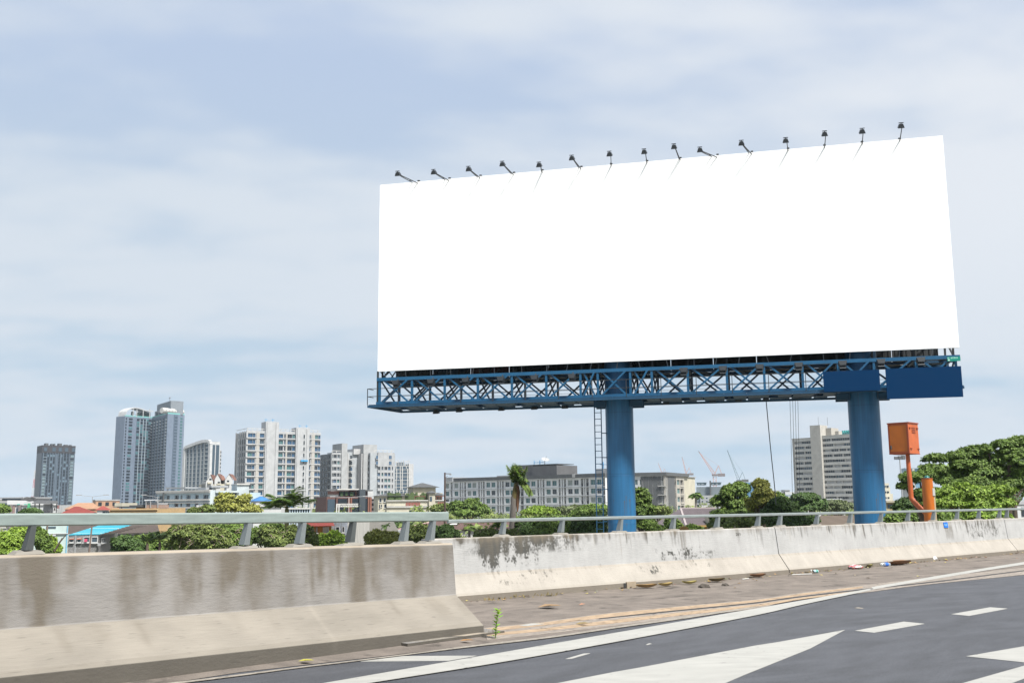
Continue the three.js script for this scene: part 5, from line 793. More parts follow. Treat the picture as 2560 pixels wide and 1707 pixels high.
{
  const F = between(c1(603, 1400), 88, c1(870, 1400), 88.5), F2 = side(F, c1(1040, 1400)), mb = () => new MB().frame(F.m), Y = y => F.y(c1(740, y)), X = x => F.x(c1(x, 1400)), t = thing('house', 'white bungalow with a turquoise sheet roof and red window awnings', 'house', F.to(0, 0, 0)), wm = mat([0.42, 0.42, 0.44], 0.88, wMid);
  const e = Y(1346); part(t, 'wall', mb().box(0, F.len, 0, e, -8, 0), wm); part(t, 'gable_wall', new MB().frame(F2.m).box(0, F2.len, 0, e - 0.1, -4, 0).quad(V(0, e - 0.1, 0.01), V(F2.len, e - 0.1, 0.01), V(F2.len, F2.y(c1(1040, 1318)), 0.01), V(F2.len * 0.8, F2.y(c1(1040, 1318)), 0.01)), mat([0.44, 0.43, 0.40], 0.88, wMid));
  const rf = mb(), rA = V(X(600), Y(1348), 0.08), rB = V(X(880), Y(1344), 0.08), rC = F.pt(c1(1180, 1255), -9), rD = F.pt(c1(905, 1255), -9); for (let i = 0; i < 30; i++) { const a = rA.clone().lerp(rB, i / 30), b = rA.clone().lerp(rB, (i + 1) / 30), c = rD.clone().lerp(rC, (i + 1) / 30), d = rD.clone().lerp(rC, i / 30), up = V(0, 0.07, 0), m1 = a.clone().lerp(b, 0.35), m2 = d.clone().lerp(c, 0.35); rf.quad(a, m1.clone().add(up), m2.clone().add(up), d).quad(m1.clone().add(up), b, c, m2.clone().add(up)); } part(t, 'roof', rf, mat([1, 1, 1], 0.6, (() => { const tx = tex(256, 256, (i, j) => { const [a, b] = tile(i, 256, 2), [c, d] = tile(j, 256, 2), n = fbm(a * 2 + 3, b * 2 + c, d * 2, 5), k = smooth(0.16, 0.24, n); return [lerp(0.03, 0.5, k), lerp(0.33, 0.58, k), lerp(0.44, 0.6, k)].map((v, q) => l2s(v * (0.9 + 0.3 * n))); }); return rep(tx, 1 / 6); })()));
  part(t, 'roof_extension', ribbedRoof(mb(), V(X(881), Y(1344), 0.08), F.pt(c1(1075, 1322), -4), F.pt(c1(1330, 1258), -11), rC.clone(), 8, 0.05), C.brownroof);
  simpleWindows(t, F, [[[618, 1372], [650, 1410]], [[686, 1372], [718, 1410]], [[742, 1360], [800, 1410]], [[812, 1360], [868, 1412]]], c1, 0.02, G.slate); simpleWindows(t, F2, [[[893, 1370], [922, 1410]]], c1, 0.03, G.dark);
  for (const [a, b] of [[612, 658], [680, 726]]) part(t, 'awning', mb().quad(V(X(a), Y(1382), 0.2), V(X(b), Y(1382), 0.2), V(X(b - 2), Y(1370), 0), V(X(a + 2), Y(1370), 0)), mat([0.26, 0.08, 0.05], 0.8));
  part(t, 'air_conditioner', mb().box(X(874), X(898), Y(1442), Y(1420), 0.02, 0.4), C.grey); part(t, 'laundry', mb().box(X(752), X(778), Y(1405), Y(1378), 0.25, 0.32), mat([0.45, 0.06, 0.12], 0.9)); for (const x of [665, 790]) part(t, 'wall_pipe', mb().box(X(x), X(x) + 0.08, 0, e, 0, 0.08), C.grey);
}
{
  const F = between(c1(560, 1300), 112, c1(940, 1300), 112), mb = () => new MB().frame(F.m), X = x => F.x(c1(x, 1300)), Y = y => F.y(c1(740, y)), t = thing('house', 'house with a dark grey sheet roof behind the turquoise roof', 'house', F.to(0, 0, 0)); part(t, 'wall', mb().box(X(580), X(930), 0, Y(1345), -8, -0.5), C.grey); part(t, 'roof', ribbedRoof(mb(), V(X(560), Y(1345), 0), V(X(940), Y(1340), 0), F.pt(c1(930, 1255), -9), F.pt(c1(600, 1255), -9), 12, 0.05), C.brownroof);
}
{
  const F = between(c1(1040, 1340), 104, c1(1400, 1340), 106), mb = () => new MB().frame(F.m), X = x => F.x(c1(x, 1320)), Y = y => F.y(c1(1200, y)), t = thing('house', 'white house with a brown roof and arched openings beside the palms', 'house', F.to(0, 0, 0)); part(t, 'wall', mb().box(0, F.len, 0, Y(1330), -8, 0), C.offwhite); part(t, 'roof', ribbedRoof(mb(), V(X(1030), Y(1328), 0.5), V(X(1410), Y(1325), 0.5), F.pt(c1(1400, 1255), -8), F.pt(c1(1110, 1255), -8), 12, 0.05), C.brownroof); for (const x of [1070, 1135]) part(t, 'arched_opening', mb().box(X(x - 25), X(x + 25), Y(1366), Y(1342), 0.01, 0.06), G.dark); part(t, 'canopy', mb().quad(V(X(1170), Y(1362), 0.8), V(X(1250), Y(1358), 0.8), V(X(1240), Y(1342), 0), V(X(1190), Y(1344), 0)), mat([0.3, 0.27, 0.22], 0.9));
}
for (const [a, b, d, w, label] of [[[388, 1475], [417, 1268], 60, 0.07, 'thin grey pole in front of the turquoise-white house'], [[778, 1460], [815, 1265], 74, 0.08, 'slightly leaning brown pole in front of the white bungalow']]) { const p = at(c1(...a), d), q = at(c1(...b), d); p.y = CITY; const t = q.clone().addScaledVector(q.clone().sub(p), 0.1); solo('utility_pole', label, 'pole', new MB().tube([p, t], [w, w * 0.7], 8), mat([0.16, 0.12, 0.10], 0.9), undefined, p); }

/* small things between the white towers and the rail */
{
  const F = between(c2(700, 1080), 150, c2(850, 1080), 151), mb = () => new MB().frame(F.m), X = x => F.x(c2(x, 1060)), Y = y => F.y(c2(775, y)), t = thing('pavilion', 'small white rooftop pavilion with a bright blue hipped roof', 'building', F.to(0, 0, 0)); part(t, 'wall', mb().box(X(708), X(845), Y(1100), Y(1040), -4, 0), C.white); part(t, 'roof', mb().hip(X(700), X(850), -4, 0, Y(1042), Y(998), 0.2), mat([0.04, 0.17, 0.42], 0.7, wMid)); part(t, 'base', mb().box(X(685), X(930), 0, Y(1098), -8, 0.5), C.white); part(t, 'ledge', mb().box(X(680), X(935), Y(1092), Y(1086), -8, 0.8), C.slab); simpleWindows(t, F, [[[785, 1052], [830, 1064]], [[735, 1110], [755, 1130]]], c2, 0.03);
}
{
  const F = between(c2(845, 1130), 165, c2(1195, 1130), 166), mb = () => new MB().frame(F.m), X = x => F.x(c2(x, 1130)), Y = y => F.y(c2(1000, y)), t = thing('balcony_house', 'low white house with a pale blue columned balcony behind the palm', 'house', F.to(0, 0, 0)); part(t, 'wall', mb().box(0, F.len, 0, Y(1108), -8, -1.2), C.offwhite); part(t, 'roof_edge', mb().box(X(1000), F.len, Y(1116), Y(1104), -3, 0.3), C.slab); for (let i = 0; i < 9; i++) part(t, 'column', mb().box(X(1010 + i * 22), X(1017 + i * 22), 0, Y(1116), -0.2, 0.1), mat([0.45, 0.55, 0.62], 0.8)); part(t, 'window_band', mb().box(X(1010), X(1190), Y(1150), Y(1122), -1.2, -1.1), G.slate);
}
{ // ochre house, blue-white house, grey roof beneath the rail
  const F = between(c3(-60, 1250), 84, c3(216, 1250), 84.5), mb = () => new MB().frame(F.m), X = x => F.x(c3(x, 1240)), Y = y => F.y(c3(100, y)), t = thing('house', 'ochre yellow house with a red roof edge and a louvred window', 'house', F.to(0, 0, 0)); part(t, 'wall', mb().box(0, F.len, 0, Y(1180), -7, 0), mat([0.36, 0.19, 0.055], 0.88, wMid)); part(t, 'roof', ribbedRoof(mb(), V(-0.6, Y(1188), 0.6), V(F.len + 0.2, Y(1186), 0.6), F.pt(c3(216, 1105), -5), F.pt(c3(-60, 1105), -5), 8, 0.05), C.red); simpleWindows(t, F, [[[118, 1198], [184, 1266]]], c3, 0.03, mat([0.35, 0.36, 0.33], 0.5)); simpleWindows(t, F, [[[40, 1200], [60, 1262]]], c3, 0.03, mat([0.3, 0.32, 0.33], 0.5)); part(t, 'lean_to', mb().quad(V(-1, Y(1345), 2), V(F.len * 0.72, Y(1275), 2), V(F.len * 0.75, Y(1262), 0), V(-1, Y(1330), 0)), mat([0.3, 0.17, 0.07], 0.9));
}
{
  const F = between(c3(218, 1250), 90, c3(395, 1250), 89.95), F2 = side(F, c3(640, 1250)), mb = () => new MB().frame(F.m), Y = y => F.y(c3(300, y)), t = thing('house', 'blue-white plastered house with barred windows beside the ochre house', 'house', F.to(0, 0, 0)); part(t, 'wall', mb().box(0, F.len, 0, Y(1120), -7, 0), mat([0.40, 0.45, 0.54], 0.88, wMid)); part(t, 'side_wall', new MB().frame(F2.m).box(0, F2.len, 0, Y(1120), -3, 0.02), mat([0.44, 0.43, 0.41], 0.88, wMid)); simpleWindows(t, F, [[[264, 1194], [308, 1258]], [[342, 1196], [362, 1258]]], c3, 0.03, G.dark);
}
{
  const F = between(c3(645, 1230), 118, c3(965, 1230), 118), mb = () => new MB().frame(F.m), X = x => F.x(c3(x, 1230)), Y = y => F.y(c3(800, y)), t = thing('house', 'low house with a plain grey roof behind the yellowish shrub', 'house', F.to(0, 0, 0)); part(t, 'wall', mb().box(X(650), X(960), 0, Y(1246), -6, -0.4), C.grey); part(t, 'roof', ribbedRoof(mb(), V(X(640), Y(1250), 0), V(X(968), Y(1246), 0), F.pt(c3(910, 1130), -7), F.pt(c3(640, 1130), -7), 10, 0.05), mat([0.20, 0.19, 0.17], 0.9, wMid));
}
{
  const F = between(c3(955, 1245), 125, c4(1050, 1150), 128), mb = () => new MB().frame(F.m), X = p => F.x(p), Y = p => F.y(p), t = thing('factory_shed', 'wide shed with a brown-red corrugated roof and pale verge behind the small palms', 'building', F.to(0, 0, 0)), xa = X(c3(960, 1240)), xb = X(c4(1045, 1150)), ye = Y(c4(500, 1178));
  part(t, 'wall', mb().box(xa + 1, xb - 0.5, 0, ye, -12, -0.4), C.offwhite); const rf = mb(), A = V(xa, Y(c3(962, 1232)), 0), B = V(xb, Y(c4(1045, 1170)), 0), Cc = F.pt(c4(1040, 1040), -14), D = F.pt(c3(1430, 1125), -14); ribbedRoof(rf, A, B, Cc, D, 16, 0.06); part(t, 'roof', rf, mat([0.185, 0.12, 0.11], 0.9, wMid)); part(t, 'verge', mb().bar(A, D, 0.3, 0.25), mat([0.42, 0.28, 0.27], 0.8)); const sk = f => A.clone().lerp(D, f).lerp(B.clone().lerp(Cc, f), 0.30), sk2 = f => A.clone().lerp(D, f).lerp(B.clone().lerp(Cc, f), 0.38), up = V(0, 0.12, 0); part(t, 'skylight', mb().quad(sk(0.42).add(up), sk2(0.42).add(up), sk2(0.56).add(up), sk(0.56).add(up)), mat([0.5, 0.5, 0.48], 0.6));
}
/* brick-red modern block, the gantry, mauve block, cream club house */
{
  const F = between(c3(170, 900), 310, c3(665, 900), 316), mb = () => new MB().frame(F.m), X = x => F.x(c3(x, 900)), Y = y => F.y(c3(420, y)), t = thing('office_block', 'red-brown modern block with dark glass bays and roof garden', 'building', F.to(0, 0, 0));
  part(t, 'wall', mb().box(X(270), X(660), 0, Y(862), -14, 0).box(X(172), X(275), 0, Y(858), -14, -1), mat([0.13, 0.065, 0.055], 0.85, wMid)); for (const [a, b] of [[395, 418], [425, 440], [545, 562], [618, 633], [640, 660]]) part(t, 'brick_pier', mb().box(X(a), X(b), 0, Y(866), 0, 0.7), C.brick);
  for (const [a, b] of [[288, 392], [442, 540], [565, 615]]) part(t, 'glass_bay', mb().box(X(a), X(b), 0, Y(880), 0, 0.3), G.dark); part(t, 'glass_bay', mb().box(X(180), X(262), 0, Y(885), -1, -0.7), G.slate); part(t, 'upper_room', mb().box(X(290), X(635), Y(862), Y(790), -12, -2), C.brick); part(t, 'roof_slab', mb().box(X(285), X(530), Y(782), Y(768), -13, -0.5), C.slab); part(t, 'roof_slab', mb().box(X(525), X(690), Y(795), Y(782), -12, -1), C.roofgrey); part(t, 'glass_tower', mb().box(X(520), X(585), 0, Y(778), -3, 1), glass([0.05, 0.06, 0.07], 0.15));
  part(t, 'roof_planting', mb().box(X(330), X(360), Y(850), Y(805), -1.9, -1.4).box(X(385), X(410), Y(845), Y(803), -1.9, -1.4).box(X(440), X(475), Y(848), Y(803), -1.9, -1.4), mat([0.035, 0.07, 0.025], 0.9)); part(t, 'dark_glazing', mb().box(X(318), X(500), Y(850), Y(800), -2, -1.95), G.dark); part(t, 'end_wall', mb().box(X(628), X(690), Y(865), Y(797), -8, -0.5), C.white); part(t, 'balcony_rail', mb().box(X(182), X(305), Y(856), Y(832), -1.4, -1.2), C.dgrey);
}
{
  const F = between(c3(270, 1000), 180, c3(520, 1000), 181), mb = () => new MB().frame(F.m), X = x => F.x(c3(x, 950)), Y = y => F.y(c3(400, y)), t = thing('sign_gantry', 'white lattice gantry over a road in front of the red-brown block', 'gantry', F.to(0, 0, 0)), y0 = Y(968), y1 = Y(940), k = mb(); k.bar(V(X(275), y0, 0), V(X(515), y0, 0), 0.14).bar(V(X(275), y1, 0), V(X(515), y1, 0), 0.14).bar(V(X(275), y0, -1.2), V(X(515), y0, -1.2), 0.14).bar(V(X(275), y1, -1.2), V(X(515), y1, -1.2), 0.14); const n = 9; for (let i = 0; i < n; i++) { const a = lerp(X(275), X(515), i / n), b = lerp(X(275), X(515), (i + 1) / n); k.bar(V(a, y0, 0), V((a + b) / 2, y1, 0), 0.09).bar(V((a + b) / 2, y1, 0), V(b, y0, 0), 0.09); } part(t, 'truss', k, C.slab); for (const x of [274, 300]) part(t, 'leg', mb().bar(V(X(x), 0, 0), V(X(x), y1, 0), 0.2), C.slab);
}
lampPost(c3(410, 990), 200, c3(0, 866)[1], 'grey double-armed street lamp behind the white gantry', 'street lamp', (t, b, y) => { part(t, 'pole', new MB().bar(b, V(b.x, y, b.z), 0.12), C.grey); for (const s of [-1, 1]) { part(t, 'arm', new MB().bar(V(b.x, y, b.z), V(b.x + s * 3.2, y + 0.2, b.z), 0.09), C.grey); part(t, 'lamp_head', new MB().box(b.x + s * 3.2 - 0.5, b.x + s * 3.2 + 0.5, y + 0.1, y + 0.3, b.z - 0.2, b.z + 0.2), C.grey); } });
{
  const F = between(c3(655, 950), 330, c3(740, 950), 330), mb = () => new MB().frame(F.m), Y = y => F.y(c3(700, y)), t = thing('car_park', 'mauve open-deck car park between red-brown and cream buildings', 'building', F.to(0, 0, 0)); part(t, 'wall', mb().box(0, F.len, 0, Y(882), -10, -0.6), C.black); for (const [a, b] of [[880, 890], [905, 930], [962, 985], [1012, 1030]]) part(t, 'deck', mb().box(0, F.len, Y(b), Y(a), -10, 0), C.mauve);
}
{
  const F = between(c3(738, 930), 268, c3(1480, 930), 272), mb = () => new MB().frame(F.m), X = x => F.x(c3(x, 930)), Y = (y, x = 1000) => F.y(c3(x, y)), t = thing('club_house', 'cream club house with several grey hipped roofs and red window grids', 'building', F.to(0, 0, 0));
  part(t, 'wall', mb().box(X(738), X(1055), 0, Y(850, 900), -12, 0).box(X(832), X(1480), 0, Y(898, 1150), -14, 0.6), C.cream); part(t, 'roof', mb().hip(X(742), X(1050), -12, 0, Y(850, 900), Y(815, 900), 0.7), C.roofgrey); part(t, 'upper_storey', mb().box(X(1060), X(1480), 0, Y(815, 1200), -16, -3), C.cream); part(t, 'lantern', mb().box(X(1150), X(1410), Y(815, 1280), Y(752, 1280), -14, -4), C.cream); part(t, 'roof', mb().hip(X(1150), X(1410), -14, -4, Y(750, 1280), Y(697, 1280), 1.0), C.roofgrey); part(t, 'turret', mb().box(X(1302), X(1370), 0, Y(822, 1335), -2.5, 1.4), C.cream); part(t, 'roof', mb().hip(X(1302), X(1370), -2.5, 1.4, Y(818, 1335), Y(790, 1335), 0.5), C.roofgrey); part(t, 'roof', mb().hip(X(1080), X(1160), -6, -1, Y(832, 1120), Y(808, 1120), 0.5), C.roofgrey); part(t, 'roof', mb().hip(X(1380), X(1480), -6, -1, Y(842, 1430), Y(812, 1430), 0.5), C.roofgrey);
  for (const [a, b] of [[906, 896], [978, 968], [965, 961]]) part(t, 'string_course', mb().box(X(835), X(1482), Y(a, 1150), Y(b, 1150), 0.6, 1.0), C.slab); for (const [a, b] of [[1050, 1202], [1408, 1480]]) { const k = mb(), y0 = Y(962, 1120), y1 = Y(924, 1120), w = 0.14; k.box(X(a), X(b), y0, y0 + w, 0.6, 0.75).box(X(a), X(b), y1 - w, y1, 0.6, 0.75).box(X(a), X(b), (y0 + y1) / 2 - w / 2, (y0 + y1) / 2 + w / 2, 0.6, 0.74); const n = a === 1050 ? 4 : 2; for (let i = 0; i <= n; i++) { const x = lerp(X(a), X(b), i / n); k.box(x - w / 2, x + w / 2, y0, y1, 0.6, 0.76); } part(t, 'red_grid', k, mat([0.30, 0.09, 0.07], 0.8)); }
  for (const [a, b] of [[1085, 1135], [1155, 1185], [1200, 1240]]) part(t, 'low_window', mb().box(X(a), X(b), 0, Y(1008, 1150), 0.62, 0.7), G.dark); simpleWindows(t, F, [[[752, 876], [778, 920]], [[798, 874], [826, 918]], [[748, 945], [762, 990]], [[770, 945], [784, 975]], [[806, 940], [832, 985]]], c3, 0.03, G.dark); part(t, 'window', mb().box(X(1308), X(1334), Y(910, 1320), Y(858, 1320), 1.4, 1.48), G.slate); const dk = mb(); for (const [a, b] of [[1148, 1262], [1390, 1478]]) { dk.box(X(a), X(b), Y(858, 1200), Y(850, 1200), -1.5, 0.4); for (let i = 0; i < 4; i++) dk.box(lerp(X(a), X(b), i / 3) - 0.08, lerp(X(a), X(b), i / 3) + 0.08, Y(890, 1200), Y(855, 1200), 0.2, 0.36); } part(t, 'pergola', dk, mat([0.14, 0.06, 0.045], 0.85));
  const R = rng(19), pl = mb(); for (let i = 0; i < 60; i++) { const x = lerp(X(840), X(1290), R()), s = 0.3 + R() * 0.5; pl.box(x, x + s, Y(895, 1000), Y(895, 1000) + 0.5 + R() * 1.5, -0.4, -0.4 + s); } part(t, 'terrace_plants', pl, mat([0.06, 0.09, 0.03], 0.9), stuff);
}

/* long grey apartment block behind the pillar */
{
  const F = between(c4(66, 640), 412, c5(262, 880), 353), mb = () => new MB().frame(F.m), X = x => F.x(c4(x, 610)), X5 = x => F.x(c5(x, 860)), R = rng(41), t = thing('apartment_block', 'long five-storey grey block with paired teal windows running behind the left pillar', 'building', F.to(0, 0, 0));
  const yT = (F.y(c4(190, 548)) + F.y(c4(1700, 478))) / 2, y1 = (F.y(c4(212, 610)) + F.y(c4(1417, 552))) / 2, fh = 3.05, rows = rowsAt(y1, fh, 6, 1.85), L = F.len;
  const wc = [[95, 44], [212, 50], [383, 48], [448, 50], [628, 50], [696, 52], [880, 56], [945, 56], [1145, 56], [1218, 58], [1417, 58], [1495, 58], [1702, 60], [1781, 62]].map(([x, w]) => [X(x - w / 2), X(x + w / 2)]).concat([[3, 40], [150, 42], [206, 42]].map(([x, w]) => [X5(x - w / 2), X5(x + w / 2)]));
  const bc = [[150, 22], [265, 16], [326, 22], [508, 20], [570, 22], [755, 22], [820, 22], [1058, 20], [1082, 18], [1282, 22], [1352, 24], [1562, 24], [1632, 26], [1853, 26], [1928, 30]].map(([x, w]) => [X(x - w / 2), X(x + w / 2)]).concat([[55, 18], [98, 20], [248, 18]].map(([x, w]) => [X5(x - w / 2), X5(x + w / 2)]));
  const slots = [[295, 12], [540, 14], [788, 16], [1070, 14], [1318, 14], [1598, 14], [1890, 14]].map(([x, w]) => [X(x - w / 2), X(x + w / 2)]).concat([[76, 8]].map(([x, w]) => [X5(x - w / 2), X5(x + w / 2)]));
  part(t, 'wall', mb().box(0, L, 0, yT - 0.3, -16, -1.6), C.dgrey); const w = mb(); gridWall(w, 0, L, 0, yT, wc, rows, -1.6, 0); 
  // openings for the balconies are cut from the same wall: rebuilt with both kinds
  const w2 = mb(), all = [...wc.map(c => [...c, 0]), ...bc.map(c => [...c, 1]), ...slots.map(c => [...c, 2])].sort((a, b) => a[0] - b[0]); let x = 0; for (const c of all) { if (c[0] > x + 0.02) w2.box(x, c[0], 0, yT, -1.6, 0); const rr = c[2] ? rows.map(r => [r[0] - 0.45, r[1] + 0.45]) : rows; let y = 0; for (const r of [...rr].sort((p, q) => p[0] - q[0])) { if (r[0] > y + 0.01) w2.box(Math.max(x, c[0]), c[1], Math.max(0, y), r[0], -1.6, c[2] ? -0.06 : -0.02); y = r[1]; } w2.box(Math.max(x, c[0]), c[1], y, yT, -1.6, -0.02); x = Math.max(x, c[1]); } w2.box(x, L, 0, yT, -1.6, 0);
  part(t, 'front_wall', w2, mat([0.68, 0.69, 0.70], 0.88, wBig));
  for (const c of wc) for (const r of rows) windowAt(t, F, c[0], c[1], r[0], r[1], -0.35, C.frame, pick(R, [G.teal, G.teal, G.teal, G.dark, G.curtain]), 2);
  for (const c of bc) for (const r of rows) part(t, 'balcony_rail', mb().box(c[0] + 0.01, c[1] - 0.01, r[0] - 0.4, r[0] + 0.6, -0.5, -0.42), C.dgrey);
  part(t, 'roof_edge', mb().box(X(185), L + 0.3, yT - 0.05, yT + 1.15, -1.2, 0.5), C.dgrey); part(t, 'ledge', mb().box(0, L, yT - 0.4, yT - 0.12, 0, 0.35), C.slab); for (let i = 1; i < 6; i++) part(t, 'ledge', mb().box(0, L, rows[i][1] + 0.42, rows[i][1] + 0.6, 0, 0.14), C.offwhite);
  part(t, 'stair_block', mb().box(0, X(163), yT, F.y(c4(110, 488)), -8, 0.1), C.grey); part(t, 'roof_block', mb().box(X(175), X(295), yT, F.y(c4(240, 494)), -10, -5), C.grey); part(t, 'roof_block', mb().box(X(597), X(815), yT, F.y(c4(700, 460)), -12, -6), C.offwhite); part(t, 'roof_block', mb().box(X(1200), X(1275), yT, F.y(c4(1240, 470)), -6, 0.2), C.white); part(t, 'roof_block', mb().box(X(1742), X(1780), yT, yT + 1.25, -6, 0.55), C.offwhite); part(t, 'roof_block', mb().box(X(1945), X5(262), yT, F.y(c5(150, 752)), -12, -4), C.offwhite);
  const za = -3, px0 = F.x(c4(940, 400), za), px1 = F.x(c4(1210, 400), za), px2 = F.x(c4(1535, 400), za), yb = F.y(c4(1210, 330), za); part(t, 'plant_room', mb().box(px0, px1, yT - 1, yb, -12, za).box(px1, px2, yT - 1, F.y(c4(1370, 335), za), -14, za + 0.4), mat([0.115, 0.115, 0.12], 0.85, wBig)); part(t, 'plant_room_edge', mb().box(px0 - 0.1, px2 + 0.1, yb, yb + 0.25, -12, za - 0.2), C.dgrey);
  const an = mb(), an2 = mb(); { const y = yb, ax = F.x(c4(1230, 290), -5), bx = F.x(c4(1305, 290), -5); an.bar(V(ax, y, -5), V(ax, F.y(c4(1230, 265), -5), -5), 0.16).bar(V(bx, y, -5), V(bx, F.y(c4(1305, 265), -5), -5), 0.2).bar(V(ax, F.y(c4(1250, 295), -5), -5), V(bx + 2, F.y(c4(1250, 293), -5), -5), 0.16); const cx = X5(165), cy = F.y(c5(165, 752)); an2.bar(V(cx, cy, -5), V(cx, cy + 2.4, -5), 0.2).bar(V(cx - 1.5, cy + 1.5, -5), V(cx + 3, cy + 1.4, -5), 0.16).bar(V(X5(238), cy, -5), V(X5(238), cy + 2, -5), 0.18); } part(t, 'roof_antenna', an, C.steelblue); part(t, 'roof_antenna', an2, C.steelblue);
  { const dx = F.x(c4(1378, 260), -5), dy = F.y(c4(1378, 258), -5), g = new THREE.SphereGeometry(2.6, 28, 10, 0, 6.3, 0, 0.62); g.translate(0, -2.35, 0); g.rotateX(Math.PI); g.rotateZ(-0.45); g.rotateX(0.25); g.applyMatrix4(F.m.clone().multiply(new THREE.Matrix4().makeTranslation(dx, dy, -5))); const o = ROOT.get(t); g.translate(-o.x, -o.y, -o.z); const dish = part(t, 'satellite_dish', g, mat([0.36, 0.37, 0.37], 0.6, null, { side: THREE.DoubleSide })); part(dish, 'dish_mast', mb().bar(V(dx - 0.4, yb, -5), V(dx - 0.4, dy - 0.2, -5), 0.18).bar(V(dx, dy, -5), V(dx + 0.5, dy + 1.3, -5), 0.12), C.grey); }
  for (const px of [880, 920]) part(t, 'roof_dish', mb().box(X(px - 14), X(px + 14), yT + 1.1, yT + 1.5, -3, -2).bar(V(X(px), yT + 1.2, -2.5), V(X(px) - 0.8, yT + 2.6, -2.5), 1.0, 0.2), C.grey);
}
/* its right wing with the cream end wall */
{
  const F = between(c5(524, 900), 357, c5(800, 900), 352), FR = side(F, c5(1072, 900)), mb = () => new MB().frame(F.m), mr = () => new MB().frame(FR.m), R = rng(42), X = x => F.x(c5(x, 870)), XR = x => FR.x(c5(x, 870)), t = thing('apartment_block', 'grey wing right of the left pillar with white corner balconies and cream end wall', 'building', F.to(0, 0, 0));
  const yT = F.y(c5(720, 815)), y1 = F.y(c5(690, 872)), fh = 3.03, rows = rowsAt(y1, fh, 6, 1.85), cols = [[538, 24], [578, 18], [664, 30], [706, 32]].map(([x, w]) => [X(x - w / 2), X(x + w / 2)]), bal = [[625, 44], [748, 24], [786, 26]].map(([x, w]) => [X(x - w / 2), X(x + w / 2)]);
  part(t, 'wall', mb().box(0, F.len, 0, yT - 0.2, -12, -2.4), C.dgrey); const w = mb(), all = [...cols.map(c => [...c, 0]), ...bal.map(c => [...c, 1])].sort((a, b) => a[0] - b[0]); let x = 0; for (const c of all) { w.box(x, c[0], 0, yT, -2.4, 0); const rr = (c[2] ? rows.map(r => [r[0] - 0.45, r[1] + 0.4]) : rows).slice().reverse(); let y = 0; for (const r of rr) { if (r[0] > y) w.box(c[0], c[1], y, r[0], -2.4, -0.02); y = r[1]; } w.box(c[0], c[1], y, yT, -2.4, -0.02); x = c[1]; } w.box(x, F.len, 0, yT, -2.4, 0); part(t, 'front_wall', w, mat([0.58, 0.595, 0.605], 0.88, wBig));
  for (const c of cols) for (const r of rows) windowAt(t, F, c[0], c[1], r[0], r[1], -0.35, C.frame, pick(R, [G.teal, G.teal, G.dark]), 2); for (const c of bal) for (const r of rows) part(t, 'balcony_rail', mb().box(c[0], c[1], r[0] - 0.4, r[0] + 0.55, -0.3, -0.2), c[0] > X(720) ? C.slab : C.dgrey); for (const r of rows) part(t, 'balcony_slab', mb().box(X(733), F.len + 0.3, r[0] - 0.65, r[0] - 0.42, 0, 0.5), C.slab);
  const cr = [[850, 60], [914, 26], [945, 28]].map(([q, ww]) => [XR(q - ww / 2), XR(q + ww / 2)]), we = mr(); gridWall(we, 0, XR(965), 0, yT, cr, rows, -0.7, 0); part(t, 'end_wall', we, C.beige); part(t, 'end_wall', mr().box(XR(965), FR.len, 0, FR.y(c5(1030, 826)), -10, -0.4), C.cream); part(t, 'wall', mr().box(0, XR(965), 0, yT - 0.2, -9, -0.7), C.dgrey); for (const c of cr.slice(0, 2)) for (const r of rows) windowAt(t, FR, c[0], c[1], r[0], r[1], -0.4, C.frame, pick(R, [G.teal, mat([0.05, 0.16, 0.16], 0.2)]), 3); for (const r of rows) part(t, 'balcony_slab', mr().box(cr[2][0], cr[2][1], r[0] - 0.6, r[0] - 0.1, -0.65, 0.2), C.beige);
  part(t, 'roof_edge', mb().box(-0.2, F.len + 0.4, yT, yT + 1.1, -1, 0.5), C.dgrey); part(t, 'roof_edge', mr().box(0.3, XR(1000), yT, yT + 1.1, -1, 0.5), C.dgrey); part(t, 'roof_edge', mr().box(XR(1000), FR.len + 0.3, FR.y(c5(1030, 832)), FR.y(c5(1030, 824)), -10, 0), C.grey);
}
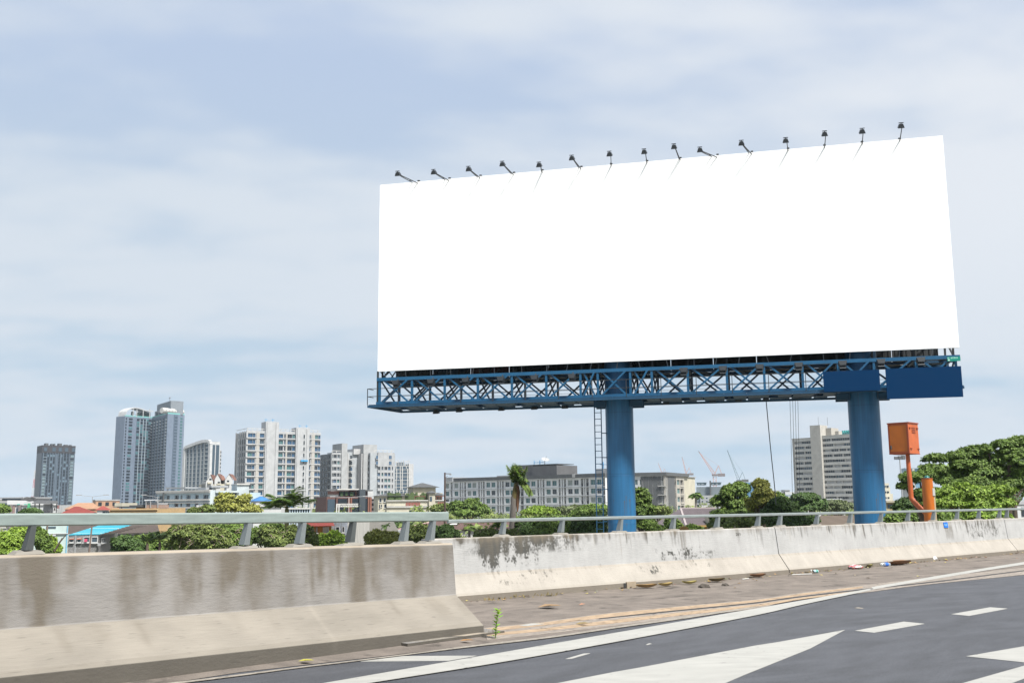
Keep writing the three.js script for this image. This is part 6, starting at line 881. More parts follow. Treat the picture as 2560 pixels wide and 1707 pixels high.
/* cranes and buildings on the horizon */
function crane(label, base, top, tip, d, red, jibW = 0.9) {
  const b = at(base, d), tp = at(top, d), ti = at(tip, d), m = new MB(), j = new MB(); b.y = CITY; const c = red ? mat([0.40, 0.25, 0.22], 0.8) : mat([0.17, 0.23, 0.27], 0.8), t = thing('tower_crane', label, 'crane', V(tp.x, CITY, tp.z));
  for (const s of [-1, 1]) { m.bar(V(tp.x + s, CITY, tp.z), V(tp.x + s, tp.y, tp.z), 0.35); } for (let y = CITY, k = 0; y < tp.y - 2; y += 2.2, k++) m.bar(V(tp.x + (k % 2 ? 1 : -1), y, tp.z), V(tp.x + (k % 2 ? -1 : 1), y + 2.2, tp.z), 0.22); part(t, 'mast', m, c);
  const dir = ti.clone().sub(tp), n = 16, q = V(-dir.y, dir.x, 0).normalize().multiplyScalar(jibW); j.bar(tp.clone().add(q), ti, 0.3).bar(tp.clone().sub(q), ti, 0.3); for (let i = 0; i < n; i++) { const a = tp.clone().lerp(ti, i / n), e = tp.clone().lerp(ti, (i + 1) / n), f = 1 - i / n; j.bar(a.addScaledVector(q, f * (i % 2 ? 1 : -1)), e.addScaledVector(q, f * (i % 2 ? -1 : 1)), 0.2); } part(t, 'jib', j, c);
  part(t, 'counterweight', new MB().box(tp.x + 2.5, tp.x + 7, tp.y - 1.4, tp.y + 0.6, tp.z - 1, tp.z + 1).box(tp.x - 1.6, tp.x + 2.5, tp.y - 1, tp.y + 0.2, tp.z - 1, tp.z + 1), red ? C.mauve : C.dgrey); part(t, 'a_frame', new MB().bar(V(tp.x, tp.y, tp.z), V(tp.x + 3, tp.y + 6, tp.z), 0.4).bar(V(tp.x + 3, tp.y + 6, tp.z), V(tp.x + 5, tp.y, tp.z), 0.3).bar(V(tp.x + 3, tp.y + 6, tp.z), tp.clone().lerp(ti, 0.9), 0.1), c); return t;
}
crane('tower crane with a pale red raised jib above the grey construction site', c5(1238, 870), c5(1236, 805), c5(1093, 597), 700, true);
crane('blue-grey tower crane with raised jib above the blue-sheeted building', c6(365, 790), c6(362, 745), c6(243, 436), 760, false);
crane('distant pale crane jib rising behind the cream end wall', c5(990, 840), c5(984, 800), c5(946, 648), 1000, true, 0.6);
crane('faintest and leftmost crane jib behind the grey wing', c5(775, 840), c5(770, 798), c5(733, 702), 1300, true, 0.6);
{
  const F = between(c5(1072, 950), 560, c5(1298, 950), 556), mb = () => new MB().frame(F.m), X = x => F.x(c5(x, 940)), Y = y => F.y(c5(1180, y)), t = thing('construction_site', 'grey building under construction with two rooftop frames below the cranes', 'building', F.to(0, 0, 0));
  part(t, 'wall', mb().box(X(1074), X(1300), 0, Y(915), -20, 0), mat([0.19, 0.225, 0.25], 0.85, wBig)); part(t, 'lower_wall', mb().box(X(1118), X(1310), 0, Y(992), -4, 6), mat([0.38, 0.39, 0.40], 0.85, wBig)); for (const [a, b] of [[1080, 1150], [1200, 1283]]) part(t, 'roof_frame', mb().box(X(a), X(b), Y(900), Y(880), -8, -1).box(X(a) - 0.5, X(b) + 0.5, Y(880), Y(874), -8, -0.5), mat([0.14, 0.20, 0.24], 0.7)); for (const [a, b] of [[1090, 1108], [1118, 1140], [1212, 1232], [1248, 1268]]) part(t, 'opening', mb().box(X(a), X(b), Y(897), Y(884), -0.98, -0.8), mat([0.32, 0.37, 0.4], 0.6)); part(t, 'hoist', mb().box(X(1197), X(1208), 0, Y(862), 0.5, 2), C.dgrey); const wn = mb(); for (const x of [1130, 1170, 1215]) for (const y of [1010, 1040, 1070]) wn.box(X(x), X(x + 12), Y(y + 12), Y(y), 6, 6.1); part(t, 'window', wn, G.slate, stuff);
}
{
  const F = between(c6(400, 820), 640, c6(660, 820), 640), mb = () => new MB().frame(F.m), Y = y => F.y(c6(520, y)), t = thing('sheeted_building', 'building wrapped in blue sheeting behind the tall green trees', 'building', F.to(0, 0, 0)); part(t, 'sheeting', mb().box(0, F.len, 0, Y(768), -16, 0), mat([0.08, 0.20, 0.34], 0.8, wBig)); const k = mb(); for (let i = 0; i <= 12; i++) k.box(F.len * i / 12 - 0.12, F.len * i / 12 + 0.12, 0, Y(768), 0, 0.2); for (let y = 4; y < Y(768); y += 4) k.box(0, F.len, y, y + 0.2, 0, 0.15); part(t, 'scaffold', k, mat([0.12, 0.24, 0.38], 0.8));
}
{
  const F = between(c6(692, 920), 900, c6(945, 920), 900), mb = () => new MB().frame(F.m), X = x => F.x(c6(x, 900)), Y = y => F.y(c6(820, y)), t = thing('hotel', 'distant white block with balcony bands between trees and right tower', 'building', F.to(0, 0, 0)); part(t, 'wall', mb().box(X(695), X(785), 0, Y(855), -14, 0).box(X(785), X(840), 0, Y(868), -14, -1).box(X(838), X(940), 0, Y(865), -14, 1.5).box(X(838), X(888), 0, Y(850), -12, 1), C.white); const k = mb(), b = mb(); for (let y = 4; y < Y(880); y += 3.1) { k.box(X(700), X(780), y, y + 1.4, 0, 0.15).box(X(840), X(935), y, y + 1.4, 1.5, 1.65); b.box(X(836), X(943), y - 1, y - 0.2, 1.5, 2.6); } part(t, 'window_row', k, mat([0.20, 0.25, 0.30], 0.4), stuff); part(t, 'balcony_band', b, C.slab, stuff); part(t, 'roof_slab', mb().box(X(690), X(788), Y(856), Y(848), -14, 1).box(X(832), X(892), Y(850), Y(844), -12, 2), C.grey);
}
/* right tower block with horizontal window bands */
{
  const F = between(c6(938, 600), 602, c6(1550, 600), 574), mb = () => new MB().frame(F.m), X = x => F.x(c6(x, 420)), R = rng(51), t = thing('tower_block', 'beige concrete tower block with ribbon windows and a tall blank central shaft', 'tower', F.to(0, 0, 0));
  const yL = F.y(c6(1030, 318)), yR = F.y(c6(1370, 285)), r1 = F.y(c6(1040, 356)), fh = (F.y(c6(1040, 356)) - F.y(c6(1040, 890))) / 10, rows = rowsAt(r1, fh, 13, 1.45), m = mat([0.43, 0.415, 0.385], 0.88, wBig), band = mat([0.52, 0.51, 0.485], 0.88, wBig);
  const xa = X(942), xb = X(1126), xc = X(1232), xd = F.len + 4; part(t, 'wall', mb().box(-0.6, xd, 0, yL - 0.4, -15, -1.1), m);
  for (let s = 0; s < 2; s++) { const [a, b, top] = s ? [xc, xd, yR] : [-0.6, xb, yL]; const off = s ? yR - yL : 0; let prev = top; for (const r of rows) { part(t, 'spandrel', mb().box(a, b, r[1] + off, prev, -1.1, 0.25), band); prev = r[0] + off; } part(t, 'spandrel', mb().box(a, b, 0, prev, -1.1, 0.25), band);
    const pier = mb(); if (!s) pier.box(-0.6, xa, 0, top, -1.1, 0.3);
    for (const r of rows) { let x = s ? xc + 0.8 : xa; while (x < b - 1) { const w = 4.2 + R() * 2.6, e = Math.min(b, x + w); const p = new MB().frame(F.m).box(x, e - 0.5, r[0] + off, r[1] + off, -0.75, -0.65); part(t, 'window', p, R() < 0.2 ? C.offwhite : R() < 0.25 ? G.slate : G.dark); for (let q = x + 1.4; q < e - 0.8; q += 1.4) pier.box(q - 0.08, q + 0.08, r[0] + off, r[1] + off, -0.66, -0.55); if (R() < 0.4) pier.box(e - 0.5, e + 0.4, r[0] + off, r[1] + off, -1.1, 0.0); x = e; } } part(t, s ? 'mullion' : 'pier', pier, m, stuff); }
  const yC = F.y(c6(1180, 176), 2); part(t, 'lift_shaft', mb().box(xb, xc, 0, yC, -6, 2.0), mat([0.45, 0.43, 0.395], 0.88, wBig)); part(t, 'shaft_rear', mb().box(xc, X(1290), yR - 1, F.y(c6(1300, 172)) - 1.5, -12, -4).box(X(1262), X(1328), yR - 1, F.y(c6(1300, 232)), -14, -8), C.beige); part(t, 'roof_tank', mb().box(X(1400), X(1410), yR + 0.6, yR + 3, -6, -4).box(X(1424), X(1434), yR + 0.6, yR + 3, -6, -4).box(X(1446), X(1456), yR + 0.6, yR + 3, -6, -4).box(X(1466), X(1476), yR + 0.6, yR + 3, -6, -4), mat([0.05, 0.30, 0.30], 0.6), stuff); part(t, 'roof_edge', mb().box(-0.8, xb, yL, yL + 0.5, -15, 0.4).box(xc, xd, yR, yR + 0.5, -15, 0.4), m);
  const sw = mb(); for (const r of rows) sw.box(-0.75, -0.62, r[0], r[1], -12, -3); part(t, 'side_window', sw, G.dark, stuff); part(t, 'roof_antenna', mb().bar(V(X(1180), yC, -2), V(X(1180), yC + 5, -2), 0.12).bar(V(X(1256), yC, -4), V(X(1256), yC + 4.5, -4), 0.12), C.dgrey);
}
{
  const F = between(c7(205, 1000), 480, c7(275, 1000), 482), mb = () => new MB().frame(F.m), X = x => F.x(c7(x, 1000)), Y = y => F.y(c7(240, y)), t = thing('stepped_building', 'cream stepped building peeping out right of the right pillar', 'building', F.to(0, 0, 0)); part(t, 'wall', mb().box(X(196), X(218), 0, Y(830), -10, 0).box(X(200), X(262), 0, Y(965), -10, 0).box(X(215), X(276), 0, Y(995), -9, -0.5).box(X(200), X(286), 0, Y(1048), -8, 0.2), C.cream); for (const y of [990, 1035, 1080]) for (const x of [228, 250]) part(t, 'window', mb().box(X(x - 7), X(x + 7), Y(y + 7), Y(y - 7), 0.02, 0.3), G.dark);
}
{
  const F = between(c7(232, 1140), 170, c7(445, 1140), 172), mb = () => new MB().frame(F.m), X = x => F.x(c7(x, 1140)), Y = y => F.y(c7(330, y)), t = thing('warehouse', 'ochre low building with a long window band behind the orange pole', 'building', F.to(0, 0, 0)); part(t, 'wall', mb().box(0, F.len, 0, Y(1112), -8, 0), mat([0.36, 0.30, 0.17], 0.88, wMid)); part(t, 'roof', mb().box(-0.3, F.len + 0.3, Y(1116), Y(1102), -8, 0.7), mat([0.33, 0.30, 0.23], 0.9, wMid)); for (const [a, b] of [[250, 312], [322, 372]]) part(t, 'window', mb().box(X(a), X(b), Y(1160), Y(1130), 0.01, 0.1), G.slate); part(t, 'roof_unit', mb().box(X(270), X(330), Y(1102), Y(1092), -5, -2), C.offwhite);
}
{
  const F = between(c7(396, 900), 420, c7(560, 900), 418), mb = () => new MB().frame(F.m), Y = y => F.y(c7(460, y)), X = x => F.x(c7(x, 900)), t = thing('office_block', 'pale blue glass office block behind the rain tree', 'building', F.to(0, 0, 0)); part(t, 'glass_wall', mb().box(0, F.len, 0, Y(852), -15, 0), mat([0.17, 0.33, 0.46], 0.35, wBig)); part(t, 'column', mb().box(X(446), X(464), 0, Y(850), 0, 0.5), C.slab); part(t, 'roof_edge', mb().box(-0.3, F.len, Y(852), Y(844), -15, 0.5), mat([0.3, 0.38, 0.44], 0.7)); const k = mb(); for (let y = 3; y < Y(860); y += 3.2) k.box(0, F.len, y, y + 0.3, 0, 0.15); part(t, 'floor_line', k, mat([0.13, 0.27, 0.38], 0.5));
  const F2 = between(c7(448, 1015), 230, c7(545, 1015), 230), t2 = thing('house', 'small white upper storey with two windows behind the rain tree', 'house', F2.to(0, 0, 0)); part(t2, 'wall', new MB().frame(F2.m).box(0, F2.len, 0, F2.y(c7(490, 1000)), -6, 0), C.white); simpleWindows(t2, F2, [[[456, 1012], [480, 1024]], [[500, 1012], [524, 1024]]], c7, 0.03);
}
/* roofs below the right part of the rail */
{
  const F = between(c5(700, 1250), 92, c5(1240, 1250), 93), mb = () => new MB().frame(F.m), X = x => F.x(c5(x, 1230)), Y = y => F.y(c5(960, y)), t = thing('house', 'house with a purple-brown tiled hipped roof and ochre eaves', 'house', F.to(0, 0, 0)), tm = mat([0.205, 0.175, 0.19], 0.85, wMid);
  const y0 = Y(1280), yr = F.y(c5(1000, 1110), -5.5), x0 = X(688), xr = F.x(c5(935, 1110), -5.5), x1 = X(1240), hx = X(980), rf = mb(), rz = -5.5; ribbedRoof(rf, V(hx, Y(1264), 0), V(x1, Y(1258), 0), F.pt(c5(1240, 1110), rz).setY(yr), V(xr, yr, rz), 20, 0.06); part(t, 'roof', rf, tm); part(t, 'roof', ribbedRoof(mb(), V(x0, y0, -1.5), V(hx, Y(1264), 0), V(xr, yr, rz), V(xr - 0.05, yr, rz), 18, 0.05), tm); part(t, 'hip_ridge', mb().bar(V(hx, Y(1264), 0.05), V(xr, yr, rz), 0.18, 0.16).bar(V(xr, yr + 0.04, rz), F.pt(c5(1240, 1110), rz).setY(yr + 0.04), 0.2, 0.14), mat([0.3, 0.26, 0.26], 0.85)); part(t, 'wall', mb().box(X(760), X(1235), 0, Y(1290), -8, -1.2), C.cream); part(t, 'eaves', mb().box(X(1038), X(1242), Y(1274), Y(1260), -1.2, 0.4).box(X(1150), X(1162), 0, Y(1270), -0.2, 0.1), mat([0.30, 0.19, 0.06], 0.85)); part(t, 'chimney_wall', mb().box(X(1186), X(1246), 0, Y(1180), -1, 0.3), C.cream); part(t, 'gutter_pipe', mb().box(X(1180), X(1188), 0, Y(1180), 0.3, 0.45), C.dgrey);
  const g = new THREE.CylinderGeometry(1, 1, 0.3, 28); g.rotateX(Math.PI / 2); const o = at(c5(965, 1310), 70), s = 44 / 3.564 * 70 / FOCAL; g.scale(s, s, 1); g.translate(0, 0, 0); const drum = thing('cable_drum', 'round ochre wooden disc standing just behind the barrier', 'drum', V(o.x, CITY, o.z)); const gg = g.clone(); gg.translate(0, o.y - CITY, 0); part(drum, 'disc', gg, mat([0.26, 0.16, 0.05], 0.85, wSmall)); part(drum, 'stand', new MB().box(o.x - 0.3, o.x + 0.3, CITY, o.y - s * 0.6, o.z - 0.25, o.z - 0.18), C.brick);
}
{
  const F = between(c6(1120, 1170), 74, c6(1620, 1170), 76), mb = () => new MB().frame(F.m), X = x => F.x(c6(x, 1170)), Y = y => F.y(c6(1380, y)), t = thing('house', 'low shed with a weathered brown corrugated roof beside the right pillar', 'house', F.to(0, 0, 0)); part(t, 'roof', ribbedRoof(mb(), V(X(1110), Y(1205), 0), V(X(1640), Y(1208), 0), F.pt(c6(1600, 1108), -7), F.pt(c6(1190, 1108), -7), 16, 0.05), mat([0.20, 0.165, 0.14], 0.92, wMid)); part(t, 'wall', mb().box(X(1130), X(1600), 0, Y(1212), -6, -0.4), C.brick); part(t, 'fascia', mb().box(X(1150), X(1600), F.y(c6(1380, 1116), -7), F.y(c6(1380, 1104), -7), -7.3, -7.0), C.brick); part(t, 'roof_sheet', mb().quad(F.pt(c6(1118, 1165), -2).add(V(0, 0.1, 0)), F.pt(c6(1170, 1150), -3).add(V(0, 0.1, 0)), F.pt(c6(1215, 1118), -5.8).add(V(0, 0.1, 0)), F.pt(c6(1140, 1122), -5.4).add(V(0, 0.1, 0))), C.offwhite);
}
{ // floodlight mast, dark edge of a nearer roof, far rows closing the horizon
  const b = at(c7(362, 1000), 260), y = at(c7(345, 762), 260).y; b.y = CITY; const t = thing('floodlight_mast', 'tall grey mast with a floodlight cluster left of the orange box', 'mast', b); part(t, 'pole', new MB().tube([b, V(b.x, y, b.z)], [0.28, 0.14], 8), C.grey); for (const s of [-1, 0, 1]) part(t, 'floodlight', new MB().box(b.x + s * 0.95 - 0.4, b.x + s * 0.95 + 0.4, y - 0.4, y + 0.3 + 0.15 * s, b.z - 0.3, b.z + 0.3), C.dgrey); part(t, 'cross_arm', new MB().box(b.x - 1.4, b.x + 1.4, y - 0.6, y - 0.45, b.z - 0.1, b.z + 0.1), C.dgrey);
  const R = rng(99); const mk = (px, d, hpx, wpx, c, label) => { const F = between([px, 1250], d, [px + wpx, 1250], d + 4), Y = F.y([px, hpx]), t2 = thing('distant_building', label, 'building', F.to(0, 0, 0)); part(t2, 'wall', new MB().frame(F.m).box(0, F.len, 0, Y, -12, 0), c); const k = new MB().frame(F.m); for (let yy = 3; yy < Y - 1.4; yy += 3.1) for (let x = 1; x < F.len - 1.5; x += 2.6) if (R() < 0.85) k.box(x, x + 1.3, yy, yy + 1.4, 0, 0.1); part(t2, 'window', k, G.dark, stuff); part(t2, 'roof_edge', new MB().frame(F.m).box(-0.2, F.len + 0.2, Y, Y + 0.5, -12, 0.2), C.grey); };
  mk(-60, 420, 1250, 80, C.cream, 'low cream block at the left frame edge behind the grey office block'); mk(238, 400, 1252, 60, C.peach, 'low peach block between the peach roof and the shop row'); mk(1610, 460, 1262, 160, C.offwhite, 'low pale block behind the shrubs right of the left pillar'); mk(2100, 330, 1268, 120, C.grey, 'low grey block behind the right pillar'); mk(1030, 380, 1258, 100, C.grey, 'low grey block behind the leaning rusty lamp pole'); mk(1985, 420, 1250, 120, C.offwhite, 'low pale block at the foot of the beige tower block'); mk(2440, 160, 1262, 160, C.white, 'white house seen through the rain tree trunks');
}
/* orange roadside equipment beyond the barrier */
{
  const or = mat([0.50, 0.115, 0.03], 0.5, wSmall), orf = mat([0.50, 0.13, 0.008], 0.45, wSmall), ord = mat([0.30, 0.06, 0.02], 0.6, wSmall), d = 28;
  const F = between(e2(120, 340), d, e2(385, 340), d - 0.4), mb = () => new MB().frame(F.m), P = (x, y) => F.uv(e2(x, y)), a = P(133, 340), w = F.len, y0 = P(260, 540)[1], y1 = P(260, 150)[1], t = thing('signal_box', 'orange steel cabinet on a bent orange pole behind the barrier', 'cabinet', ground(e2(580, 1440), 0).setY(CITY).lerp(F.to(w / 2, 0, 0), 1).setY(0));
  part(t, 'cabinet', mb().box(0, w, y0, y1, -0.62, 0), or); part(t, 'door', mb().box(0.04, w - 0.05, y0 + 0.05, y1 - 0.05, 0.002, 0.022), orf, { label: 'orange front door of the cabinet' }); const fr = mb(); fr.box(-0.02, w + 0.02, y1, y1 + 0.03, -0.64, 0.03).box(-0.01, w + 0.01, y0 - 0.02, y0, -0.63, 0.02).box(w - 0.045, w, y0, y1, 0.0, 0.035).box(0, 0.035, y0, y1, 0.0, 0.03); part(t, 'trim', fr, ord);
  const lv = mb(); for (let i = 0; i < 4; i++) lv.box(w + 0.001, w + 0.012, y1 - 0.26 + i * 0.045, y1 - 0.24 + i * 0.045, -0.42, -0.2); for (const yy of [y1 - 0.14, y0 + 0.11]) lv.box(w, w + 0.03, yy, yy + 0.03, -0.12, -0.04).box(w, w + 0.03, yy, yy + 0.03, -0.58, -0.5); part(t, 'louvre', lv, ord); part(t, 'hinge', mb().box(0.05, 0.08, y0 + 0.12, y0 + 0.22, 0.02, 0.045), C.dgrey);
  const q = p => F.to(...P(...p), -0.3), pts = [q([305, 545]), q([318, 720]), q([338, 930]), q([350, 1100]), q([358, 1135]), q([378, 1160]), q([450, 1235]), q([535, 1315]), q([570, 1350]), q([580, 1390]), q([585, 1450]), q([586, 1450]).setY(-0.6)]; part(t, 'pole', new MB().tube(pts, [0.058, 0.060, 0.064, 0.064, 0.064, 0.064, 0.064, 0.064, 0.064, 0.064, 0.064, 0.064], 14), or); part(t, 'base_plate', mb().box(P(570, 1400)[0] - 0.2, P(570, 1400)[0] + 0.3, -0.6 - CITY, -0.54 - CITY, -0.55, -0.05), ord);
  // orange post with green dome
  const b = at(e2(675, 1100), 27.4), b0 = V(b.x, -0.6, b.z), yt = at(e2(665, 875), 27.4).y, r = 0.14, pt = thing('bollard_post', 'thick orange post with a green dome on top beside the bent pole', 'post', b0.clone()); const px = at(e2(660, 1440), 27.4).x; part(pt, 'post', new MB().tube([V(px, -0.6, b.z), V(px, yt, b.z)], r * 1.08, 8), orf); const dome = new THREE.SphereGeometry(0.075, 16, 10); dome.translate(px - b0.x, yt - b0.y + 0.02, 0); part(pt, 'dome', dome, mat([0.01, 0.12, 0.11], 0.35)); part(pt, 'cap', new MB().tube([V(px, yt, b.z), V(px, yt + 0.025, b.z)], r * 1.12, 8), ord); const sy = at(e2(725, 995), 27.4).y; part(pt, 'white_label', new MB().box(px + r * 0.55, px + r * 1.02, sy - 0.2, sy, b.z + r * 0.5, b.z + r * 0.92), C.slab); part(pt, 'faded_strip', new MB().box(px + r * 0.72, px + r * 1.05, sy - 1.2, sy - 0.21, b.z + r * 0.3, b.z + r * 0.75), mat([0.42, 0.33, 0.2], 0.8));
}

/* ---------- trees and plants ---------- */
class Leaves {                                                     // many small folded leaves in one crown
  constructor() { this.k = 0; this.cap = 1 << 15; this.p = new Float32Array(this.cap); this.nn = new Float32Array(this.cap); this.c = new Float32Array(this.cap); }
  leaf(o, dir, nrm, len, wid, col) {
    if (this.k + 18 > this.cap) { this.cap *= 2; for (const q of ['p', 'nn', 'c']) { const a = new Float32Array(this.cap); a.set(this[q]); this[q] = a; } }
    let sx = dir.y * nrm.z - dir.z * nrm.y, sy = dir.z * nrm.x - dir.x * nrm.z, sz = dir.x * nrm.y - dir.y * nrm.x; const sl = wid / 2 / (Math.hypot(sx, sy, sz) || 1); sx *= sl; sy *= sl; sz *= sl;
    const u = wid * 0.18, mx = o.x + dir.x * len * 0.45 + nrm.x * u, my = o.y + dir.y * len * 0.45 + nrm.y * u, mz = o.z + dir.z * len * 0.45 + nrm.z * u, T = [o.x + dir.x * len, o.y + dir.y * len, o.z + dir.z * len], O = [o.x, o.y, o.z];
    for (const [A, B, C] of [[O, [mx + sx, my + sy, mz + sz], T], [O, T, [mx - sx, my - sy, mz - sz]]]) {
      const ax = B[0] - A[0], ay = B[1] - A[1], az = B[2] - A[2], bx = C[0] - A[0], by = C[1] - A[1], bz = C[2] - A[2]; let nx = ay * bz - az * by, ny = az * bx - ax * bz, nz = ax * by - ay * bx; const l = (Math.hypot(nx, ny, nz) || 1) * (nx * nrm.x + ny * nrm.y + nz * nrm.z < 0 ? -1 : 1); nx /= l; ny /= l; nz /= l;
      for (const q of [A, B, C]) { const k = this.k; for (let i = 0; i < 3; i++) { this.p[k + i] = q[i]; this.c[k + i] = col[i]; } this.nn[k] = nx; this.nn[k + 1] = ny; this.nn[k + 2] = nz; this.k += 3; }
    }
  }
  geo(off) { const g = new THREE.BufferGeometry(); g.setAttribute('position', new THREE.BufferAttribute(this.p.slice(0, this.k), 3)); g.setAttribute('normal', new THREE.BufferAttribute(this.nn.slice(0, this.k), 3)); g.setAttribute('color', new THREE.BufferAttribute(this.c.slice(0, this.k), 3)); g.translate(-off.x, -off.y, -off.z); return g; }
}
const leafMat = new THREE.MeshPhysicalMaterial({ vertexColors: true, roughness: 0.62, transmission: 0.25, thickness: 0, side: THREE.DoubleSide, ior: 1.4 });
const barkMat = mat([0.11, 0.085, 0.065], 0.95, wSmall), barkPale = mat([0.24, 0.215, 0.19], 0.95, wSmall);
const TONE = { dark: [[0.038, 0.078, 0.021], [0.093, 0.166, 0.033]], mid: [[0.062, 0.123, 0.021], [0.170, 0.252, 0.041]], bright: [[0.106, 0.197, 0.019], [0.262, 0.369, 0.045]], yellow: [[0.144, 0.184, 0.029], [0.375, 0.369, 0.083]], grey: [[0.087, 0.129, 0.053], [0.200, 0.234, 0.109]], olive: [[0.074, 0.123, 0.029], [0.218, 0.263, 0.064]] };
const rdir = R => { const z = R() * 2 - 1, a = R() * 6.2832, s = Math.sqrt(1 - z * z); return V(s * Math.cos(a), z, s * Math.sin(a)); };
// foliage from clumps on the surface of a few lobes
function foliage(L, R, lobes, { clumps = 16, leaves = 30, size = 0.3, tone = 'mid', flat = 0.62, loose = 1 }) {
  const [c0, c1t] = TONE[tone];
  for (const l of lobes) for (let k = 0; k < clumps; k++) {
    const d = rdir(R); if (d.y < (l.full ? -0.9 : -0.35)) d.y *= -0.6; d.normalize();
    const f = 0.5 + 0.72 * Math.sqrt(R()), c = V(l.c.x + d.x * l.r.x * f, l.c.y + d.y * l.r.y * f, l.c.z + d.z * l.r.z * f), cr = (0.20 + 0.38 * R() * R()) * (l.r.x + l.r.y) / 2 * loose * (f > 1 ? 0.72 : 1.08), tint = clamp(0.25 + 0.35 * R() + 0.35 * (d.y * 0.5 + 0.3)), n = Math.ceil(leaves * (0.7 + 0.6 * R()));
    for (let i = 0; i < n; i++) {
      const q = rdir(R), rr = cr * Math.pow(R(), 0.4), o = V(c.x + q.x * rr, c.y + q.y * rr * flat, c.z + q.z * rr), nrm = V(q.x * 0.6 + d.x * 0.5 + (R() - 0.5) * 0.9, 0.55 + q.y * 0.6 + (R() - 0.5) * 0.6, q.z * 0.6 + d.z * 0.5 + (R() - 0.5) * 0.9).normalize(), dir = rdir(R).add(V(q.x, -0.25, q.z)).normalize(); dir.addScaledVector(nrm, -dir.dot(nrm)).normalize();
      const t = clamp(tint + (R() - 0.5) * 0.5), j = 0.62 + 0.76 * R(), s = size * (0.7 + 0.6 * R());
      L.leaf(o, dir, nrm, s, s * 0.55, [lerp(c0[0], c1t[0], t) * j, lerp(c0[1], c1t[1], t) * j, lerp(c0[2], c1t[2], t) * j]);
    }
  }
}
// lobes given in photo points: [x, y, half-width px, half-height px]; d metres away
function tree(name, label, category, lobesPx, d, o = {}) {
  if (o.shrub || o.fill) lobesPx = lobesPx.concat(lobesPx.map(([x, y, rx, ry]) => [x + rx * 0.15, y + ry * 1.1, rx * 1.1, ry]));
  const R = rng(o.seed || Math.floor(d * 13 + lobesPx[0][0] * 7)), k = d / FOCAL, lobes = [], main = [];
  let cx = 0, w = 0, low = 1e9, high = -1e9;
  for (const [x, y, rx, ry] of lobesPx) { const c = at([x, y], d), r = V(rx * k * 1.08, ry * k * 1.08, (o.deep || 0.8) * rx * k); c.z += (R() - 0.5) * r.x * 0.8; main.push({ c, r }); cx += c.x * rx; w += rx; low = Math.min(low, c.y - r.y); high = Math.max(high, c.y + r.y); const n = o.sub || 7; for (let i = 0; i < n; i++) { const q = rdir(R); q.y = Math.abs(q.y) * 0.9 - 0.25; const f = 0.45 + 0.25 * R(), s = 0.46 + 0.22 * R(); lobes.push({ c: V(c.x + q.x * r.x * f, c.y + q.y * r.y * f, c.z + q.z * r.z * f), r: V(r.x * s, r.y * s, r.z * s), full: o.shrub || o.fill }); } lobes.push({ c, r: r.clone().multiplyScalar(0.8), full: o.shrub || o.fill }); }
  cx /= w; const yb = o.base ?? CITY, base = V(o.trunk ? at([o.trunk[0], 1258], d).x : cx, yb, -d), t = thing(name, label, category, base, o.group), L = new Leaves();
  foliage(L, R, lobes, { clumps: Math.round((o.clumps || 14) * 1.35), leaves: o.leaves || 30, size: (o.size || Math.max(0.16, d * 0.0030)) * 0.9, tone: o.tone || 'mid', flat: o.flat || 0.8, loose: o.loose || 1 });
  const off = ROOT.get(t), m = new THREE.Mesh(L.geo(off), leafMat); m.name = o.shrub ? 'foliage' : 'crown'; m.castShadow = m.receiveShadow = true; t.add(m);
  const tr = new MB(), lean = (cx - base.x), th = Math.max(0.07, (high - yb) * 0.024) * (o.thick || 1), fork = V(base.x + lean * 0.5, lerp(yb, Math.max(low, yb + 0.5), 0.8), base.z);
  if (o.stems) for (let i = 0; i < o.stems; i++) { const a = main[i % main.length]; tr.tube([V(base.x + (R() - 0.5) * 0.8, yb, base.z + (R() - 0.5) * 0.5), V(lerp(base.x, a.c.x, 0.5) + (R() - 0.5) * 0.6, lerp(yb, a.c.y, 0.55), base.z), a.c.clone().add(V((R() - 0.5) * a.r.x, a.r.y * 0.4 * R(), 0))], [th * 0.8, th * 0.55, th * 0.25], 6); }
  else { tr.tube([base.clone(), V(base.x + lean * 0.15, lerp(yb, fork.y, 0.5), base.z), fork], [th * 1.15, th * 0.95, th * 0.8], 8); for (const a of main) for (let i = 0; i < (o.limbs || 3); i++) { const e = a.c.clone().add(V((R() - 0.5) * a.r.x * 1.2, (R() - 0.2) * a.r.y * 0.8, (R() - 0.5) * a.r.z)), md = fork.clone().lerp(e, 0.5).add(V((R() - 0.5) * a.r.x * 0.2, a.r.y * 0.12, 0)); tr.tube([fork, md, e], [th * 0.6, th * 0.4, th * 0.14], 6); } }
  part(t, o.shrub ? 'stem' : 'trunk', tr, o.pale ? barkPale : barkMat);
  if (o.twigs) { const tw = new MB(); for (let i = 0; i < o.twigs; i++) { const a = main[Math.floor(R() * main.length)], q = rdir(R), s = a.c.clone().add(V(q.x * a.r.x * 0.7, q.y * a.r.y * 0.7, Math.abs(q.z) * a.r.z * 0.9)), e = s.clone().add(V((R() - 0.5) * 1.4, (R() - 0.3) * 0.7, R() * 0.4)); tw.tube([s, s.clone().lerp(e, 0.5).add(V(0, 0.15, 0)), e], [0.035, 0.028, 0.012], 5); } part(t, 'bare_twig', tw, mat([0.27, 0.22, 0.17], 0.95), stuff); }
  return t;
}
const shrub = (label, lobes, d, o = {}) => tree('shrub', label, 'shrub', lobes, d, { shrub: 1, stems: 4, sub: 6, deep: 1, ...o });
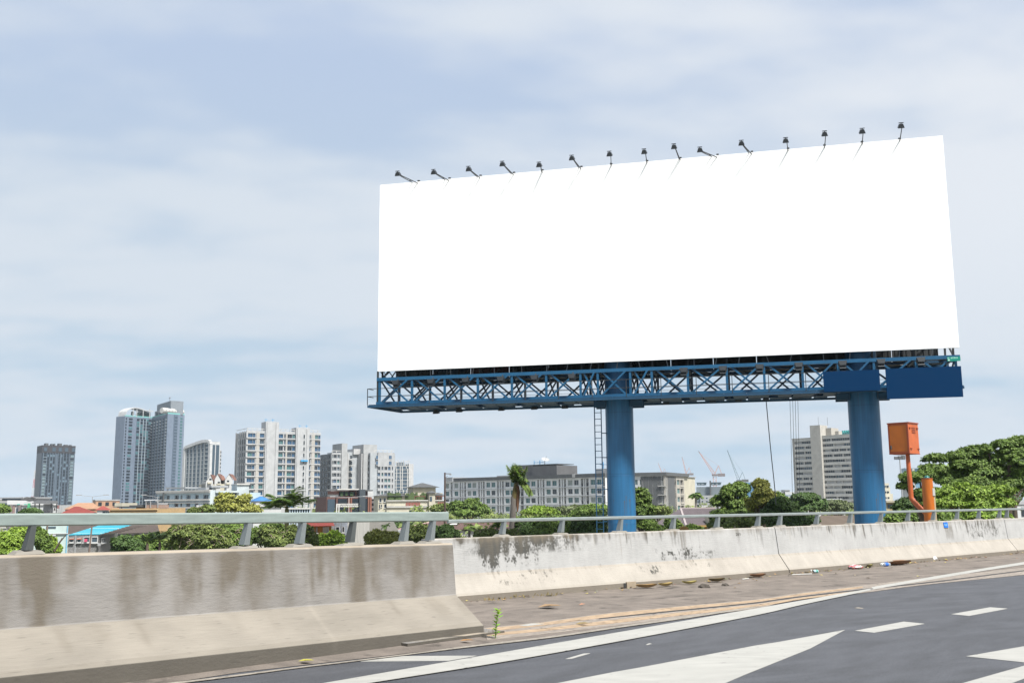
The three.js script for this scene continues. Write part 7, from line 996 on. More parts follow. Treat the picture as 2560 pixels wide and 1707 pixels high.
// palms: curved fronds with hanging leaflets
function frond(L, R, o, az, el, len, droop, n, lw, col, split = 0.5) {
  const h = V(Math.cos(az), 0, Math.sin(az)), P = t => V(o.x + h.x * len * t * Math.cos(el) * (1 - 0.12 * droop * t), o.y + len * t * Math.sin(el) - droop * len * t * t * 0.75, o.z + h.z * len * t * Math.cos(el) * (1 - 0.12 * droop * t)), side2 = V(-h.z, 0, h.x);
  const rib = []; for (let i = 0; i <= 6; i++) rib.push(P(i / 6));
  for (let i = 1; i <= n; i++) for (const s of [-1, 1]) {
    const t = 0.12 + 0.88 * i / n, p = P(t), tg = P(Math.min(1, t + 0.03)).sub(P(t - 0.03)).normalize(), ll = len * 0.34 * Math.sin(Math.PI * clamp(0.12 + t * 0.85)) * (0.8 + 0.4 * R()) + 0.06 * len, dir = side2.clone().multiplyScalar(s).addScaledVector(tg, 0.75).add(V(0, -split * (0.6 + 0.7 * R()), 0)).normalize(), nrm = side2.clone().multiplyScalar(-s * 0.4).add(V(0, 1, 0)); nrm.addScaledVector(dir, -nrm.dot(dir)).normalize(); const j = 0.75 + 0.5 * R();
    L.leaf(p, dir, nrm, ll, lw * (0.8 + 0.4 * R()), col.map(c => c * j));
  }
  return rib;
}
function palm(label, crownPx, basePx, d, frondPx, nF, o = {}) {
  const R = rng(o.seed || Math.floor(crownPx[0] * 3 + d)), c = at(crownPx, d), b = at(basePx, d), len = frondPx * d / FOCAL; b.y = o.base ?? CITY; if (o.lean === undefined) b.x = lerp(c.x, b.x, 1);
  const t = thing(o.name || 'palm_tree', label, o.cat || 'palm', b, o.group), tr = new MB(), th = o.thick || 0.16, n = 8, pts = [], rad = []; for (let i = 0; i <= n; i++) { const f = i / n; pts.push(V(lerp(b.x, c.x, f) + (o.bow || 0) * Math.sin(f * Math.PI), lerp(b.y, c.y, f), b.z)); rad.push(th * lerp(1.25, 0.8, f) * (1 + 0.05 * (i % 2))); } tr.tube(pts, rad, 10); part(t, 'trunk', tr, o.bark || barkPale);
  for (let i = 0; i < nF; i++) { const L = new Leaves(), az = o.az ? o.az(i, R) : i / nF * 6.283 + R() * 0.5, el = (o.el ? o.el(i, R) : 0.15 + 1.0 * R()), tone = TONE[o.tone || 'mid'], k = R(), col = [0, 1, 2].map(q => lerp(tone[0][q], tone[1][q], k)); const rib = frond(L, R, c, az, el, len * (0.8 + 0.35 * R()), (o.droop ?? 0.75) * (0.7 + 0.6 * R()), o.n || 22, o.lw || len * 0.055, col, o.split ?? 0.5); const off = ROOT.get(t), m = new THREE.Mesh(L.geo(off), leafMat); m.name = 'frond'; m.castShadow = m.receiveShadow = true; t.add(m); const rb = new MB().tube(rib, rib.map((_, q) => lerp(0.035, 0.008, q / 6) * (len / 2.5)), 4); ROOT.set(m, off); part(m, 'midrib', rb, o.ribMat || mat([0.15, 0.16, 0.05], 0.8)); }
  if (o.nuts) { const g = new MB(); for (let i = 0; i < 6; i++) { const a = R() * 6.28, q = V(c.x + Math.cos(a) * 0.3, c.y - 0.3 - R() * 0.3, c.z + Math.sin(a) * 0.3); g.box(q.x - 0.11, q.x + 0.11, q.y - 0.13, q.y + 0.13, q.z - 0.11, q.z + 0.11); } part(t, 'coconut', g, mat([0.15, 0.12, 0.03], 0.7), stuff); }
  return t;
}
const L = (fn, ...a) => a.map(([x, y, rx, ry, k = 1]) => { const p = fn(x, y), q = fn(x + rx, y + ry); return [p[0], p[1], q[0] - p[0], q[1] - p[1]]; });

/* left of the pillar, from the left edge */
tree('tree', 'dark green tree at the left edge above the rail', 'tree', L(c1, [10, 1125, 60, 45], [-70, 1130, 60, 50]), 140, { tone: 'mid' });
tree('tree', 'small green tree in front of the white hall with green posts', 'tree', L(c1, [262, 1142, 65, 30], [215, 1155, 40, 22]), 150, { tone: 'dark', base: CITY });
shrub('bright leafy shrub at the lower left corner behind the rail post', L(c1, [30, 1395, 90, 60], [-40, 1440, 80, 70], [40, 1470, 60, 40]), 46, { tone: 'bright', size: 0.2 });
shrub('vine-covered green stump between rail post and turquoise-white house', L(c1, [165, 1390, 55, 90], [150, 1320, 80, 45]), 52, { tone: 'bright', size: 0.17, clumps: 20 });
shrub('loose green shrub against the turquoise-white house wall', L(c1, [335, 1340, 60, 40], [390, 1420, 40, 45], [300, 1300, 40, 30]), 58, { tone: 'mid', size: 0.2, loose: 1.2 });
shrub('narrow vine-covered post at the foot of the turquoise-white house', L(c1, [452, 1420, 30, 55], [480, 1455, 40, 25]), 60, { tone: 'bright', size: 0.18 });
solo('dead_branch', 'bare dead branch leaning against the turquoise-white house wall', 'branch', new MB().tube([at(c1(480, 1490), 59), at(c1(530, 1405), 59), at(c1(582, 1345), 59)], [0.06, 0.05, 0.02], 6).tube([at(c1(530, 1405), 59), at(c1(548, 1370), 59)], [0.035, 0.015], 5), barkMat, undefined, at(c1(480, 1490), 59));
shrub('round dark green bush right of the white bungalow', L(c1, [1110, 1412, 95, 58], [1185, 1430, 70, 40]), 68, { tone: 'dark', clumps: 18 });
for (const [i, x, y, len, n, lab] of [[0, 1310, 1400, 130, 11, 'clump of stiff palm fronds right of the round dark bush'], [1, 1420, 1385, 150, 13, 'taller clump of upright palm fronds beside the bare-twigged hedge']]) palm(lab, c1(x, y + 20), c1(x, 1480), 66 + i * 2, len / 3.564, n, { name: 'palm_clump', cat: 'palm clump', tone: 'dark', thick: 0.1, el: (k, R) => 0.75 + 0.7 * R(), droop: 0.35, n: 26, split: 0.2, bark: barkMat });
shrub('dense olive hedge with bare twigs, left part behind the rail', L(c2, [60, 1330, 110, 75], [170, 1350, 90, 70], [20, 1400, 80, 40]), 64, { tone: 'olive', size: 0.22, clumps: 18, twigs: 60, seed: 3 });
shrub('dense olive hedge with bare twigs, middle part left of the rail posts', L(c2, [290, 1325, 100, 75], [380, 1360, 80, 60], [250, 1390, 70, 40]), 63, { tone: 'olive', size: 0.22, clumps: 18, twigs: 60, seed: 4 });
shrub('green hedge end with bare twigs directly left of two rail posts', L(c2, [480, 1320, 95, 70], [560, 1350, 60, 60], [520, 1395, 80, 25]), 65, { tone: 'mid', size: 0.22, clumps: 18, twigs: 30, seed: 5 });
tree('tree', 'sparse yellow-green tree in front of the pale blue block', 'tree', L(c2, [430, 1060, 75, 70], [490, 1110, 90, 50], [380, 1115, 60, 40]), 88, { tone: 'yellow', clumps: 9, leaves: 20, loose: 0.8, sub: 6, size: 0.3, seed: 6 });
tree('tree', 'sparse yellow-green tree with clustered leaves left of the blue-roofed pavilion', 'tree', L(c2, [590, 1045, 70, 60], [620, 1110, 100, 50], [690, 1130, 55, 35]), 90, { tone: 'yellow', clumps: 9, leaves: 20, loose: 0.8, sub: 6, size: 0.3, seed: 7 });
tree('tree', 'low sparse tree beside the flat-roofed hut left of the yellow-green trees', 'tree', L(c2, [275, 1120, 60, 40], [160, 1135, 40, 25]), 86, { tone: 'olive', clumps: 9, sub: 5, seed: 8 });
{ const F = between(c2(130, 1130), 92, c2(345, 1130), 92.5), m = () => new MB().frame(F.m), X = x => F.x(c2(x, 1120)), Y = y => F.y(c2(220, y)), t = thing('hut', 'small flat-roofed rooftop hut with air units before the pale blue block', 'hut', F.to(0, 0, 0)); part(t, 'roof', m().box(X(135), X(345), Y(1108), Y(1096), -3, 0.4), C.mauve); part(t, 'wall', m().box(X(175), X(330), 0, Y(1108), -3, -0.3), C.beige); for (const [a, b] of [[175, 200], [205, 245]]) part(t, 'air_unit', m().box(X(a), X(b), Y(1096), Y(1078), -1.5, -0.3), C.offwhite); part(t, 'opening', m().box(X(215), X(260), Y(1165), Y(1118), -0.29, -0.2), C.brick); }
palm('green palm with a yellow-green crown shaft before the white towers', c2(985, 1110), c2(990, 1440), 74, 290 / 3.564, 12, { tone: 'bright', el: (i, R) => 0.55 + 0.75 * R(), droop: 0.55, thick: 0.17, bark: mat([0.17, 0.16, 0.06], 0.8, wSmall), n: 30, lw: 0.17, seed: 12 });
shrub('tangled shrub under the green palm', L(c2, [830, 1330, 80, 60], [900, 1380, 90, 35], [1020, 1330, 45, 70]), 70, { tone: 'olive', twigs: 25 });
shrub('thin leaning shrub left of the ochre house', L(c2, [1160, 1310, 60, 50], [1200, 1370, 40, 30]), 72, { tone: 'olive', clumps: 9, twigs: 12 });
shrub('low banana-leaf shrub at the foot of the blue-white house', L(c3, [140, 1335, 70, 25], [260, 1315, 60, 40]), 78, { tone: 'bright', size: 0.4 });
shrub('yellowish crotons bush between two near rail posts', L(c3, [700, 1290, 85, 55], [820, 1300, 90, 45], [900, 1300, 70, 40]), 74, { tone: 'yellow', clumps: 18 });
palm('small drooping palm behind the yellowish bush', c3(825, 1190), c3(825, 1330), 82, 85 / 4.481, 12, { tone: 'dark', el: (i, R) => 0.2 + R(), droop: 0.9, thick: 0.12 });
tree('tree', 'dark tree mass behind the end of the near rail', 'tree', L(c3, [950, 1180, 110, 60], [1080, 1170, 120, 50], [1230, 1160, 120, 45]), 150, { tone: 'dark' });
shrub('olive bush behind the last near rail post', L(c3, [1130, 1250, 75, 60], [1220, 1240, 80, 60], [1180, 1295, 110, 30]), 76, { tone: 'olive', clumps: 18 });
shrub('dark green fruiting bush at the end of the near barrier', L(c3, [1400, 1260, 70, 55], [1500, 1240, 80, 60], [1570, 1280, 60, 40]), 76, { tone: 'dark', clumps: 18 });
tree('tree', 'round green tree in front of the left end of the long grey block', 'tree', L(c4, [210, 880, 90, 75], [400, 860, 110, 80], [560, 925, 90, 60], [330, 960, 200, 50]), 150, { tone: 'mid', clumps: 16, seed: 33 });
tree('tree', 'lower green tree left of the round tree by the rusty pole', 'tree', L(c4, [60, 885, 80, 40], [-30, 900, 80, 40]), 160, { tone: 'olive' });
palm('small dark palm in front of the brown-red shed roof', c4(382, 1130), c4(380, 1300), 76, 130 / 5.226, 14, { tone: 'mid', el: (i, R) => 0.1 + 1.0 * R(), droop: 0.8, thick: 0.11, n: 24 });
palm('ragged banana-like palm left of the leaning palm trunk', c4(745, 1150), c4(745, 1300), 72, 120 / 5.226, 12, { tone: 'bright', el: (i, R) => 0.6 + 0.8 * R(), droop: 0.5, thick: 0.12, lw: 0.14, n: 18 });
shrub('mixed low shrubs with dry leaves under the leaning palm', L(c4, [560, 1215, 90, 40], [660, 1210, 70, 45], [850, 1200, 60, 30], [960, 1215, 60, 40]), 70, { tone: 'olive', twigs: 10 });
{ // storm-torn palm: two trunks, fronds hanging to one side
  const d = 74, b = at(c4(945, 1250), d), c = at(c4(1010, 560), d), tp = at(c4(975, 330), d); b.y = CITY; const t = thing('palm_tree', 'tall wind-torn palm with drooping fronds before the long grey block', 'palm', b);
  const bl = V(lerp(b.x, at(c4(962, 900), d).x, 0), CITY, b.z); part(t, 'trunk', new MB().tube([bl, at(c4(945, 1150), d), at(c4(955, 900), d), at(c4(962, 760), d), at(c4(985, 640), d), c], [0.26, 0.24, 0.21, 0.20, 0.17, 0.13], 12), mat([0.22, 0.195, 0.175], 0.95, wSmall));
  part(t, 'dead_frond_base', new MB().tube([c.clone().add(V(0, -0.2, 0.1)), at(c4(1020, 680), d), at(c4(1015, 800), d), at(c4(1012, 935), d)], [0.12, 0.15, 0.13, 0.06], 8), mat([0.20, 0.10, 0.055], 0.9, wSmall)); part(t, 'crown_shaft', new MB().tube([at(c4(965, 760), d), at(c4(985, 640), d), c.clone().add(V(0, 0.5, 0))], [0.205, 0.19, 0.1], 10), mat([0.15, 0.12, 0.04], 0.8, wSmall));
  const R = rng(64), add = (el, az, len, droop, tone, n = 30, sp = 0.9) => { const Lf = new Leaves(), tn = TONE[tone], k = R(), rib = frond(Lf, R, c, az, el, len * 0.68, droop, n, 0.11, [0, 1, 2].map(q => lerp(tn[0][q], tn[1][q], k)), sp), off = ROOT.get(t), m = new THREE.Mesh(Lf.geo(off), leafMat); m.name = 'frond'; m.castShadow = m.receiveShadow = true; t.add(m); ROOT.set(m, off); part(m, 'midrib', new MB().tube(rib, rib.map((_, q) => lerp(0.05, 0.012, q / 6)), 5), mat([0.14, 0.13, 0.05], 0.8)); };
  for (let i = 0; i < 12; i++) add(1.05 + 0.4 * R(), R() * 6.28, 1.7 + 0.9 * R(), 0.2, 'bright'); add(1.45, 2.9, 1.7, 0.05, 'olive', 34, 1.2); for (let i = 0; i < 12; i++) add(0.9 + 0.4 * R(), (R() - 0.5) * 1.8, 1.8 + 0.5 * R(), 0.9, 'mid'); for (let i = 0; i < 10; i++) add(0.35 + 0.5 * R(), (R() - 0.5) * 1.2, 1.9 + 0.5 * R(), 1.35 + 0.3 * R(), 'mid', 34, 1.4); for (let i = 0; i < 3; i++) add(0.75, 3.1 + (R() - 0.5) * 0.8, 0.9, 0.5, 'dark');
}
tree('tree', 'flat-topped light green tree in front of the long grey block', 'tree', L(c4, [1310, 905, 130, 28], [1250, 930, 150, 25], [1400, 935, 140, 26]), 118, { tone: 'bright', flat: 0.3, seed: 71 });
tree('tree', 'low greyish tree crown right of the flat-topped tree', 'tree', L(c4, [1620, 930, 150, 55], [1500, 955, 90, 40], [1760, 920, 90, 60]), 125, { tone: 'grey', seed: 72 });
tree('tree', 'green tree left of the ladder on the left pillar', 'tree', L(c4, [1890, 925, 110, 55], [1830, 970, 110, 50]).concat(L(c5, [150, 1120, 70, 45], [245, 1130, 50, 45])), 110, { tone: 'mid', seed: 73 });
shrub('dark leafy shrub mass right of the leaning palm trunk', L(c4, [1060, 1110, 90, 60], [1180, 1150, 110, 70], [1080, 1200, 100, 45]), 74, { tone: 'dark', clumps: 18, seed: 74 });
shrub('dense leafy shrub mass between the leaning palm and the ladder', L(c4, [1330, 1120, 120, 80], [1450, 1150, 110, 80], [1300, 1200, 130, 45]), 72, { tone: 'mid', clumps: 18, seed: 75 });
shrub('dense green shrub with yellow leaves left of the ladder', L(c4, [1690, 1120, 120, 90], [1830, 1130, 110, 90], [1760, 1210, 180, 40]), 72, { tone: 'mid', clumps: 18, seed: 76 });
shrub('dark shrub directly behind the ladder foot', L(c5, [90, 1250, 110, 80], [210, 1240, 70, 100], [120, 1310, 120, 40]), 71, { tone: 'dark', clumps: 18, seed: 77 });

/* right of the left pillar */
tree('tree', 'tall dark green tree tight against the right side of the left pillar', 'tree', L(c5, [560, 1040, 80, 110], [600, 1130, 95, 80], [600, 1240, 90, 80]), 76, { tone: 'mid', clumps: 20, seed: 81 });
tree('tree', 'yellowish tree top in front of the grey wing', 'tree', L(c5, [720, 1130, 60, 38], [790, 1135, 45, 28], [680, 1160, 50, 30]), 108, { tone: 'olive', seed: 82 });
shrub('small green shrub before the purple-brown tiled roof', L(c5, [860, 1245, 55, 52], [900, 1275, 45, 30]), 72, { tone: 'mid', seed: 83 });
shrub('low green shrub left of the purple-brown roof corner', L(c5, [735, 1290, 60, 30], [680, 1290, 50, 35]), 72, { tone: 'mid', seed: 84 });
shrub('low shrub right of the ochre wooden disc', L(c5, [1035, 1285, 45, 24], [1085, 1300, 40, 18]), 72, { tone: 'mid', seed: 85 });
palm('coconut palm with drooping fronds in front of the cream end wall', c5(1070, 985), c5(1060, 1130), 170, 72 / 3.564, 16, { tone: 'mid', el: (i, R) => -0.1 + 1.2 * R(), droop: 0.85, nuts: 1, thick: 0.2, lw: 0.3 });
palm('coconut palm left of the tall green trees by the construction site', c5(1262, 1010), c5(1262, 1150), 160, 78 / 3.564, 16, { tone: 'dark', el: (i, R) => -0.1 + 1.2 * R(), droop: 0.95, nuts: 1, thick: 0.2, lw: 0.3 });
tree('tree', 'broad light-topped green tree left of the hanging cable', 'tree', L(c6, [300, 880, 115, 90], [380, 830, 70, 60], [230, 970, 110, 90], [360, 1000, 140, 80], [300, 1090, 180, 70]), 72, { tone: 'mid', clumps: 18, seed: 91 });
tree('tree', 'tall yellow-green tree with pale flower heads beside the hanging cable', 'tree', L(c6, [570, 800, 75, 62], [600, 890, 95, 80], [650, 970, 100, 90], [560, 1020, 110, 90]), 68, { tone: 'yellow', clumps: 18, seed: 92 });
shrub('dense dark shrub with a bright tip below the tall green trees', L(c6, [260, 1180, 150, 60], [420, 1170, 120, 60], [400, 1230, 60, 30]), 62, { tone: 'olive', clumps: 18, seed: 93, twigs: 15 });
tree('tree', 'dark green tree mass between hanging cable and umbrella tree', 'tree', L(c6, [780, 1010, 110, 80], [880, 1040, 120, 60], [740, 1130, 150, 90], [920, 1130, 160, 80], [1050, 1170, 100, 60]), 66, { tone: 'dark', clumps: 18, seed: 94 });
tree('tree', 'dark umbrella-shaped tree in front of the right tower block', 'tree', L(c6, [1060, 925, 120, 42], [980, 985, 110, 45], [1150, 985, 110, 50], [1070, 1030, 180, 40]), 112, { tone: 'dark', flat: 0.45, seed: 95 });
tree('tree', 'pale green tree row at the foot of the right tower block', 'tree', L(c6, [1370, 1000, 95, 42], [1480, 1020, 90, 40], [1310, 1035, 90, 30]), 125, { tone: 'grey', seed: 96 });
tree('tree', 'small tree between umbrella tree and distant white block', 'tree', L(c6, [770, 925, 60, 40], [820, 950, 50, 35]), 130, { tone: 'mid', seed: 97 });
shrub('low green shrub at the base of the bent orange pole', L(c7, [320, 1250, 75, 45], [400, 1230, 50, 40], [270, 1265, 45, 25]), 40, { tone: 'mid', size: 0.17, clumps: 18, seed: 98 });
shrub('low green shrub under the rail right of the orange post', L(c7, [690, 1235, 80, 40], [770, 1245, 60, 30]), 38, { tone: 'mid', size: 0.16, clumps: 18, seed: 99 });
tree('rain_tree', 'huge spreading rain tree filling the right edge', 'tree', L(c7, [650, 775, 90, 38], [800, 765, 90, 42], [850, 830, 110, 50], [600, 865, 100, 50], [780, 900, 130, 70], [945, 720, 85, 42], [1020, 700, 70, 35], [1060, 800, 140, 80], [960, 890, 150, 80], [1170, 660, 85, 42], [1300, 640, 70, 42], [1215, 720, 90, 45], [1250, 780, 140, 90], [1150, 890, 150, 80], [1330, 900, 130, 90], [1400, 720, 120, 100], [1500, 850, 140, 130], [880, 965, 130, 50], [1030, 960, 130, 60], [1190, 985, 120, 60], [1320, 1010, 110, 60], [740, 960, 110, 50]), 58, { tone: 'mid', clumps: 14, leaves: 34, sub: 6, size: 0.19, flat: 0.6, seed: 101, trunk: [2545], thick: 0.8, limbs: 1, loose: 1.1 });
tree('rain_tree', 'outer bough of leaves reaching left behind the bent orange pole', 'tree', L(c7, [450, 930, 85, 50], [540, 920, 80, 45], [385, 990, 40, 25], [500, 1060, 70, 50], [560, 1100, 80, 70]), 50, { tone: 'mid', clumps: 12, leaves: 26, size: 0.18, flat: 0.5, seed: 102, trunk: [2330] });
tree('tree', 'bright yellow-green tree in front of the rain tree behind the orange post', 'tree', L(c7, [720, 1040, 110, 50], [850, 1060, 130, 60], [980, 1040, 130, 55], [1110, 1040, 120, 50], [760, 1130, 140, 60], [930, 1130, 150, 60], [1080, 1120, 120, 60], [830, 1010, 60, 40]), 48, { tone: 'bright', clumps: 15, leaves: 30, size: 0.18, flat: 0.5, seed: 103 });
shrub('bright green shrub along the rail below the rain tree', L(c7, [950, 1215, 130, 45], [1080, 1210, 90, 45], [1150, 1240, 50, 25]), 42, { tone: 'bright', size: 0.17, clumps: 18, seed: 104 });
{ const P = (x, y) => at(c7(x, y), 56), b = P(1245, 1240); b.y = CITY; const t = thing('tree', 'bare dark trunk with thin branches at the right frame edge', 'tree', b); part(t, 'trunk', new MB().tube([b, P(1248, 1150), P(1252, 1080), P(1235, 1010)], [0.16, 0.13, 0.11, 0.07], 8), barkMat); part(t, 'branch', new MB().tube([P(1250, 1180), P(1225, 1130), P(1205, 1085)], [0.06, 0.04, 0.02], 6).tube([P(1250, 1100), P(1290, 1040), P(1330, 990)], [0.08, 0.06, 0.03], 6).tube([P(1252, 1150), P(1285, 1110), P(1312, 1085)], [0.05, 0.035, 0.015], 6), barkMat, stuff); const Lf = new Leaves(); foliage(Lf, rng(7), [{ c: P(1290, 1090), r: V(0.9, 0.7, 0.9) }, { c: P(1215, 1060), r: V(0.8, 0.6, 0.8) }], { clumps: 7, leaves: 14, size: 0.17, tone: 'dark' }); const m = new THREE.Mesh(Lf.geo(ROOT.get(t)), leafMat); m.name = 'crown'; m.castShadow = true; t.add(m); }
for (const [lb, lo, d, tone, seed] of [
  ['long low hedge filling the ground left of the round dark bush', L(c1, [1290, 1400, 120, 55], [1480, 1400, 130, 60], [1650, 1395, 130, 60]), 72, 'mid', 201],
  ['tall green hedge behind the bare-twigged hedge', L(c2, [150, 1290, 140, 50], [330, 1285, 140, 50], [520, 1300, 120, 50]), 76, 'mid', 202],
  ['green bushes closing the gap under the green palm', L(c2, [700, 1340, 80, 45], [850, 1300, 110, 50], [1060, 1350, 60, 40]), 78, 'mid', 203],
  ['leafy bushes under the broad tree right of the ochre disc', L(c6, [180, 1120, 90, 70], [330, 1130, 130, 70], [520, 1120, 120, 70], [650, 1120, 90, 70]), 70, 'mid', 204],
  ['dark bushes under the trees beside the hanging cable', L(c6, [780, 1150, 120, 60], [930, 1150, 120, 60], [1060, 1190, 70, 40]), 64, 'dark', 205],
  ['thick leafy bushes at the foot of the trees left of the ladder', L(c4, [1100, 1080, 120, 60], [1300, 1070, 130, 60], [1520, 1060, 130, 60], [1750, 1060, 140, 60], [1900, 1070, 110, 60]), 84, 'mid', 206],
  ['dense bushes closing the gap behind the orange post', L(c7, [420, 1150, 110, 60], [560, 1170, 110, 60], [700, 1180, 110, 50]), 54, 'dark', 207]]) shrub(lb, lo, d, { tone, seed, clumps: 16 });
{ // the far green belt and low scrub that close the ground between the houses: countless, one object
  const Lf = new Leaves(), R = rng(555), lobes = []; for (let i = 0; i < 260; i++) { const d = 120 + 330 * R(), px = -250 + 3100 * R(), c = at([px, 1258], d); if (d < 250 && px > 0 && px < 650) continue; c.y = CITY + 0.6 + 1.5 * R(); const s = 2 + 2.4 * R(); lobes.push({ c, r: V(s * 1.5, s * 0.75, s) }); }
  foliage(Lf, R, lobes, { clumps: 11, leaves: 13, size: 0.85, tone: 'olive' }); const g = Lf.geo(V(0, 0, 0)), m = new THREE.Mesh(g, leafMat); m.name = numbered('scrub'); m.castShadow = m.receiveShadow = true; tag(m, 'far low green scrub between the houses and blocks', 'vegetation', null, 'stuff'); scene.add(m);
  const L2 = new Leaves(), lb = []; for (let i = 0; i < 190; i++) { const d = 38 + 42 * R(), px = -250 + 3100 * R(), c = at([px, 1258], d); c.y = CITY + 0.2 + 0.7 * R(); lb.push({ c, r: V(1.6 + R(), 0.6 + 0.5 * R(), 1.2 + R()) }); } foliage(L2, R, lb, { clumps: 9, leaves: 12, size: 0.4, tone: 'olive' }); const m2 = new THREE.Mesh(L2.geo(V(0, 0, 0)), leafMat); m2.name = numbered('ground_cover'); m2.castShadow = m2.receiveShadow = true; tag(m2, 'weeds covering the ground below the raised road', 'vegetation', null, 'stuff'); scene.add(m2);
}

/* ---------- litter and weeds on the shoulder ---------- */
{
  const R = rng(808), base = p => ground(p, 0.006), leafM = new THREE.MeshStandardMaterial({ vertexColors: true, roughness: 0.85, side: THREE.DoubleSide }), dry = [[0.30, 0.20, 0.07], [0.20, 0.11, 0.04], [0.36, 0.29, 0.12], [0.12, 0.075, 0.035], [0.30, 0.27, 0.17]];
  const Lf = new Leaves(), drop = (q, s, c) => { const a = R() * 6.28, dir = V(Math.cos(a), 0.15 * R(), Math.sin(a)).normalize(), n = V((R() - 0.5) * 0.7, 1, (R() - 0.5) * 0.7); n.addScaledVector(dir, -n.dot(dir)).normalize(); Lf.leaf(q, dir, n, s, s * 0.5, c.map(v => v * (0.7 + 0.6 * R()))); };
  for (let i = 0; i < 620; i++) { const s = FAR.L * (0.12 + 0.75 * R()), g = FAR.get(s), w = R(), dense = 0.35 + 0.65 * smooth(-0.1, 0.3, N3(s * 0.9, 2, 5)); if (R() > dense) continue; const q = g.q.clone().addScaledVector(g.away, -(0.02 + 0.28 * w * w * w + (R() < 0.08 ? R() * 2 : 0))); q.y = 0.008 + 0.02 * R(); drop(q, 0.04 + 0.07 * R(), pick(R, dry)); }
  for (const p of [d4(1480, 678), d4(665, 670), d4(1490, 612), d4(1700, 560), d4(110, 714), d3(880, 820), d3(1820, 870), d4(730, 636), d4(770, 652)]) { const q = base(p); q.y = 0.014; drop(q, 0.1, [0.42, 0.36, 0.14]); }
  const m = new THREE.Mesh(Lf.geo(V(0, 0, 0)), leafM); m.name = numbered('fallen_leaves'); m.castShadow = m.receiveShadow = true; tag(m, 'dry fallen leaves scattered along the foot of the pale barrier', 'leaves', null, 'stuff'); scene.add(m);
  // curled pieces of dry palm husk
  const husk = (p, len, ang, label, c = [0.17, 0.085, 0.04]) => { const o = base(p), mb = new MB(), d = V(Math.cos(ang), 0, -Math.sin(ang)), s = V(Math.sin(ang), 0, Math.cos(ang)), n = 10, K = 5, P = (i, k, e) => { const t = i / n * 2 - 1, w = 0.16 * len * Math.sqrt(Math.max(0.02, 1 - t * t)), a = (k / K - 0.5) * 2.6; return o.clone().addScaledVector(d, t * len / 2).addScaledVector(s, Math.sin(a) * w).add(V(0, 0.012 + (1 - Math.cos(a)) * w * 0.9 + t * t * 0.04 + e, 0)); }; for (let i = 0; i < n; i++) for (let k = 0; k < K; k++) { mb.quad(P(i, k, 0.008), P(i + 1, k, 0.008), P(i + 1, k + 1, 0.008), P(i, k + 1, 0.008)); mb.quad(P(i, k, 0), P(i, k + 1, 0), P(i + 1, k + 1, 0), P(i + 1, k, 0)); } return solo('palm_husk', label, 'husk', mb, mat(c, 0.85, wSmall), 'dry palm husks along the barrier foot', o); };
  husk(d4(1310, 578), 0.75, 0.55, 'long brown palm husk beside the clear bottle'); husk(d4(120, 684), 0.42, 0.6, 'brown husk left of the barrier joint'); husk(d3(1400, 775), 0.42, 0.5, 'brown husk just right of the patched kerb', [0.24, 0.15, 0.06]); husk(d3(1560, 760), 0.35, 0.7, 'small ochre husk between patched kerb and dark stones', [0.33, 0.24, 0.09]); husk(d3(1990, 722), 0.4, 0.6, 'dark husk above the smaller dark stone', [0.10, 0.07, 0.03]); husk(d3(1760, 742), 0.3, 0.4, 'yellowish husk left of the dark stones', [0.36, 0.30, 0.10]); husk(d4(1060, 598), 0.3, 0.9, 'greenish husk right of the red and white wrapper', [0.19, 0.17, 0.06]); husk(d4(2030, 503), 0.45, 0.8, 'greenish dry frond piece near the right joint', [0.17, 0.15, 0.06]);
  const stone = (p, w, label) => { const o = base(p), g = new THREE.IcosahedronGeometry(1, 3), a = g.attributes.position; for (let i = 0; i < a.count; i++) { const x = a.getX(i), y = a.getY(i), z = a.getZ(i), n = 1 + 0.35 * N3(x * 1.6 + w * 9, y * 1.6, z * 1.6) + 0.12 * N3(x * 4, y * 4, z * 4 + w); a.setXYZ(i, x * n * w / 2, Math.max(-0.1, y * n) * w * 0.3, z * n * w * 0.38); } g.computeVertexNormals(); solo('stone', label, 'stone', g, mat([0.075, 0.065, 0.055], 0.95, wSmall), 'dark stones on the shoulder', o); };
  stone(d3(1885, 768), 0.2, 'larger dark stone lying on the shoulder'); stone(d3(2060, 752), 0.13, 'smaller dark stone right of the larger one');
  // bottles and wrappers
  const lathe = (pts, seg = 18) => new THREE.LatheGeometry(pts.map(q => new THREE.Vector2(...q)), seg), clear = new THREE.MeshPhysicalMaterial({ color: RGB(0.8, 0.86, 0.9), roughness: 0.15, transmission: 0.75, thickness: 0, ior: 1.45 });
  const bottle = (p, ang, label, body, lab, cap, sc = 1) => { const o = base(p).setY(0.036 * sc + 0.006), t = thing('plastic_bottle', label, 'bottle', o, 'plastic bottles by the barrier'); t.rotation.set(0, ang, Math.PI / 2 - 0.06); t.scale.setScalar(sc); ROOT.set(t, V(0, 0, 0)); part(t, 'body', lathe([[0, -0.11], [0.030, -0.11], [0.034, -0.10], [0.034, 0.03], [0.032, 0.045], [0.034, 0.06], [0.028, 0.085], [0.014, 0.105], [0.013, 0.118], [0, 0.118]]), body); part(t, 'label', lathe([[0.0345, -0.055], [0.0352, -0.05], [0.0352, 0.02], [0.0345, 0.025]]), lab); part(t, 'cap', lathe([[0, 0.132], [0.0155, 0.132], [0.0155, 0.116], [0, 0.116]]), cap); };
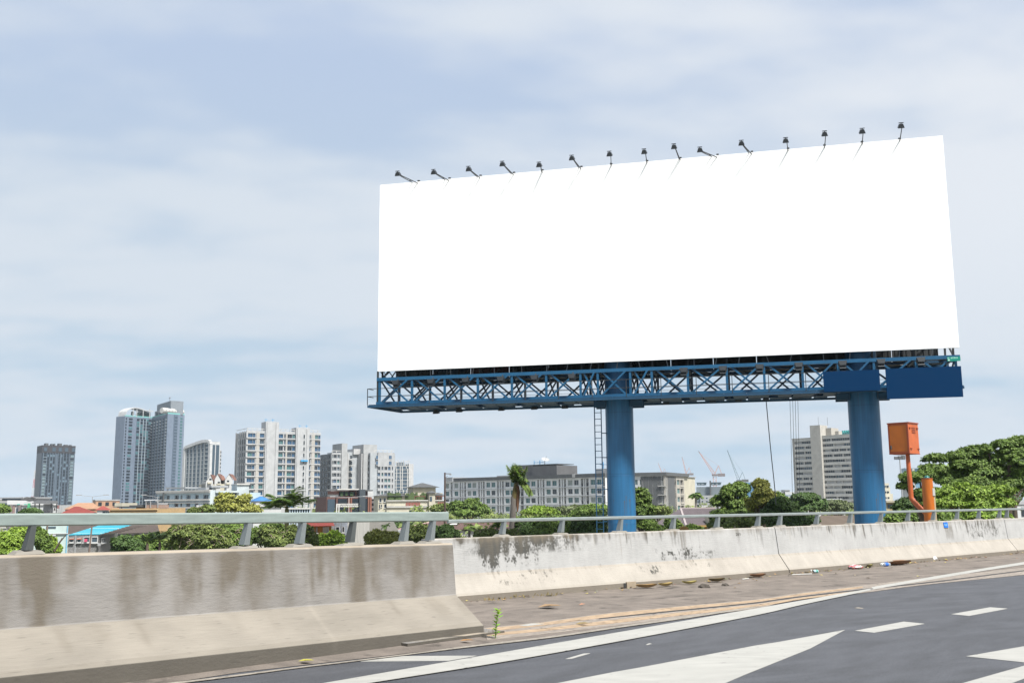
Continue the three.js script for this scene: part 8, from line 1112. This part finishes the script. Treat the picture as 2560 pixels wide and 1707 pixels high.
  bottle(d4(522, 640), 0.45, 'white bottle with a yellow label right of the barrier joint', mat([0.55, 0.56, 0.55], 0.35), mat([0.55, 0.42, 0.02], 0.5), C.slab, 1.15); bottle(d4(604, 645), 0.9, 'pale blue crumpled bottle beside the yellow-labelled one', mat([0.34, 0.46, 0.50], 0.3), mat([0.03, 0.28, 0.20], 0.5), C.black, 0.9); bottle(d4(1190, 590), 0.5, 'clear bottle with a blue label left of the long husk', clear, mat([0.03, 0.13, 0.5], 0.4), C.slab, 1.2);
  const crumple = (p, w, h, c, label, name, seed, vc) => { const o = base(p), g = new THREE.IcosahedronGeometry(1, 4), a = g.attributes.position, col = []; for (let i = 0; i < a.count; i++) { const x = a.getX(i), y = a.getY(i), z = a.getZ(i), n = 1 + 0.5 * Math.abs(N3(x * 2.3 + seed, y * 2.3, z * 2.3)) - 0.35 * Math.abs(N3(x * 5 + seed, y * 5, z * 5)); a.setXYZ(i, x * n * w / 2, Math.max(0, y * n * 0.5 + 0.45) * h, z * n * w * 0.35); const k = vc && N3(x * 1.7 + seed, y * 1.7, z * 1.7) > 0.12; col.push(...(k ? vc : c)); } g.setAttribute('color', new THREE.Float32BufferAttribute(col, 3)); g.computeVertexNormals(); solo(name, label, name === 'plastic_bag' ? 'bag' : 'wrapper', g, new THREE.MeshStandardMaterial({ vertexColors: true, roughness: 0.45 }), undefined, o); };
  crumple(d4(1570, 545), 0.28, 0.12, [0.6, 0.6, 0.6], 'white crumpled plastic bag at the barrier foot', 'plastic_bag', 3); crumple(d4(935, 610), 0.3, 0.085, [0.6, 0.57, 0.57], 'red and white crumpled wrapper at the barrier foot', 'food_wrapper', 8, [0.5, 0.05, 0.08]);
  const stick = (a, b, label) => { const p = base(a), q = base(b); p.y = q.y = 0.016; solo('white_stick', label, 'stick', new MB().tube([p, q], 0.009, 6), C.slab, undefined, p); }; stick(d4(405, 664), d4(572, 657), 'thin white stick under the yellow-labelled bottle'); stick(d3(2203, 702), d3(2258, 696), 'short white scrap at the kerb left of a brown husk');
  // bigger single leaves
  const one = (p, s, c, label) => { const Lx = new Leaves(), q = base(p); q.y = 0.02; for (let i = 0; i < 3; i++) Lx.leaf(q.clone().add(V(0.02 * i, 0.004 * i, 0.015 * i)), V(0.9, 0.08, 0.3 * (i - 1)).normalize(), V(-0.05, 1, 0.1).normalize(), s, s * 0.35, c); const mm = new THREE.Mesh(Lx.geo(q), leafM); mm.position.copy(q); mm.name = numbered('fallen_leaf'); tag(mm, label, 'leaf'); scene.add(mm); };
  one(d2(480, 1400), 0.13, [0.30, 0.28, 0.04], 'single yellow leaf at the foot of the near barrier'); one(d2(1840, 1228), 0.12, [0.26, 0.14, 0.05], 'brown leaf beside the end of the near barrier kerb'); one(d3(800, 1085), 0.14, [0.20, 0.15, 0.05], 'dry brown leaf on the joint strip'); one(d3(480, 942), 0.3, [0.24, 0.16, 0.09], 'long dry leaf lying on the shoulder');
  // weed at the end of the near barrier
  { const b = ground(d3(128, 1200)), top = 0.30, Lw = new Leaves(), t = thing('weed', 'small bright green weed growing at the end of the near barrier', 'weed', b.clone().setY(0.004)), st = [b.clone(), b.clone().add(V(0.012, top * 0.5, 0)), b.clone().add(V(0.035, top, 0.01))]; part(t, 'stem', new MB().tube(st, [0.006, 0.005, 0.003], 6), mat([0.12, 0.2, 0.04], 0.7)); for (let i = 0; i < 34; i++) { const f = 0.1 + 0.9 * (i / 34), q = b.clone().add(V(0.035 * f, top * f, 0)), d = rdir(R); d.y = Math.abs(d.y) * 0.4 + 0.1; d.normalize(); const n = V(0, 1, 0.2).addScaledVector(d, -d.y).normalize(); Lw.leaf(q, d, n, 0.045 + 0.045 * R() * f, 0.035, [0.17 + 0.08 * R(), 0.32 + 0.08 * R(), 0.03]); } const mm = new THREE.Mesh(Lw.geo(ROOT.get(t)), leafMat); mm.name = 'foliage'; t.add(mm); }
  // dry weeds in the kerb angle
  const Lk = new Leaves(); for (const [p, n, c] of [[d3(540, 838), 24, [0.14, 0.11, 0.05]], [d3(340, 856), 12, [0.18, 0.14, 0.05]], [d3(130, 876), 16, [0.18, 0.13, 0.04]], [d4(2010, 498), 60, [0.13, 0.13, 0.04]]]) { const o = base(p); for (let i = 0; i < n; i++) { const q = o.clone().add(V((R() - 0.5) * 0.4, 0, (R() - 0.5) * 0.2)), d = V((R() - 0.5) * 1.4, 0.8 * R() + 0.1, (R() - 0.5) * 1.2).normalize(), nn = V(0.2, 0.6, 0.8); nn.addScaledVector(d, -nn.dot(d)).normalize(); Lk.leaf(q, d, nn, 0.035 + 0.05 * R(), 0.014, c); } } const mk = new THREE.Mesh(Lk.geo(V(0, 0, 0)), leafM); mk.name = numbered('dry_weeds'); tag(mk, 'tufts of dry weeds in the angle of kerb and shoulder', 'weeds', null, 'stuff'); scene.add(mk);
}

renderer.render(scene, camera);
